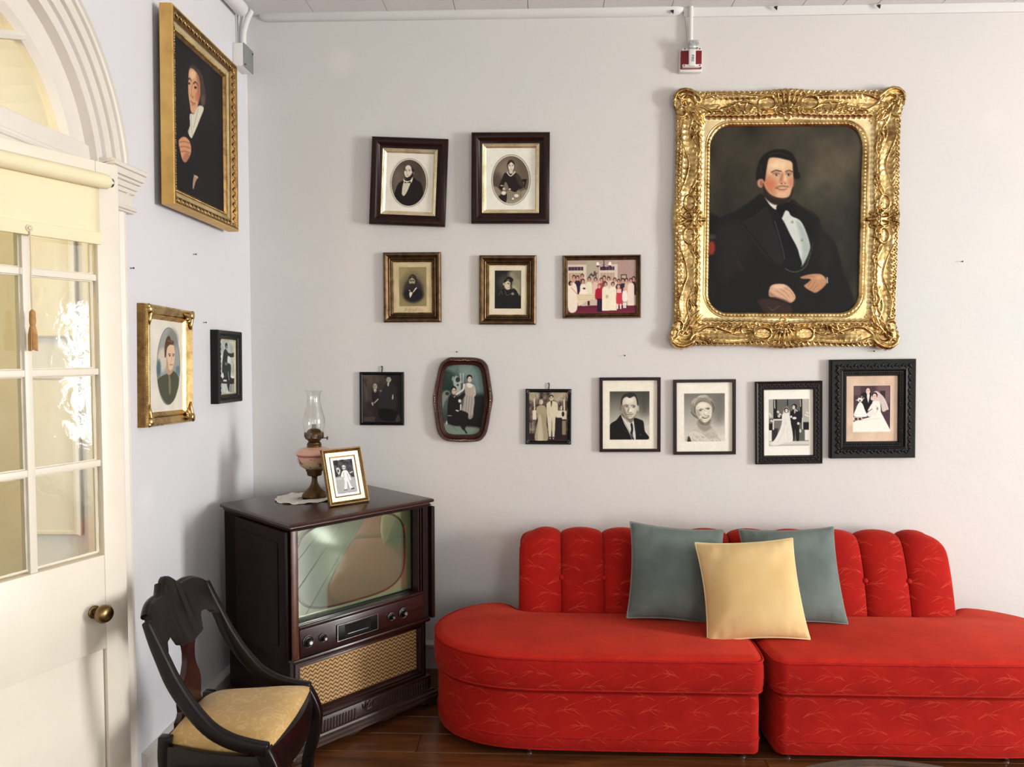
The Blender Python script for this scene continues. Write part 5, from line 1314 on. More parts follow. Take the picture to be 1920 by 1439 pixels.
c.poly([(560, 980), (900, 1010), (960, 1200), (620, 1220)], (20, 18, 19), 16); c.poly([(900, 1240), (960, 1080), (1010, 1220)], (64, 56, 50), 16)
face(c, 480, 505, 44, 62, (168, 160, 138), (40, 36, 32)); face(c, 765, 355, 50, 62, (176, 172, 150), (40, 36, 32)); c.poly([(710, 310), (765, 280), (825, 310), (820, 350), (790, 312), (735, 312), (716, 350)], (40, 36, 32), 10)
c.poly([(450, 570), (510, 575), (480, 640)], (190, 186, 168), 8); c.line([(490, 590), (480, 640)], 10, (70, 60, 52)); c.poly([(735, 430), (775, 420), (760, 500), (740, 490)], (178, 178, 166), 10)
c.poly([(455, 845), (530, 765), (545, 780), (470, 855)], (170, 164, 148), 6); c.poly([(400, 845), (440, 840), (440, 900), (415, 900)], (164, 156, 140), 10); c.poly([(570, 590), (620, 580), (600, 620)], (130, 126, 116), 10); c.poly([(830, 740), (850, 660), (862, 740), (840, 780)], (176, 174, 164), 8)
c.rect(240, 1140, 470, 1250, (96, 74, 76), 40, 0.6)
c.noise(0.016, 40, 14, 2).mesh('print', w_ - 0.029, h_ - 0.029, 0.0055, PRINT, r)

# ---------------------------------------------------------------- 8: small black frame, couple in summer dress
z = zc(970, 710, 10.275)
r, w_, h_ = frame_root('small black frame with hanging loop, sepia couple in pale gown and white suit', z(168, 205), z(1045, 205), z(1038, 1272), z(156, 1272), 0.016)
backing(w_, h_, r); rails('frame', w_, h_, [(0, 0), (0, 14), (3, 16), (9, 15), (14, 10), (17, 6)], BLKFR, r, 25); hook(r, h_ / 2)
m = MB()
for sx in (-1, 1):
    for sy in (-1, 1):
        for k in range(5): m.blob((sx * (w_ / 2 - 0.007 - 0.005 * (k % 3)), sy * (h_ / 2 - 0.008 - 0.006 * (k // 2)), 0.0155), 0.0022, 0.0022, 0.0012, 6, 4)
q = m.build('corner_flake', STEEL, r, recalc=False); q['kind'] = 'stuff'
c = Cv(232, 272, 974, 1208, 120, (92, 80, 70)); c.noise(0.5, 8, 15); c.rect(232, 1010, 974, 1208, (48, 38, 38), 30)
c.poly([(232, 272), (420, 280), (400, 400), (232, 420)], (196, 184, 160), 60, 0.7); c.poly([(640, 280), (960, 280), (960, 420), (720, 440)], (198, 186, 160), 60, 0.7)
for P in ([(330, 400), (336, 620)], [(900, 420), (905, 640)], [(845, 540), (850, 640)]): c.line(P, 22, (222, 212, 190))
rg_ = np.random.default_rng(4)
for k in range(40):
    x = rg_.choice([rg_.uniform(240, 420), rg_.uniform(740, 960)]); y = rg_.uniform(290, 640); c.line([(x, y), (x + rg_.uniform(-30, 30), y + rg_.uniform(20, 80))], 10, (40, 32, 30) if k % 2 else (206, 196, 172), 0.6)
c.rect(300, 620, 370, 800, (222, 214, 194), 8); c.rect(770, 625, 950, 790, (216, 206, 186), 8); c.ell(880, 690, 26, 50, (40, 32, 30), 10)
for x in (250, 290, 320): c.line([(x, 860), (x + 4, 1060)], 14, (190, 178, 152), 0.8)
c.rect(735, 760, 860, 1180, (38, 30, 32), 10); c.rect(865, 820, 940, 1090, (140, 126, 104), 10)
c.poly([(400, 540), (520, 530), (570, 640), (560, 860), (590, 1190), (345, 1190), (400, 800), (370, 640)], (168, 156, 126), 12); c.poly([(420, 760), (460, 740), (500, 1180), (400, 1190)], (212, 202, 176), 26, 0.8)
for k in range(6): c.line([(440 + k * 18, 700), (400 + k * 34, 1180)], 6, (136, 122, 96), 0.6)
c.poly([(575, 480), (650, 440), (740, 460), (780, 520), (770, 750), (735, 760), (715, 1135), (680, 1135), (670, 820), (650, 1135), (615, 1130), (580, 760), (565, 560)], (214, 204, 178), 8)
c.line([(660, 760), (668, 1000)], 6, (150, 138, 112), 0.8); c.line([(600, 560), (620, 740)], 6, (170, 158, 132), 0.7)
face(c, 462, 460, 36, 48, (218, 208, 184), (90, 74, 60)); c.ell(470, 412, 40, 16, (150, 136, 112), 10, 0.7); face(c, 656, 385, 40, 54, (206, 192, 164), (50, 40, 34)); c.poly([(612, 350), (655, 318), (695, 345), (690, 370), (655, 340), (620, 372)], (44, 36, 34), 8)
c.poly([(645, 445), (672, 445), (660, 545), (650, 540)], (54, 42, 38), 6); c.ell(630, 1140, 26, 12, (40, 32, 30), 6); c.ell(700, 1142, 24, 12, (40, 32, 30), 6)
c.noise(0.016, 40, 16, 2).mesh('print', w_ - 0.033, h_ - 0.033, 0.0055, PRINT, r)

# ---------------------------------------------------------------- 9, 10: matching thin brown frames
THIN_P = [(0, 0), (0, 19), (1, 20.5), (13, 20.5), (14.5, 19), (15, 9)]
def thin_frame(label, cs):
    r, w, h = frame_root(label, *cs, 0.02, group='pair of thin brown frames'); backing(w, h, r); rails('frame', w, h, THIN_P, BRNFR, r, 25); return r, w, h
z = zc(1110, 695, 8.72)
r, w_, h_ = thin_frame('thin brown frame, black-and-white portrait of man in suit with striped tie', (z(125, 115), z(1122, 115), z(1125, 1335), z(130, 1335)))
c = Cv(178, 162, 1066, 1284, 150, (240, 235, 218)); c.rect(1010, 162, 1066, 1284, (226, 216, 202), 8, 0.8); c.noise(0.012, 4, 17)
c.rect(293, 341, 936, 1134, (120, 116, 106), 4); c.frame = (293, 341, 936, 1134); cl_ = ((c.X > 293) & (c.X < 936) & (c.Y > 341) & (c.Y < 1134)) * 1.0
c.vgrad(341, 900, (72, 70, 64), (196, 192, 178), 293, 936); c.rect(293, 900, 936, 1134, (206, 202, 188), 10); c.ell(860, 480, 110, 240, (66, 64, 58), 160, 0.7, clip=cl_)
c.poly([(293, 900), (400, 810), (490, 720), (560, 860), (640, 900), (680, 780), (780, 800), (840, 840), (862, 990), (900, 1134), (293, 1134)], (26, 25, 26), 8, clip=cl_)
c.poly([(482, 724), (560, 830), (640, 850), (672, 790), (700, 960), (715, 1134), (660, 1134), (600, 1000), (520, 850)], (214, 212, 204), 8, clip=cl_)
c.poly([(630, 880), (660, 865), (676, 960), (668, 1045), (690, 1134), (668, 1134), (628, 1050), (640, 960)], (34, 34, 36), 6, clip=cl_); c.line([(640, 1040), (700, 1130)], 7, (200, 198, 192), 0.7)
c.line([(480, 760), (560, 900), (640, 1050), (650, 1134)], 7, (70, 68, 66), 0.8); c.line([(680, 800), (720, 960), (716, 1134)], 7, (64, 62, 60), 0.8); c.line([(500, 950), (620, 1040)], 8, (52, 50, 50), 0.8)
c.poly([(490, 700), (560, 790), (640, 860), (690, 780), (700, 700)], (120, 112, 100), 16, clip=cl_)
c.poly([(484, 560), (490, 450), (530, 400), (620, 378), (700, 400), (744, 470), (750, 570), (720, 700), (670, 770), (610, 790), (550, 760), (504, 690)], (206, 198, 180), 8)
c.poly([(484, 560), (505, 690), (560, 770), (600, 780), (560, 700), (530, 600)], (120, 112, 98), 40, 0.9); c.ell(610, 490, 70, 50, (232, 226, 210), 50, 0.9); c.ell(650, 640, 50, 50, (226, 218, 200), 40, 0.8)
c.ell(470, 600, 20, 54, (120, 110, 96), 8); c.ell(752, 620, 17, 52, (188, 180, 162), 8)
c.poly([(478, 560), (478, 470), (520, 392), (575, 375), (590, 368), (680, 368), (735, 430), (756, 520), (752, 572), (738, 560), (722, 470), (690, 424), (620, 452), (575, 432), (540, 440), (505, 480), (494, 560)], (48, 46, 42), 12)
c.line([(515, 578), (560, 562), (602, 570)], 9, (44, 40, 36)); c.line([(640, 575), (680, 568), (710, 582)], 9, (44, 40, 36))
c.ell(566, 590, 30, 16, (132, 122, 106), 14); c.ell(682, 596, 28, 15, (140, 130, 114), 14); c.ell(570, 594, 20, 8, (196, 190, 176), 5); c.ell(572, 595, 9, 8, (22, 20, 20), 4); c.ell(682, 600, 18, 8, (196, 190, 176), 5); c.ell(684, 600, 9, 8, (22, 20, 20), 4); c.line([(548, 588), (572, 582), (594, 590)], 5, (52, 46, 40), 0.9); c.line([(664, 592), (684, 587), (702, 595)], 5, (52, 46, 40), 0.9)
c.poly([(600, 606), (612, 606), (608, 655), (580, 686), (578, 668)], (120, 110, 94), 18, 0.8); c.ell(630, 650, 20, 22, (236, 230, 214), 12); c.line([(590, 688), (620, 696), (648, 688)], 8, (84, 76, 66), 0.8)
c.line([(560, 715), (620, 720), (672, 712)], 10, (84, 70, 62)); c.line([(590, 745), (650, 745)], 12, (150, 138, 122), 0.8, 8); c.line([(555, 680), (540, 720)], 8, (120, 110, 96), 0.8); c.ell(796, 1052, 10, 10, (90, 88, 84), 4)
c.noise(0.016, 40, 18, 2).mesh('print', w_ - 0.029, h_ - 0.029, 0.0095, PRINT, r)
z = zc(1250, 700, 8.724)
r, w_, h_ = thin_frame('thin brown frame, black-and-white portrait of smiling woman in lace', (z(112, 105), z(1128, 105), z(1140, 1335), z(122, 1335)))
c = Cv(170, 157, 1080, 1284, 150, (240, 236, 222)); c.rect(1030, 157, 1080, 1284, (230, 220, 204), 8, 0.8); c.noise(0.012, 4, 19)
c.rect(296, 335, 956, 1122, (140, 136, 126), 4); c.frame = (296, 335, 956, 1122); cl_ = ((c.X > 296) & (c.X < 956) & (c.Y > 335) & (c.Y < 1122)) * 1.0
c.vgrad(335, 1122, (116, 113, 105), (224, 220, 208), 296, 956); c.ell(860, 560, 120, 260, (106, 103, 96), 170, 0.7, clip=cl_)
c.poly([(340, 1122), (370, 1000), (430, 940), (520, 850), (560, 800), (720, 800), (730, 880), (800, 950), (850, 1050), (862, 1122)], (190, 184, 170), 10, clip=cl_)
c.poly([(530, 760), (730, 740), (722, 860), (740, 900), (620, 960), (510, 860)], (148, 140, 126), 30, 0.9, clip=cl_)
c.poly([(370, 1000), (430, 950), (560, 980), (700, 1080), (800, 1060), (850, 1122), (400, 1122)], (212, 206, 192), 16, clip=cl_); c.poly([(345, 1122), (370, 1030), (410, 1122)], (60, 56, 52), 12, clip=cl_)
rg_ = np.random.default_rng(6)
for k in range(46):
    x, y = rg_.uniform(420, 820), rg_.uniform(970, 1110); c.line([(x, y), (x + 18, y + 20)], 6, (150, 142, 128), 0.7)
c.poly([(404, 560), (416, 500), (480, 420), (560, 375), (620, 352), (690, 380), (760, 450), (798, 530), (770, 650), (740, 560), (620, 470), (520, 490), (485, 600), (530, 740), (440, 700), (410, 620)], (138, 132, 118), 12)
rh = np.random.default_rng(16)
for k in range(70):
    t = rh.uniform(-2.9, 0.25); q = rh.uniform(0.72, 1.0); x = 605 + 190 * q * math.cos(t); y = 545 + 185 * q * math.sin(t)
    lit = 0.5 + 0.5 * math.cos(t + 2.1); v_ = 92 + 128 * lit * rh.uniform(0.5, 1.0)
    c.line([(x - 24 * math.sin(t), y + 20 * math.cos(t)), (x + 6 * math.cos(t), y + 6 * math.sin(t)), (x + 24 * math.sin(t), y - 16 * math.cos(t))], 13, (v_, v_ * 0.97, v_ * 0.9), 0.6, 8)
for P in ([(410, 640), (450, 690), (520, 740)], [(740, 480), (780, 560), (765, 640)], [(470, 560), (470, 640)], [(500, 520), (560, 470), (640, 480)]): c.line(P, 18, (72, 67, 60), 0.6, 14)
c.poly([(482, 580), (520, 500), (600, 470), (690, 500), (742, 560), (745, 660), (725, 740), (660, 800), (590, 800), (530, 740), (500, 670)], (216, 208, 190), 10)
c.poly([(490, 600), (530, 740), (590, 800), (570, 700), (530, 620)], (150, 142, 126), 40, 0.8); c.ell(600, 530, 70, 36, (236, 230, 216), 40, 0.9); c.poly([(540, 760), (640, 830), (720, 770), (690, 840), (600, 850), (545, 810)], (84, 78, 68), 34, 0.65)
c.line([(535, 610), (570, 590), (605, 598)], 10, (70, 62, 54)); c.line([(645, 585), (680, 572), (712, 582)], 10, (70, 62, 54)); c.ell(562, 612, 26, 13, (150, 140, 124), 12); c.ell(685, 590, 24, 12, (160, 150, 134), 12); c.ell(562, 614, 12, 8, (40, 36, 33), 5); c.ell(685, 592, 11, 8, (40, 36, 33), 5)
c.line([(632, 610), (640, 650), (616, 678), (642, 684)], 9, (168, 158, 140), 0.8); c.ell(645, 650, 16, 18, (238, 232, 218), 10)
c.poly([(586, 722), (640, 708), (700, 698), (690, 728), (640, 746), (605, 740)], (52, 44, 40), 5); c.poly([(600, 722), (640, 714), (692, 706), (680, 722), (640, 732)], (240, 236, 226), 4); c.ell(560, 720, 18, 26, (232, 226, 210), 14, 0.8); c.ell(722, 690, 14, 24, (226, 218, 202), 12, 0.8)
c.noise(0.016, 40, 20, 2).mesh('print', w_ - 0.029, h_ - 0.029, 0.0095, PRINT, r)

# ---------------------------------------------------------------- 11: dark carved frame, church wedding
z = zc(1400, 700, 7.994)
r, w_, h_ = frame_root('dark brown carved frame, bride and groom standing at church altar', z(140, 128), z(1137, 118), z(1145, 1358), z(145, 1372), 0.023)
backing(w_, h_, r); rails('frame', w_, h_, [(0, 0), (0, 19), (4, 23), (9, 21), (12, 19), (30, 19), (34, 22), (38, 21), (42, 10)], BLKBR, r, 25)
leaves('carving', w_, h_, 0.021, 0.020, 0.009, 0.0115, BLKBR, r)
c = Cv(268, 235, 1022, 1262, 140, (240, 239, 228)); c.rect(975, 235, 1022, 1262, (224, 216, 200), 10, 0.6); c.noise(0.012, 4, 21)
c.rect(344, 383, 956, 1114, (96, 96, 92), 4); c.frame = (343, 382, 957, 1115)
for k in range(40): c.line([(470 + k * 9, 385), (470 + k * 9, 660)], 5, (60, 60, 58) if k % 2 else (138, 138, 130), 0.6)
c.rect(344, 383, 412, 680, (168, 168, 158), 5); c.rect(856, 383, 956, 740, (176, 174, 164), 5); c.rect(412, 383, 470, 690, (28, 28, 28), 4); c.rect(820, 383, 856, 700, (30, 30, 30), 4)
c.rect(412, 640, 545, 690, (28, 28, 28), 4); c.rect(412, 690, 545, 715, (214, 212, 204), 4); c.line([(432, 400), (436, 520)], 14, (190, 188, 180)); c.line([(826, 400), (830, 500)], 14, (170, 168, 160)); c.line([(632, 383), (632, 480)], 16, (30, 30, 30))
c.rect(415, 715, 545, 830, (112, 112, 106), 6); c.rect(344, 760, 400, 860, (26, 26, 26), 4); c.rect(870, 750, 956, 860, (26, 26, 26), 4); c.rect(344, 868, 390, 1035, (226, 224, 214), 4); c.rect(892, 868, 956, 1030, (226, 224, 214), 4); c.rect(388, 840, 480, 1040, (44, 44, 44), 5); c.rect(800, 870, 892, 1030, (92, 92, 88), 5)
c.rect(344, 1040, 956, 1114, (208, 206, 196), 4); c.rect(344, 1090, 956, 1112, (168, 166, 158), 8, 0.7)
for (x, y) in ((485, 580), (515, 620), (500, 650), (370, 640), (360, 610), (915, 640), (930, 600), (940, 650), (385, 720)): c.ell(x, y, 20, 18, (224, 222, 212), 8); c.line([(x - 20, y + 20), (x + 20, y - 20)], 5, (60, 60, 58), 0.7)
c.line([(415, 720), (412, 850)], 20, (216, 214, 206)); c.line([(858, 680), (860, 850)], 14, (214, 212, 204)); c.ell(825, 880, 16, 30, (200, 198, 190), 6)
c.poly([(700, 560), (740, 545), (800, 560), (850, 640), (840, 740), (810, 800), (805, 1020), (765, 1020), (745, 850), (735, 1010), (705, 1015), (690, 860), (670, 700), (665, 600)], (24, 24, 25), 6)
c.poly([(575, 590), (620, 580), (660, 620), (680, 760), (705, 900), (705, 1040), (600, 1060), (480, 1100), (370, 1090), (440, 1000), (500, 880), (540, 760), (545, 640)], (226, 224, 216), 8); c.line([(600, 700), (560, 900), (470, 1060)], 8, (196, 194, 186), 0.7); c.line([(620, 740), (640, 1040)], 7, (200, 198, 190), 0.7); c.ell(598, 760, 12, 20, (206, 204, 196), 6)
c.poly([(560, 600), (580, 530), (610, 508), (640, 520), (668, 600), (655, 640), (640, 560), (600, 540), (585, 600)], (200, 198, 190), 8); c.ell(612, 555, 36, 42, (26, 26, 26), 6); c.ell(614, 562, 22, 30, (214, 206, 194), 6); c.line([(606, 556), (626, 556)], 4, (80, 70, 64), 0.8)
c.ell(735, 500, 38, 42, (24, 24, 24), 6); c.ell(726, 512, 22, 32, (212, 204, 192), 6); c.line([(714, 506), (738, 506)], 5, (60, 54, 50), 0.8); c.poly([(735, 550), (760, 545), (745, 605), (732, 600)], (220, 218, 212), 5); c.line([(744, 555), (740, 600)], 6, (40, 40, 40)); c.ell(775, 566, 12, 10, (224, 222, 214), 5)
c.ell(735, 680, 32, 20, (220, 214, 204), 6); c.ell(686, 658, 16, 18, (220, 216, 208), 6); c.ell(795, 765, 20, 22, (206, 200, 190), 6); c.line([(660, 700), (675, 740)], 14, (214, 210, 202))
c.noise(0.016, 40, 22, 2).mesh('print', w_ - 0.082, h_ - 0.082, 0.0095, PRINT, r)

# ---------------------------------------------------------------- 12: large black carved frame, cake cutting
z = zc(1545, 660, 6.853)
r, w_, h_ = frame_root('large black carved frame, couple cutting a wedding cake in pink mat', z(92, 100), z(1193, 95), z(1190, 1370), z(95, 1372), 0.034)
backing(w_, h_, r); rails('frame', w_, h_, [(0, 0), (0, 24), (5, 30), (14, 29), (22, 27), (44, 31), (50, 34), (54, 32), (57, 24), (62, 24), (74, 24), (77, 22), (81, 11)], BLKFR, r, 25)
leaves('carving', w_, h_, 0.033, 0.0295, 0.013, 0.016, BLKFR, r); beads('beading', w_, h_, 0.067, 0.0245, 0.0045, 0.0105, BLKFR, r)
c = Cv(308, 298, 996, 1182, 140, (214, 188, 164)); c.noise(0.05, 4, 23, 3); c.rect(960, 298, 996, 1182, (232, 210, 188), 14, 0.7)
c.rect(398, 424, 906, 1054, (232, 222, 208), 4); c.frame = (403, 429, 899, 1047); c.rect(404, 430, 898, 1046, (74, 54, 58), 4); cl_ = ((c.X > 404) & (c.X < 898) & (c.Y > 430) & (c.Y < 1046)) * 1.0
c.poly([(720, 430), (898, 430), (898, 670), (760, 600)], (118, 92, 92), 60, 0.9, clip=cl_); c.rect(404, 430, 500, 560, (104, 84, 86), 30, 0.8); c.rect(760, 500, 832, 620, (48, 36, 40), 8, 0.9); c.rect(834, 500, 840, 660, (136, 112, 108), 4, 0.7)
c.poly([(440, 760), (500, 560), (560, 520), (640, 540), (650, 700), (600, 800), (440, 800)], (26, 22, 26), 10, clip=cl_)
c.poly([(640, 620), (660, 540), (700, 505), (740, 520), (820, 600), (876, 740), (850, 760), (820, 780), (790, 770), (760, 660)], (222, 206, 200), 10, 0.95)
for P in ([(730, 540), (800, 640), (850, 750)], [(740, 580), (790, 690), (810, 770)]): c.line(P, 5, (180, 160, 156), 0.6)
c.poly([(660, 650), (700, 635), (760, 660), (772, 760), (780, 800), (890, 1010), (895, 1046), (404, 1046), (404, 920), (640, 850), (600, 820), (620, 780), (655, 760)], (240, 236, 226), 6)
c.poly([(600, 760), (640, 690), (670, 660), (660, 730), (610, 770)], (238, 230, 222), 6); c.poly([(590, 800), (660, 750), (690, 790), (640, 850), (600, 840)], (230, 224, 216), 8); c.line([(700, 700), (740, 740), (690, 820)], 8, (196, 186, 178), 0.7)
c.line([(404, 905), (560, 890), (760, 870)], 5, (190, 180, 168), 0.7); c.rect(404, 850, 525, 896, (206, 196, 184), 4); c.rect(424, 862, 460, 892, (70, 30, 32), 6); c.rect(476, 862, 510, 892, (70, 30, 32), 6)
c.poly([(412, 835), (440, 740), (470, 670), (500, 650), (530, 680), (560, 760), (590, 840), (500, 850)], (240, 238, 230), 6)
for k in range(4): c.line([(470 - k * 17, 690 + k * 42), (530 + k * 16, 690 + k * 42)], 4, (204, 198, 188), 0.6)
for a_ in range(8): c.line([(495 + 10 * math.cos(a_), 620), (495 + 56 * math.cos(a_ * 0.8 + 0.2), 600 - 30 * math.sin(a_ * 1.3))], 6, (222, 216, 206), 0.9)
c.ell(495, 620, 36, 28, (232, 228, 220), 6); c.ell(492, 630, 12, 10, (40, 30, 34), 4)
c.ell(598, 490, 38, 40, (56, 40, 40), 6); c.ell(600, 505, 28, 44, (226, 198, 180), 6); c.line([(586, 495), (614, 495)], 5, (110, 80, 72), 0.8); c.poly([(585, 555), (622, 550), (606, 655), (600, 650)], (228, 222, 216), 5)
c.ell(690, 560, 38, 42, (34, 22, 26), 6); c.ell(688, 578, 27, 40, (228, 196, 178), 6); c.line([(674, 572), (702, 572)], 5, (110, 70, 64), 0.8); c.line([(680, 600), (698, 600)], 5, (176, 90, 84), 0.8); c.ell(725, 740, 12, 20, (120, 90, 84), 8, 0.7)
c.line([(820, 1000), (835, 1010), (850, 998), (862, 1012)], 3, (150, 140, 130), 0.8)
c.noise(0.016, 40, 24, 2).mesh('print', w_ - 0.16, h_ - 0.16, 0.0105, PRINT, r)
# ---------------------------------------------------------------- 7: eight-sided frame with curved glass portrait
HXO = [(330, 85), (450, 80), (600, 80), (740, 88), (840, 120), (905, 190), (930, 270), (952, 400), (975, 560), (992, 700), (980, 800), (952, 960), (925, 1120), (890, 1240), (820, 1330), (740, 1358), (560, 1368), (400, 1362), (280, 1345), (190, 1280), (140, 1180), (115, 1020), (95, 860), (84, 700), (105, 560), (140, 400), (170, 260), (215, 160)]
HXI = [(330, 212), (450, 198), (640, 198), (760, 222), (810, 300), (840, 480), (862, 690), (850, 860), (815, 1040), (790, 1180), (720, 1245), (560, 1254), (380, 1250), (290, 1215), (250, 1110), (225, 960), (208, 780), (210, 690), (230, 520), (262, 340), (290, 245)]
HCX, HCY = 537, 724
ctr = on(1, -0.03, 800 + HCX / 7.994, 660 + HCY / 7.994); HK = (3.79 - 0.03) / FPX / 7.994
hx = empty('picture_frame', (ctr.x, 0, ctr.z), (PI / 2, 0, 0), 'dark wooden eight-sided curved frame, tinted standing woman and seated man', 'picture', 'framed family pictures on the walls')
def radial(pts, n=120):
    P = catmull(pts, 10, True); A = np.array([math.atan2(-(y - HCY), x - HCX) for x, y in P]); R = np.array([math.hypot(x - HCX, y - HCY) * HK for x, y in P])
    o = np.argsort(A); A, R = A[o], R[o]; th = np.linspace(-PI, PI, n, endpoint=False)
    return th, np.interp(th, np.r_[A[-1] - 2 * PI, A, A[0] + 2 * PI], np.r_[R[-1], R, R[0]])
th_, RO = radial(HXO); _, RI = radial(HXI)
prof = [(0, 0.001), (0, 0.016), (0.07, 0.024), (0.2, 0.030), (0.38, 0.029), (0.5, 0.020), (0.56, 0.017), (0.61, 0.021), (0.68, 0.020), (0.74, 0.014), (0.8, 0.013), (0.85, 0.016), (0.92, 0.015), (1.0, 0.008)]
MB().rings([[Vector(((RO[k] * (1 - f) + RI[k] * f) * math.cos(th_[k]), (RO[k] * (1 - f) + RI[k] * f) * math.sin(th_[k]), z)) for k in range(len(th_))] for f, z in prof], True, False, False).build('frame', HEXW, hx, smooth=28)
rg_ = np.random.default_rng(8)
def spray(x0, y0, x1, y1):
    m = MB(); n = 17
    for k in range(n):
        t = k / (n - 1); x = x0 + (x1 - x0) * t; y = y0 + (y1 - y0) * t; s_ = 0.0034 * (1.15 - 0.6 * abs(2 * t - 1))
        bow = 8 * (1 - (2 * t - 1) ** 2) * (1 if abs(x1 - x0) < 60 else 0)
        px, py = (x - HCX + (bow if x > HCX else -bow)) * HK, -(y - HCY) * HK
        m.blob((px + rg_.uniform(-.001, .001), py + rg_.uniform(-.0025, .0025), 0.0295), s_, s_ * 0.6, s_ * 0.5, 6, 4)
    o = m.build('gilt_spray', m_gold('pale_gilt_spray', (196, 176, 130), (240, 228, 190), 0.4, 60, 0.7) if 'pale_gilt_spray' not in bpy.data.materials else bpy.data.materials['pale_gilt_spray'], hx, smooth=70, recalc=False); o['kind'] = 'stuff'
spray(362, 122, 748, 122); spray(335, 1330, 720, 1330); spray(118, 540, 122, 900); spray(950, 530, 945, 905)
c = Cv(200, 190, 870, 1262, 120, (52, 62, 62)); c.vgrad(190, 1262, (96, 116, 112), (40, 46, 46)); c.noise(0.35, 4, 31)
c.poly([(210, 300), (360, 290), (420, 420), (330, 620), (220, 620)], (34, 56, 48), 60, 0.85); c.poly([(700, 220), (840, 330), (860, 620), (700, 560)], (112, 134, 132), 100, 0.7); c.poly([(480, 230), (640, 230), (600, 330), (500, 340)], (128, 146, 136), 60, 0.7)
c.poly([(640, 720), (860, 680), (850, 1100), (700, 1160), (480, 1150)], (26, 24, 26), 60, 0.95); c.poly([(240, 1090), (420, 1120), (780, 1150), (720, 1250), (320, 1250)], (128, 146, 130), 40, 0.9)
for P in ([(380, 420), (390, 380)], [(430, 400), (460, 460), (500, 460)], [(500, 330), (510, 460)], [(545, 330), (540, 460)]): c.line(P, 24, (190, 196, 186), 0.7, 14)
c.poly([(390, 420), (440, 360), (500, 440), (500, 620), (440, 620), (400, 500)], (172, 184, 176), 20, 0.9); c.ell(460, 420, 34, 40, (44, 54, 52), 12); c.ell(460, 500, 16, 16, (40, 46, 44), 8)
c.poly([(220, 640), (290, 580), (340, 620), (300, 700), (260, 760), (230, 850)], (150, 152, 138), 20, 0.8); c.ell(300, 630, 30, 26, (52, 54, 50), 14)
c.poly([(340, 660), (400, 640), (450, 680), (560, 620), (560, 680), (500, 760), (520, 880), (600, 960), (600, 1010), (470, 1120), (320, 1080), (300, 940), (310, 760)], (34, 30, 31), 12)
c.poly([(520, 900), (545, 780), (560, 680), (600, 650), (700, 660), (715, 760), (700, 860), (690, 960), (640, 1010), (600, 985), (570, 920)], (158, 150, 142), 12); c.poly([(560, 500), (600, 470), (660, 480), (720, 520), (725, 640), (700, 660), (590, 660), (570, 580)], (176, 164, 152), 10)
for k in range(7): c.line([(580 + k * 20, 660), (560 + k * 18, 940)], 6, (112, 104, 98) if k % 2 else (204, 198, 188), 0.65)
c.line([(555, 490), (540, 570), (440, 640)], 28, (214, 204, 192)); c.line([(715, 560), (722, 640), (690, 680)], 22, (190, 180, 168)); c.poly([(600, 480), (640, 470), (690, 500), (660, 540), (610, 530)], (222, 212, 200), 10)
c.ell(636, 385, 44, 44, (30, 26, 26), 8); c.ell(640, 415, 30, 44, (218, 196, 178), 8); c.line([(620, 404), (660, 404)], 6, (80, 62, 56), 0.8); c.line([(632, 440), (650, 440)], 5, (150, 92, 84), 0.8)
c.ell(400, 560, 40, 44, (26, 24, 24), 8); c.ell(402, 595, 32, 52, (206, 184, 160), 8); c.line([(384, 584), (428, 586)], 7, (70, 54, 46), 0.85); c.line([(392, 632), (416, 632)], 6, (120, 84, 70), 0.8); c.poly([(372, 650), (400, 680), (420, 650), (410, 690)], (214, 210, 198), 6)
c.ell(490, 740, 22, 26, (226, 220, 196), 8); c.poly([(495, 800), (515, 800), (505, 900), (440, 895), (430, 875), (490, 880)], (214, 206, 194), 6); c.line([(310, 965), (360, 965)], 10, (170, 164, 150)); c.poly([(270, 1090), (290, 1040), (300, 1100)], (180, 184, 172), 8)
c.poly([(470, 900), (560, 900), (620, 960), (560, 1180), (500, 1120)], (32, 29, 30), 14); c.line([(370, 1120), (440, 1190)], 14, (96, 100, 92), 0.8); c.line([(540, 1150), (590, 1230)], 26, (36, 33, 33), 0.9); c.poly([(620, 1000), (680, 950), (690, 980), (650, 1020)], (140, 134, 126), 8)
c.noise(0.016, 50, 32, 2)
_th, RI2 = radial(HXI)
sx0, sy0 = (535 - HCX) * HK, -(726 - HCY) * HK
def hexmask(X, Y):
    X = X + sx0; Y = Y + sy0
    return np.hypot(X, Y) <= np.interp(np.arctan2(Y, X), np.r_[_th, PI], np.r_[RI2, RI2[0]]) * 1.03
pr_ = c.mesh('print', 670 * HK, 1072 * HK, 0.0065, PRINT, hx, hexmask, bulge=0.008); pr_.location = (sx0, sy0, 0)

# ================================================================ THE GREAT GILT FRAME
GK = (3.79 - 0.05) / FPX / 2.665
gc = on(1, -0.05, 1230 + 655 / 2.665, 140 + 720 / 2.665)
gf = empty('picture_frame', (gc.x, 0, gc.z), (PI / 2, 0, math.radians(0)), 'huge ornate carved gilt frame, oil portrait of seated man in black', 'picture', 'framed family pictures on the walls')
gf.rotation_euler = (Matrix.Rotation(PI / 2, 3, 'X') @ Matrix.Rotation(math.radians(-0.25), 3, 'Z')).to_euler()
ST = 2.3; qa = np.arange(0, 582, ST); qb = np.arange(0, 664, ST); A_, B_ = np.meshgrid(qa, qb)
def sm(x, a, b): t = np.clip((x - a) / (b - a), 0, 1); return t * t * (3 - 2 * t)
am = 541 + 9 * np.exp(-(B_ / 95) ** 2) + 20 * sm(B_, 500, 590) + 4.5 * np.abs(np.sin(B_ / 13.5 * PI / 2))
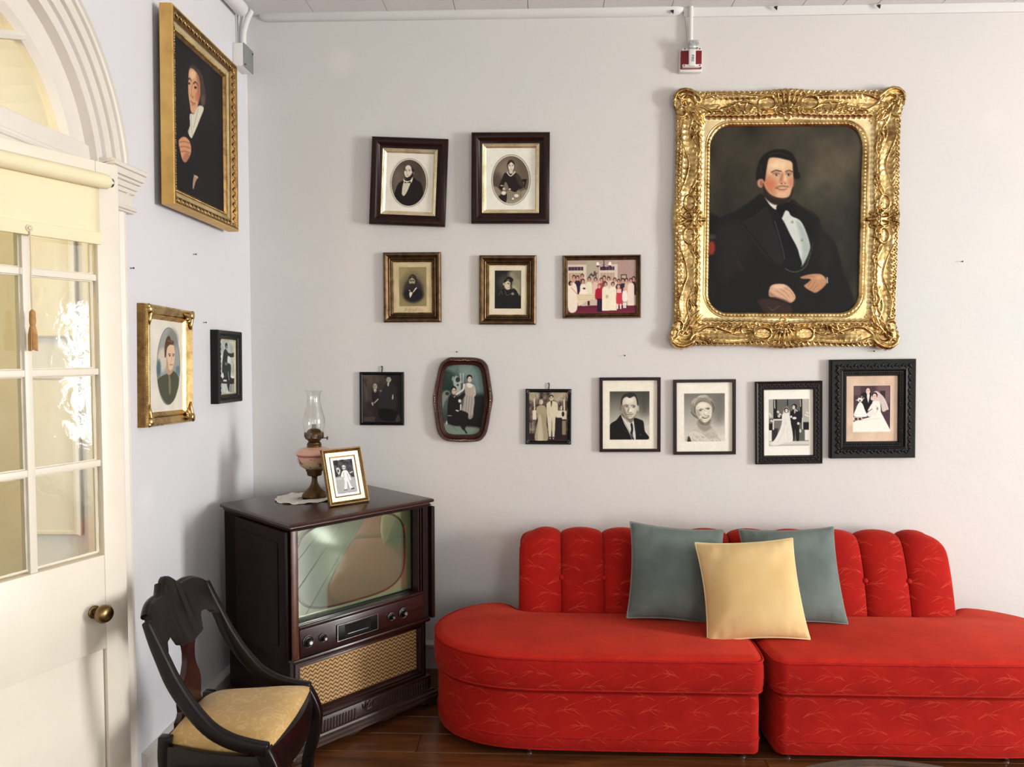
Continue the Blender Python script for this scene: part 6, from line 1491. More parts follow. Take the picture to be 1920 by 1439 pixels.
bm_ = 622 + 12 * np.exp(-(A_ / 105) ** 2) + 20 * sm(A_, 420, 510) + 4.5 * np.abs(np.sin(A_ / 13.5 * PI / 2))
da, db = am - A_, bm_ - B_
rc = 62; do = np.where((da < rc) & (db < rc), rc - np.hypot(rc - np.minimum(da, rc), rc - np.minimum(db, rc)), np.minimum(da, db))
RR = 96; qx, qy = A_ - (367 - RR), B_ - (456 - RR)
di = np.hypot(np.maximum(qx, 0), np.maximum(qy, 0)) + np.minimum(np.maximum(qx, qy), 0) - RR
Hm = np.interp(do, [0, 6, 20, 34, 46, 66, 88, 100, 106, 112, 117, 123, 128, 134, 140], [24, 35, 42, 40, 33, 29, 33, 37, 31, 36, 39, 37, 31, 26, 23])
per = np.where(qx > qy, B_, A_)
band = np.interp(di, [0, 3, 6, 11, 17, 22, 25, 28, 31], [12, 17, 20, 22, 22, 20, 24, 25, 22]) + np.where((di > 7) & (di < 22), 2.4 * np.abs(np.sin(per / 9.0 * PI / 2)) * np.cos((di - 14.5) / 8 * PI / 2), 0)
Hm = np.where(di < 31, band, Hm); msk = (do > 0) & (di > 0)
B0 = Hm.copy()
def gstroke(P, r0, r1, h, smooth_=True):
    global Hm
    P = [(655 - x, 720 - y) for x, y in P]
    if smooth_ and len(P) > 2: P = catmull(P, 5)
    P = np.array(P); pad = max(r0, r1) + 2
    ia = np.where((qa > P[:, 0].min() - pad) & (qa < P[:, 0].max() + pad))[0]; ib = np.where((qb > P[:, 1].min() - pad) & (qb < P[:, 1].max() + pad))[0]
    if len(ia) == 0 or len(ib) == 0: return
    sl = (slice(ib[0], ib[-1] + 1), slice(ia[0], ia[-1] + 1)); X, Y = A_[sl], B_[sl]; best = np.zeros(X.shape); n = len(P)
    for i in range(n - 1):
        ax, ay = P[i]; vx, vy = P[i + 1] - P[i]; t = np.clip(((X - ax) * vx + (Y - ay) * vy) / (vx * vx + vy * vy + 1e-9), 0, 1)
        r = r0 + (r1 - r0) * (i + t) / (n - 1); q = np.hypot(X - ax - t * vx, Y - ay - t * vy) / r
        best = np.maximum(best, np.sqrt(np.clip(1 - q * q, 0, 1)) * (0.55 + 0.45 * r / max(r0, r1)))
    Hm[sl] = np.maximum(Hm[sl], np.where(best > 0.02, B0[sl] + h * best, -9))
def gring(x, y, rx, ry, r, h): gstroke([(x + rx * math.cos(t), y + ry * math.sin(t)) for t in np.linspace(0, 2 * PI, 20)], r, r, h)
def gblob(x, y, r, h): gstroke([(x, y), (x + 0.5, y)], r, r, h, False)
# broad swelling straps first, fine carving on top
for a in (([(235, 168), (330, 146), (440, 134), (540, 146)], 26, 22, 5), ([(170, 235), (158, 310), (186, 385), (204, 445), (188, 520), (158, 592), (150, 640)], 22, 20, 6)): gstroke(*a)
for P, r0, r1, h in (([(222, 138), (192, 103), (150, 92), (112, 108), (96, 152), (102, 200), (128, 226)], 14, 8, 17), ([(128, 226), (152, 218), (160, 192), (146, 170), (127, 178)], 9, 4, 15), ([(210, 152), (186, 124), (154, 120), (132, 142), (140, 168), (166, 172), (182, 156)], 9, 4, 15),
                     ([(120, 130), (150, 150), (185, 190)], 7, 10, 12), ([(186, 188), (216, 216), (250, 252)], 11, 4, 13), ([(172, 214), (204, 240), (238, 258)], 8, 3, 11), ([(206, 184), (236, 214), (258, 244)], 8, 3, 11), ([(165, 205), (180, 250), (200, 285), (190, 310)], 8, 3, 11), ([(205, 165), (250, 180), (285, 202), (310, 192)], 8, 3, 11), ([(190, 205), (215, 250), (240, 270)], 6, 3, 10),
                     ([(215, 152), (262, 186), (310, 192), (372, 172), (440, 150), (500, 166), (512, 192)], 7, 4, 11), ([(228, 140), (300, 118), (400, 112), (500, 122), (560, 118)], 5, 4, 9), ([(240, 206), (300, 198), (380, 199), (450, 204), (520, 204)], 5, 3, 8),
                     ([(655, 208), (628, 214), (608, 200), (618, 180), (636, 186)], 7, 4, 14), ([(642, 192), (614, 152), (598, 112)], 7, 4, 13), ([(647, 180), (632, 140), (626, 104)], 8, 4, 14), ([(655, 180), (655, 98)], 11, 7, 17), ([(640, 196), (606, 176), (588, 186), (592, 200)], 6, 3, 12), ([(655, 212), (640, 226), (655, 240)], 7, 4, 11), ([(612, 120), (590, 108), (575, 118)], 6, 3, 11),
                     ([(440, 202), (410, 182), (380, 176), (348, 188)], 7, 3, 12), ([(430, 192), (415, 164), (394, 152)], 7, 3, 12), ([(402, 196), (386, 170), (364, 160)], 6, 2.5, 11), ([(372, 192), (350, 182), (326, 194)], 6, 2.5, 11), ([(450, 198), (446, 172), (460, 152)], 6, 2.5, 11), ([(470, 200), (480, 184), (500, 186)], 5, 2.5, 9),
                     ([(190, 238), (178, 305), (206, 382), (226, 445), (212, 520), (184, 588)], 5, 4, 10), ([(148, 245), (138, 312), (160, 388), (178, 445), (164, 520), (136, 592)], 5, 4, 10),
                     ([(206, 720), (170, 714), (138, 696)], 11, 5, 16), ([(212, 708), (190, 688), (164, 690), (160, 706), (176, 712)], 7, 4, 13), ([(200, 700), (226, 688), (242, 706)], 7, 4, 13), ([(258, 720), (222, 716)], 9, 6, 14), ([(196, 706), (184, 680), (200, 668)], 6, 3, 12), ([(140, 712), (116, 704), (108, 690)], 7, 4, 12), ([(228, 704), (246, 690), (236, 676)], 6, 3, 11),
                     ([(195, 566), (212, 532), (206, 500), (190, 484)], 7, 3, 12), ([(206, 548), (228, 520), (224, 494)], 7, 3, 12), ([(196, 596), (210, 572), (204, 550)], 6, 3, 11), ([(222, 560), (236, 540), (232, 520)], 5, 2.5, 10), ([(205, 300), (192, 330), (204, 360), (192, 388)], 7, 3, 12), ([(220, 300), (226, 335), (214, 360)], 6, 3, 11), ([(228, 350), (232, 385), (222, 410)], 6, 3, 10), ([(216, 390), (210, 420), (222, 440)], 6, 3, 10), ([(216, 630), (226, 660), (214, 684)], 5, 3, 10)):
    gstroke(P, r0, r1, h)
gring(552, 158, 42, 32, 6.5, 13); gstroke([(530, 158), (574, 158)], 24, 24, 6); gring(184, 640, 27, 37, 6.5, 13); gstroke([(184, 625), (184, 655)], 17, 17, 6)
gblob(640, 165, 10, 15); gblob(205, 712, 12, 16); gblob(152, 150, 11, 17); gblob(190, 196, 13, 15); gblob(628, 200, 8, 13)
for k, x in enumerate(np.arange(232, 650, 27)):
    yy = 103 - 3 * math.sin((x - 232) / 60); gstroke([(x + 13 * math.cos(t), yy + 9 - 13 * math.sin(t)) for t in np.linspace(0.1, PI - 0.1, 7)], 4.6, 3.2, 8); gblob(x, yy + 12, 4.5, 7); gstroke([(x - 6, yy + 24), (x + 8, yy + 30)], 4, 2, 6)
for k, y in enumerate(np.arange(246, 715, 27)):
    xx_ = 122 + 3 * math.sin((y - 246) / 60); gstroke([(xx_ + 6 - 13 * math.sin(t), y + 13 * math.cos(t)) for t in np.linspace(0.1, PI - 0.1, 7)], 4.6, 3.2, 8); gblob(xx_ + 9, y, 4.5, 7); gstroke([(xx_ + 20, y - 6), (xx_ + 27, y + 8)], 4, 2, 6)
g_ = np.random.default_rng(12)
for k in range(46):
    if k % 2: x, y, an = g_.uniform(260, 620), g_.uniform(150, 205), g_.uniform(-0.9, 0.9)
    else: x, y, an = g_.uniform(165, 235), g_.uniform(290, 690), PI / 2 + g_.uniform(-0.9, 0.9)
    L = g_.uniform(12, 22); gstroke([(x, y), (x + L * 0.5 * math.cos(an) + 4, y + L * 0.5 * math.sin(an)), (x + L * math.cos(an), y + L * math.sin(an))], 4.5, 1.5, 7)
full = lambda Q: np.block([[Q[::-1, ::-1][:, :-1], Q[::-1]], [Q[:, ::-1][1:, :-1], Q[1:]]])
HF, MF = full(Hm), full(msk.astype(float)) > 0.5
xf = np.r_[-qa[::-1][:-1], qa] * GK; yf = np.r_[qb[::-1], -qb[1:]] * GK
XF, YF2 = np.meshgrid(xf, yf); DO = full(do); DI = full(di)
regs = np.zeros(HF.shape, int)
for k, (cx_, cy_) in enumerate(((-490, 555), (490, 555), (-490, -555), (490, -555))): regs[np.hypot(XF / GK - cx_, YF2 / GK - cy_) < 100] = k + 1
for k, (cx_, cy_, rx_, ry_) in enumerate(((0, 570, 75, 62), (0, -570, 75, 62), (-470, 0, 78, 60), (470, 0, 78, 60))): regs[((XF / GK - cx_) / rx_) ** 2 + ((YF2 / GK - cy_) / ry_) ** 2 < 1] = k + 5
regs[(DO > 128) & (regs == 0)] = 9
regs[(DI < 31)] = 10
def hmesh(name, keep, material):
    f_ok = MF[:-1, :-1] & MF[1:, :-1] & MF[1:, 1:] & MF[:-1, 1:] & keep[:-1, :-1]
    nx = HF.shape[1]; i = np.arange(HF.shape[0] - 1)[:, None] * nx + np.arange(nx - 1)[None, :]
    f = np.stack([i, i + nx, i + nx + 1, i + 1], -1)[f_ok]
    used, inv = np.unique(f.ravel(), return_inverse=True); f = inv.reshape(-1, 4)
    v = np.c_[XF.ravel(), YF2.ravel(), HF.ravel() / 1000][used]
    me = bpy.data.meshes.new(name); me.vertices.add(len(v)); me.vertices.foreach_set('co', v.ravel())
    me.loops.add(f.size); me.loops.foreach_set('vertex_index', f.ravel().astype(np.int32)); me.polygons.add(len(f)); me.polygons.foreach_set('loop_start', np.arange(0, f.size, 4, dtype=np.int32))
    me.update(calc_edges=True); me.validate(); me.polygons.foreach_set('use_smooth', [True] * len(me.polygons))
    return link(name, me, material, gf)
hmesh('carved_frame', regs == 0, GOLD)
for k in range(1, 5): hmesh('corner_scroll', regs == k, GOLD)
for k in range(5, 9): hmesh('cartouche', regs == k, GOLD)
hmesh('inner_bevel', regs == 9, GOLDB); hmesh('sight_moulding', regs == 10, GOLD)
# the rim that carries the carving back to the wall
rim = []
for t in np.linspace(0, 2 * PI, 240, endpoint=False):
    ct_, st_ = math.cos(t), math.sin(t); lo_, hi_ = 300, 900
    for _ in range(16):
        r = (lo_ + hi_) / 2; ia = min(len(qa) - 1, int(round(abs(r * ct_) / ST))); ib = min(len(qb) - 1, int(round(abs(r * st_) / ST)))
        if do[ib, ia] > 5: lo_ = r
        else: hi_ = r
    rim.append((lo_ * ct_ * GK, lo_ * st_ * GK))
MB().rings([[Vector((x * k, y * k, z)) for x, y in rim] for k, z in ((0.985, 0.002), (1.0, 0.012), (1.0, 0.030), (0.97, 0.030), (0.9, 0.010))], True, False, False).build('rim', GOLDD, gf, smooth=50)
MB().box(-470 * GK, 470 * GK, -560 * GK, 560 * GK, 0.001, 0.006).build('backing', BLKBR, gf)
# oil portrait
c = Cv(-18, 2, 1122, 1424, 220, (50, 46, 39))
c.ell(860, 330, 330, 330, (82, 76, 62), 420, 0.8); c.ell(900, 560, 190, 110, (98, 90, 70), 190, 0.7); c.ell(690, 520, 90, 110, (62, 66, 50), 120, 0.6); c.ell(160, 250, 300, 260, (62, 56, 46), 320, 0.6); c.ell(1000, 900, 260, 420, (38, 37, 33), 300, 0.9); c.ell(80, 1000, 260, 460, (40, 38, 33), 240, 0.8)
c.noise(0.22, 5, 41, 4)
c.poly([(-20, 720), (70, 690), (190, 640), (300, 565), (372, 512), (420, 560), (500, 640), (560, 640), (600, 556), (680, 612), (800, 684), (832, 780), (905, 850), (950, 930), (990, 1080), (1020, 1430), (-20, 1430)], (23, 22, 23), 20, 0.97)
c.poly([(60, 800), (160, 720), (240, 740), (300, 900), (200, 1100), (90, 1150)], (37, 35, 33), 120, 0.8); c.poly([(240, 742), (330, 680), (420, 620), (480, 770), (560, 1010), (490, 1050), (370, 940), (300, 850)], (34, 32, 32), 14, 0.95); c.line([(245, 745), (330, 850), (480, 1040)], 6, (14, 14, 15), 0.9); c.line([(250, 738), (420, 618)], 5, (48, 46, 44), 0.8)
c.poly([(820, 760), (900, 860), (930, 1000), (860, 1100), (800, 900)], (34, 33, 32), 80, 0.8); c.line([(210, 1030), (240, 1090)], 26, (48, 40, 40), 0.6, 20); c.line([(620, 580), (790, 690)], 8, (36, 34, 34), 0.8)
c.poly([(545, 640), (578, 640), (602, 682), (680, 730), (742, 885), (738, 960), (690, 1062), (674, 1050), (668, 980), (640, 900), (530, 712)], (206, 210, 204), 8)
c.poly([(640, 720), (690, 760), (742, 890), (735, 970), (690, 1058), (690, 940), (668, 830)], (150, 166, 160), 26, 0.75)
for k in range(5): c.line([(545 + k * 12, 690), (600 + k * 14, 800), (668 + k * 9, 940)], 3, (168, 174, 170), 0.7)
for P in ((610, 728), (685, 864)): c.ell(*P, 10, 10, (124, 120, 104), 4); c.ell(P[0] - 2, P[1] - 2, 4, 4, (220, 216, 200), 2)
c.poly([(482, 705), (530, 700), (600, 830), (670, 985), (688, 1062), (620, 1100), (556, 1080), (545, 975), (510, 850)], (19, 19, 22), 10); c.line([(480, 720), (545, 940), (556, 1010)], 6, (74, 78, 82), 0.8, 6)
c.line([(565, 1082), (610, 1104), (660, 1104), (720, 1062), (754, 960)], 4, (150, 138, 104), 0.85); c.line([(768, 890), (760, 960)], 3, (130, 120, 96), 0.7)
for k in range(4): c.line([(560, 1000 + k * 18), (660, 1010 + k * 16)], 5, (34, 34, 38), 0.6)
c.poly([(404, 544), (432, 562), (508, 602), (482, 632), (440, 598)], (216, 211, 200), 8); c.poly([(492, 604), (560, 578), (606, 600), (642, 672), (600, 660), (560, 642), (530, 700), (500, 660)], (16, 16, 18), 8); c.line([(580, 600), (610, 640)], 5, (42, 42, 46), 0.8)
c.ell(368, 430, 24, 38, (186, 136, 108), 8); c.ell(372, 436, 11, 22, (128, 84, 66), 10, 0.8)
c.poly([(412, 256), (450, 242), (520, 248), (592, 264), (606, 330), (612, 405), (608, 470), (588, 530), (540, 548), (470, 536), (420, 500), (392, 440), (400, 370), (412, 310)], (212, 170, 132), 10)
c.poly([(400, 380), (440, 400), (470, 470), (470, 530), (420, 500), (392, 440)], (178, 116, 84), 60, 0.8); c.ell(505, 298, 76, 44, (236, 206, 168), 60, 0.9); c.ell(446, 440, 40, 38, (198, 108, 80), 56, 0.75); c.ell(594, 430, 20, 40, (186, 118, 92), 30, 0.7); c.ell(575, 300, 26, 40, (220, 184, 146), 30, 0.6)
c.poly([(522, 366), (536, 360), (530, 420), (516, 432), (508, 420)], (160, 104, 78), 18, 0.8); c.line([(550, 345), (552, 400), (550, 420)], 12, (236, 200, 164), 0.8, 10); c.ell(536, 428, 24, 12, (206, 150, 116), 10, 0.9); c.ell(524, 436, 8, 5, (96, 54, 42), 4, 0.9); c.ell(552, 436, 7, 4, (104, 60, 46), 4, 0.8)
for ex_, ey_, w2 in ((484, 370, 22), (576, 372, 19)):
    c.ell(ex_, ey_ - 8, w2 + 8, 16, (158, 106, 82), 16, 0.7); c.ell(ex_, ey_, w2, 9, (204, 184, 164), 5); c.ell(ex_ + 1, ey_, 9, 9, (44, 30, 24), 4); c.ell(ex_ + 4, ey_ - 3, 2.5, 2.5, (230, 224, 214), 2); c.line([(ex_ - w2, ey_ - 3), (ex_, ey_ - 10), (ex_ + w2, ey_ - 2)], 4, (66, 42, 34), 0.9); c.line([(ex_ - w2, ey_ + 14), (ex_ + w2, ey_ + 13)], 4, (170, 116, 90), 0.6)
c.line([(448, 352), (480, 338), (520, 346)], 10, (74, 48, 36), 0.85, 4); c.line([(552, 348), (580, 339), (604, 350)], 9, (74, 48, 36), 0.85, 4)
c.line([(484, 470), (524, 456), (572, 462)], 13, (120, 80, 58), 0.7, 8); c.line([(490, 476), (530, 482), (566, 478)], 5, (112, 52, 44), 0.95); c.line([(505, 490), (550, 490)], 8, (194, 112, 94), 0.8, 6); c.ell(528, 520, 34, 14, (222, 178, 142), 14, 0.7)
c.poly([(386, 436), (402, 470), (432, 510), (472, 536), (530, 550), (582, 536), (602, 480), (614, 466), (606, 526), (580, 566), (540, 594), (480, 598), (428, 570), (392, 520)], (42, 31, 26), 14); c.line([(420, 520), (480, 556), (560, 560)], 10, (66, 48, 38), 0.5, 10)
c.poly([(330, 384), (344, 300), (370, 238), (420, 198), (480, 178), (550, 184), (602, 214), (632, 270), (646, 340), (664, 384), (640, 404), (614, 392), (610, 330), (598, 276), (540, 254), (480, 240), (432, 244), (414, 304), (406, 370), (398, 424), (384, 404), (360, 404), (338, 414)], (27, 24, 24), 10)
c.line([(430, 222), (500, 206), (570, 230)], 8, (54, 49, 46), 0.7, 8); c.line([(366, 300), (372, 360)], 10, (50, 44, 42), 0.6, 8)
c.poly([(458, 1216), (520, 1198), (580, 1210), (630, 1262), (646, 1308), (612, 1342), (570, 1322), (500, 1300), (448, 1290)], (204, 164, 134), 8)
for P in ([(520, 1230), (570, 1262), (600, 1300)], [(540, 1218), (600, 1250), (636, 1300)], [(500, 1250), (550, 1282), (590, 1322)]): c.line(P, 4, (140, 96, 76), 0.85)
c.poly([(455, 1260), (500, 1290), (600, 1330), (600, 1342), (500, 1306), (448, 1290)], (150, 106, 84), 16, 0.7); c.ell(520, 1220, 46, 16, (226, 192, 164), 16, 0.7)
c.poly([(684, 1146), (750, 1126), (830, 1124), (872, 1160), (872, 1202), (806, 1262), (764, 1254), (710, 1216), (738, 1188), (756, 1162), (692, 1158)], (184, 136, 102), 8); c.line([(880, 1150), (884, 1190)], 7, (220, 216, 208), 0.9)
for P in ([(764, 1170), (740, 1216)], [(790, 1184), (756, 1236)], [(812, 1200), (776, 1252)], [(690, 1152), (760, 1140), (800, 1150)]): c.line(P, 4, (118, 78, 58), 0.8)
c.ell(820, 1150, 36, 16, (204, 160, 124), 16, 0.7)
c.poly([(366, 1320), (470, 1316), (600, 1360), (612, 1424), (440, 1424), (380, 1360)], (54, 38, 33), 14, 0.9); c.line([(450, 1376), (476, 1400), (530, 1366)], 6, (110, 92, 80), 0.6)
c.ell(6, 925, 28, 52, (140, 50, 38), 16); c.ell(0, 840, 40, 20, (70, 66, 52), 14, 0.8)
for k in range(60):
    x, y = g_.uniform(-10, 130), g_.uniform(720, 1300); c.line([(x, y), (x + g_.uniform(-16, 16), y + g_.uniform(10, 40))], 2.5, (92, 88, 78), 0.35)
c.noise(0.016, 50, 42, 2)
def rrmask(X, Y):
    ax, ay = np.abs(X) / GK - (372 - RR), np.abs(Y) / GK - (461 - RR)
    return np.hypot(np.maximum(ax, 0), np.maximum(ay, 0)) + np.minimum(np.maximum(ax, ay), 0) - RR < 0
c.mesh('canvas', 744 * GK, 922 * GK, 0.011, OIL, gf, rrmask)

# ================================================================ LEFT WALL: three frames
def left_canvas(root, w, h, inset, zc_, n, bg, ox, oy, k):
    cx_, cz_ = root.location.y, root.location.z
    def tr(a, b):
        P = on(0, XL + zc_, ox + a / k, oy + b / k); return (P.y - cx_, P.z - cz_)
    c = Cv(-w / 2 + inset, h / 2 - inset, w / 2 - inset, -h / 2 + inset, n, bg, tr)
    p, q = tr(300, 700), tr(300, 701); c.k = abs(p[1] - q[1]); return c
r, w_, h_ = frame_root('deep gilt frame high on the left wall, oil portrait of man with white cravat', (325, 10), (446, 122), (447, 432), (325, 385), 0.08, 0)
MB().box(-w_ / 2 + 0.06, w_ / 2 - 0.06, -h_ / 2 + 0.06, h_ / 2 - 0.06, 0.001, 0.034).build('backing', BLKBR, r)
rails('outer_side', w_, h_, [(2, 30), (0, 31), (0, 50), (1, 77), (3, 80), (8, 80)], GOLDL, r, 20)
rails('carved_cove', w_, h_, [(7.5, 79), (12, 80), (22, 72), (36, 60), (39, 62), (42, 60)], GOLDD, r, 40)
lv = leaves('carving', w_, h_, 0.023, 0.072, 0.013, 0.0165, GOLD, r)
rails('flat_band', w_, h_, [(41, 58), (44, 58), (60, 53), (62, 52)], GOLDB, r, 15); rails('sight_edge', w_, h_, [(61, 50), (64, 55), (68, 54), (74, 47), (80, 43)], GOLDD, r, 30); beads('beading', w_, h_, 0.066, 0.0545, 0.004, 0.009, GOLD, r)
c = left_canvas(r, w_, h_, 0.078, 0.042, 150, (27, 26, 27), 320, 100, 5.14); c.noise(0.15, 4, 51)
c.poly([(45, 700), (120, 620), (180, 590), (320, 520), (400, 640), (470, 900), (500, 1430), (45, 1330)], (21, 21, 23), 30, 0.9)
c.poly([(162, 160), (190, 112), (232, 128), (292, 200), (322, 330), (332, 430), (312, 512), (280, 474), (272, 300), (242, 212), (200, 150)], (66, 54, 48), 16, 0.95); c.ell(306, 450, 18, 50, (104, 84, 76), 16, 0.6)
c.poly([(164, 212), (174, 156), (200, 146), (246, 192), (270, 262), (276, 330), (276, 400), (262, 472), (240, 562), (214, 582), (190, 562), (180, 500), (164, 380)], (202, 152, 114), 6)
c.poly([(240, 200), (270, 262), (276, 400), (262, 472), (246, 420), (250, 300)], (150, 96, 70), 30, 0.8); c.ell(205, 205, 28, 40, (222, 182, 142), 24, 0.9); c.ell(245, 420, 18, 40, (190, 104, 78), 26, 0.7); c.ell(212, 540, 22, 26, (206, 156, 126), 14, 0.8)
c.line([(163, 256), (176, 242), (190, 266)], 14, (44, 32, 28)); c.line([(212, 292), (234, 276), (252, 306)], 14, (44, 32, 28)); c.ell(172, 292, 10, 12, (52, 36, 30), 5); c.ell(232, 330, 14, 13, (60, 42, 34), 6); c.ell(234, 330, 5, 7, (20, 16, 16), 2); c.line([(222, 320), (246, 328)], 5, (60, 40, 34))
c.line([(200, 300), (194, 380), (206, 420)], 9, (150, 98, 74), 0.8, 6); c.line([(186, 400), (206, 432), (214, 420)], 8, (120, 70, 54), 0.9); c.line([(184, 460), (206, 482), (232, 486)], 8, (110, 50, 42)); c.line([(192, 498), (226, 502)], 8, (176, 96, 80), 0.8)
c.poly([(180, 592), (222, 584), (258, 512), (300, 508), (312, 540), (282, 620), (252, 702), (214, 792), (194, 822), (164, 762), (182, 700)], (206, 201, 182), 6)
for P in ([(190, 600), (196, 700), (204, 800)], [(262, 530), (240, 620), (216, 720)], [(176, 720), (170, 770)]): c.line(P, 9, (140, 134, 116), 0.8, 6)
c.poly([(74, 862), (92, 828), (130, 812), (170, 840), (190, 890), (194, 952), (180, 1000), (142, 1056), (110, 1030), (90, 950)], (198, 142, 106), 6)
for y in (868, 914, 960): c.line([(84, y), (130, y - 10), (186, y + 6)], 9, (130, 80, 58), 0.85, 4)
c.poly([(150, 960), (182, 1000), (142, 1056), (112, 1030)], (150, 100, 78), 20, 0.7); c.poly([(224, 1188), (262, 1196), (240, 1240), (220, 1312), (212, 1290)], (166, 138, 112), 6); c.line([(222, 1180), (262, 1200)], 8, (196, 186, 168))
c.noise(0.016, 50, 52, 2).mesh('canvas', w_ - 0.156, h_ - 0.156, 0.044, OIL, r)

r, w_, h_ = frame_root('gilt frame with leafy corners, tinted oval portrait of young soldier', (280, 570), (363, 583), (365, 788), (275, 806), 0.04, 0)
backing(w_, h_, r)
rails('outer_side', w_, h_, [(0, 0), (0, 26), (2, 30)], GOLDD, r, 20); beads('beading', w_, h_, 0.0035, 0.032, 0.0036, 0.0085, GOLD, r)
rails('frame', w_, h_, [(2, 30), (5, 37), (8, 38), (30, 25), (32, 22), (35, 27), (39, 28), (42, 24), (45, 22), (52, 13)], GOLD, r, 25)
for sx in (-1, 1):
    for sy in (-1, 1):
        m = MB(); X0, Y0 = sx * (w_ / 2 - 0.020), sy * (h_ / 2 - 0.020)
        for a in range(7):
            an = a / 6 * PI / 2; L = 0.058 if a in (0, 6) else 0.040 - 0.006 * (a % 2)
            d = Vector((-sx * math.cos(an), -sy * math.sin(an)))
            pts = [(X0 + d.x * L * t + 0.003 * math.sin(t * 7), Y0 + d.y * L * t + 0.003 * math.cos(t * 6), 0.040 - 0.010 * t * (1 if 0 < a < 6 else 0.4)) for t in np.linspace(0, 1, 6)]
            m.tube(pts, [0.0075, 0.0085, 0.007, 0.0075, 0.005, 0.002], 7)
        m.blob((X0, Y0, 0.041), 0.017, 0.017, 0.010, 10, 6); m.blob((X0 + sx * 0.010, Y0 + sy * 0.010, 0.038), 0.011, 0.011, 0.009, 8, 5)
        m.build('corner_leaf', GOLD, r, smooth=70, recalc=False)
c = left_canvas(r, w_, h_, 0.050, 0.014, 130, (214, 209, 197), 250, 560, 5.538); c.noise(0.03, 4, 53)
c.ell(362, 702, 122, 404, (96, 100, 96), 4); c.ell(362, 702, 117, 396, (150, 152, 146), 4)
P_ = [(362 + 116 * math.cos(t), 702 + 394 * math.sin(t)) for t in np.linspace(0, 2 * PI, 30, endpoint=False)]
c.ell(300, 640, 50, 120, (204, 194, 178), 50, 0.9); c.ell(264, 730, 20, 90, (62, 92, 104), 40, 0.9); c.ell(460, 740, 22, 50, (84, 116, 122), 30, 0.8); c.ell(400, 420, 60, 100, (120, 124, 118), 60, 0.8)
c.poly([(254, 850), (300, 806), (346, 782), (372, 774), (414, 745), (466, 800), (474, 880), (452, 980), (420, 1060), (366, 1096), (312, 1050), (272, 950)], (76, 77, 62), 10)
c.line([(346, 786), (376, 900), (380, 1060)], 8, (56, 57, 46), 0.8); c.poly([(366, 800), (384, 800), (392, 960), (374, 990)], (128, 120, 92), 8, 0.9); c.line([(414, 750), (396, 820), (380, 800)], 8, (52, 52, 44), 0.8); c.line([(350, 790), (372, 850)], 8, (98, 98, 80), 0.7)
c.poly([(346, 640), (400, 700), (412, 750), (378, 790), (350, 772)], (180, 148, 122), 8)
c.poly([(330, 530), (350, 480), (410, 478), (425, 540), (426, 620), (416, 690), (392, 742), (362, 722), (346, 650), (334, 604)], (212, 184, 156), 6); c.poly([(334, 560), (352, 640), (366, 720), (346, 670)], (160, 126, 102), 20, 0.7)
c.poly([(322, 602), (322, 480), (344, 402), (370, 388), (388, 430), (412, 436), (414, 474), (372, 480), (346, 520), (336, 604)], (84, 62, 44), 6); c.line([(350, 440), (380, 440), (404, 452)], 8, (150, 118, 84), 0.7)
c.line([(360, 578), (384, 574)], 9, (84, 62, 48)); c.line([(404, 572), (422, 574)], 9, (84, 62, 48)); c.ell(374, 592, 9, 8, (60, 46, 40), 3); c.ell(412, 590, 7, 8, (60, 46, 40), 3); c.line([(394, 590), (396, 640), (388, 648)], 6, (160, 122, 100), 0.8); c.line([(376, 686), (408, 684)], 8, (150, 84, 76))
c.noise(0.016, 50, 54, 2).mesh('print', w_ - 0.10, h_ - 0.10, 0.0145, PRINT, r)

r, w_, h_ = frame_root('small black carved frame near the corner, photo of man leaning on car', (411, 619.5), (454.5, 622), (454.5, 752), (411.5, 759), 0.04, 0)
backing(w_, h_, r); rails('frame', w_, h_, [(0, 0), (0, 34), (3, 40), (8, 39), (28, 35), (32, 30), (36, 29), (40, 22)], BLKFR, r, 25); rails('gilt_slip', w_, h_, [(39, 19), (39, 24), (44, 22), (45, 18)], CHAMP, r, 20); leaves('carving', w_, h_, 0.018, 0.037, 0.008, 0.0105, BLKFR, r)
c = left_canvas(r, w_, h_, 0.044, 0.018, 90, (176, 182, 174), 390, 600, 8); c.noise(0.12, 4, 55)
DK = (44, 48, 46)
c.poly([(214, 640), (232, 480), (262, 440), (300, 490), (350, 500), (420, 470), (420, 540), (340, 560), (296, 540), (290, 640), (340, 680), (336, 860), (330, 900), (320, 1080), (290, 1000), (270, 870), (215, 820)], DK, 10); c.ell(270, 390, 20, 46, DK, 8); c.ell(272, 410, 12, 26, (120, 124, 116), 6)
c.poly([(198, 860), (420, 880), (420, 980), (330, 960), (200, 950)], (38, 40, 42), 10); c.ell(218, 840, 16, 44, (210, 212, 204), 8); c.ell(368, 855, 22, 20, (210, 214, 206), 8); c.rect(230, 900, 280, 926, (206, 208, 200), 5); c.line([(300, 780), (316, 900)], 12, (190, 194, 186), 0.9)
for k in range(4): c.line([(350 + 14 * k, 780), (410, 560 + 30 * k)], 6, (70, 74, 72), 0.7)
c.rect(410, 330, 424, 800, (40, 44, 42), 6, 0.8); c.poly([(330, 980), (420, 960), (420, 1080), (330, 1080)], (150, 154, 148), 14); c.line([(345, 960), (340, 1090)], 14, DK, 0.9); c.ell(270, 660, 22, 26, (110, 116, 108), 10, 0.8)
c.noise(0.03, 30, 56, 2).mesh('print', w_ - 0.088, h_ - 0.088, 0.0185, PRINT, r)

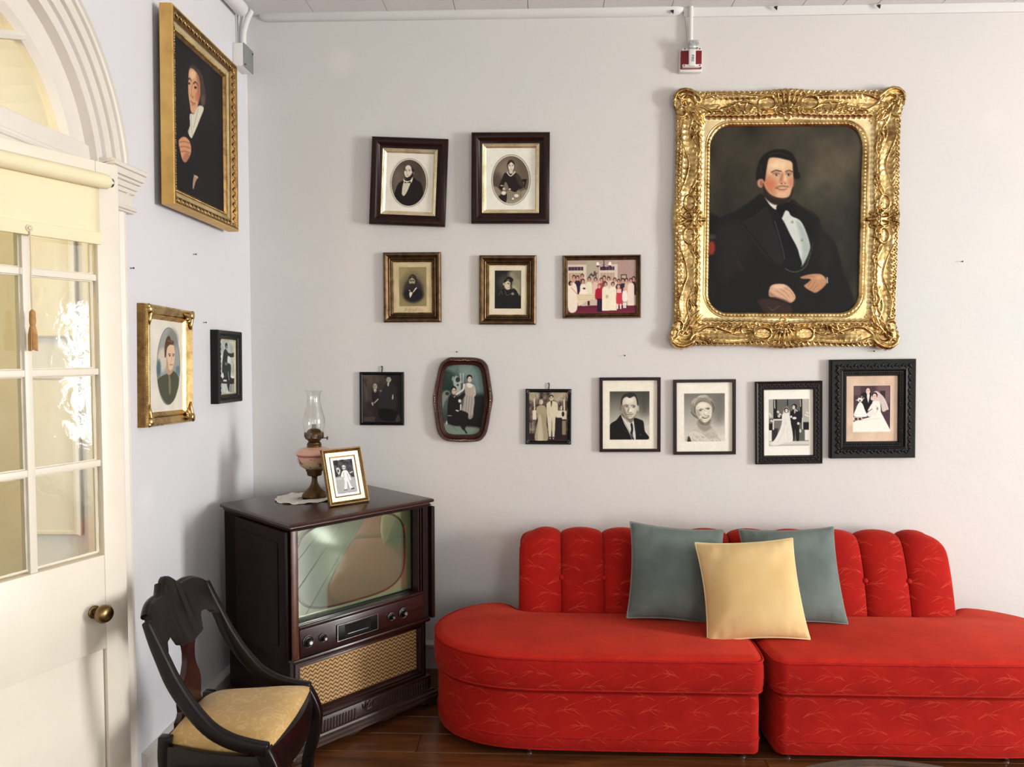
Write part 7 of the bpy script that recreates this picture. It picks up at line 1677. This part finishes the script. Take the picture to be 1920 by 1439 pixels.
# ================================================================ FRAME STANDING ON THE TELEVISION
b0, b1 = on(2, ZTV + 0.004, 619, 951), on(2, ZTV + 0.004, 693, 939.5)
yaw = math.atan2(b1.y - b0.y, b1.x - b0.x); fw_, fh_ = (b1 - b0).length, 0.244; LEAN = math.radians(17)
st = empty('standing_picture_frame', ((b0.x + b1.x) / 2, (b0.y + b1.y) / 2, ZTV), (0, 0, 0), 'gilt easel frame on the television, boy in white baseball clothes', 'picture')
st.rotation_euler = (Matrix.Rotation(yaw, 3, 'Z')).to_euler()
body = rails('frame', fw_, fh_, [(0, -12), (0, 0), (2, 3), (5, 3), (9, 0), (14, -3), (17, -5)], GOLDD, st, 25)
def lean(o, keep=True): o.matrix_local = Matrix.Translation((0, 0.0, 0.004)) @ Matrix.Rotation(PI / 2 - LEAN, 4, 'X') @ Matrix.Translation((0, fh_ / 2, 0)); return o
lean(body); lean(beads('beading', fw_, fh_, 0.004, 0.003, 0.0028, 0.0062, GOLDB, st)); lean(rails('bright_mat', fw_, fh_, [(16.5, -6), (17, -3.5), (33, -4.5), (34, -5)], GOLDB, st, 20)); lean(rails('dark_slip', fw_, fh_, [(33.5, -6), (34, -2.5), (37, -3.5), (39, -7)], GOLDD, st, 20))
c = Cv(88, 84, 365, 514, 110, (238, 238, 240)); X0, Y0, X1, Y1 = 118, 118, 334, 482
c.rect(X0, Y0, X1, Y1, (60, 60, 62), 4); c.noise(0.5, 10, 61)
c.rect(0, 0, 453, Y0 - 2, (238, 238, 240)); c.rect(0, Y1 + 2, 453, 600, (238, 238, 240)); c.rect(0, 0, X0 - 2, 600, (238, 238, 240)); c.rect(X1 + 2, 0, 453, 600, (238, 238, 240))
c.rect(X0, 320, X1, Y1, (178, 178, 178), 10, 0.95); c.rect(X0, 300, 200, 330, (206, 206, 206), 12, 0.8)
c.poly([(140, 210), (170, 200), (184, 240), (160, 280)], (196, 196, 196), 8); c.ell(160, 235, 10, 16, (60, 60, 60), 6); c.line([(290, 270), (320, 260)], 12, (190, 190, 190)); c.line([(282, 290), (300, 330)], 10, (160, 160, 160))
c.poly([(200, 250), (230, 235), (265, 250), (290, 340), (275, 350), (262, 320), (275, 400), (290, 440), (262, 446), (245, 370), (225, 450), (196, 446), (212, 360), (200, 310), (180, 300)], (228, 228, 228), 6)
for P in ([(240, 360), (246, 440)], [(216, 260), (212, 320)], [(256, 270), (262, 320)]): c.line(P, 6, (130, 130, 130), 0.8)
c.ell(228, 205, 20, 26, (206, 206, 206), 5); c.poly([(208, 196), (228, 178), (250, 194), (254, 200)], (216, 216, 214), 4); c.line([(208, 202), (250, 204)], 6, (50, 50, 50), 0.9); c.line([(220, 224), (236, 224)], 5, (90, 90, 90), 0.8); c.rect(270, 440, 310, 452, (50, 50, 50), 5); c.rect(190, 446, 230, 456, (70, 70, 70), 5)
lean(c.mesh('print', fw_ - 0.074, fh_ - 0.074, -0.006, PRINT, st))
bk = lean(MB().box(-fw_ / 2 + 0.004, fw_ / 2 - 0.004, -fh_ / 2 + 0.004, fh_ / 2 - 0.004, -0.013, -0.009).build('back_board', BLKFR, st))
MB().rings([[Vector((sx * 0.03, 0.066, 0.16)) for sx in (-1, 1)] + [Vector((sx * 0.03, 0.072, 0.16)) for sx in (1, -1)], [Vector((sx * 0.04, 0.122, 0.001)) for sx in (-1, 1)] + [Vector((sx * 0.04, 0.128, 0.001)) for sx in (1, -1)]]).build('easel_leg', BLKFR, st, smooth=0)
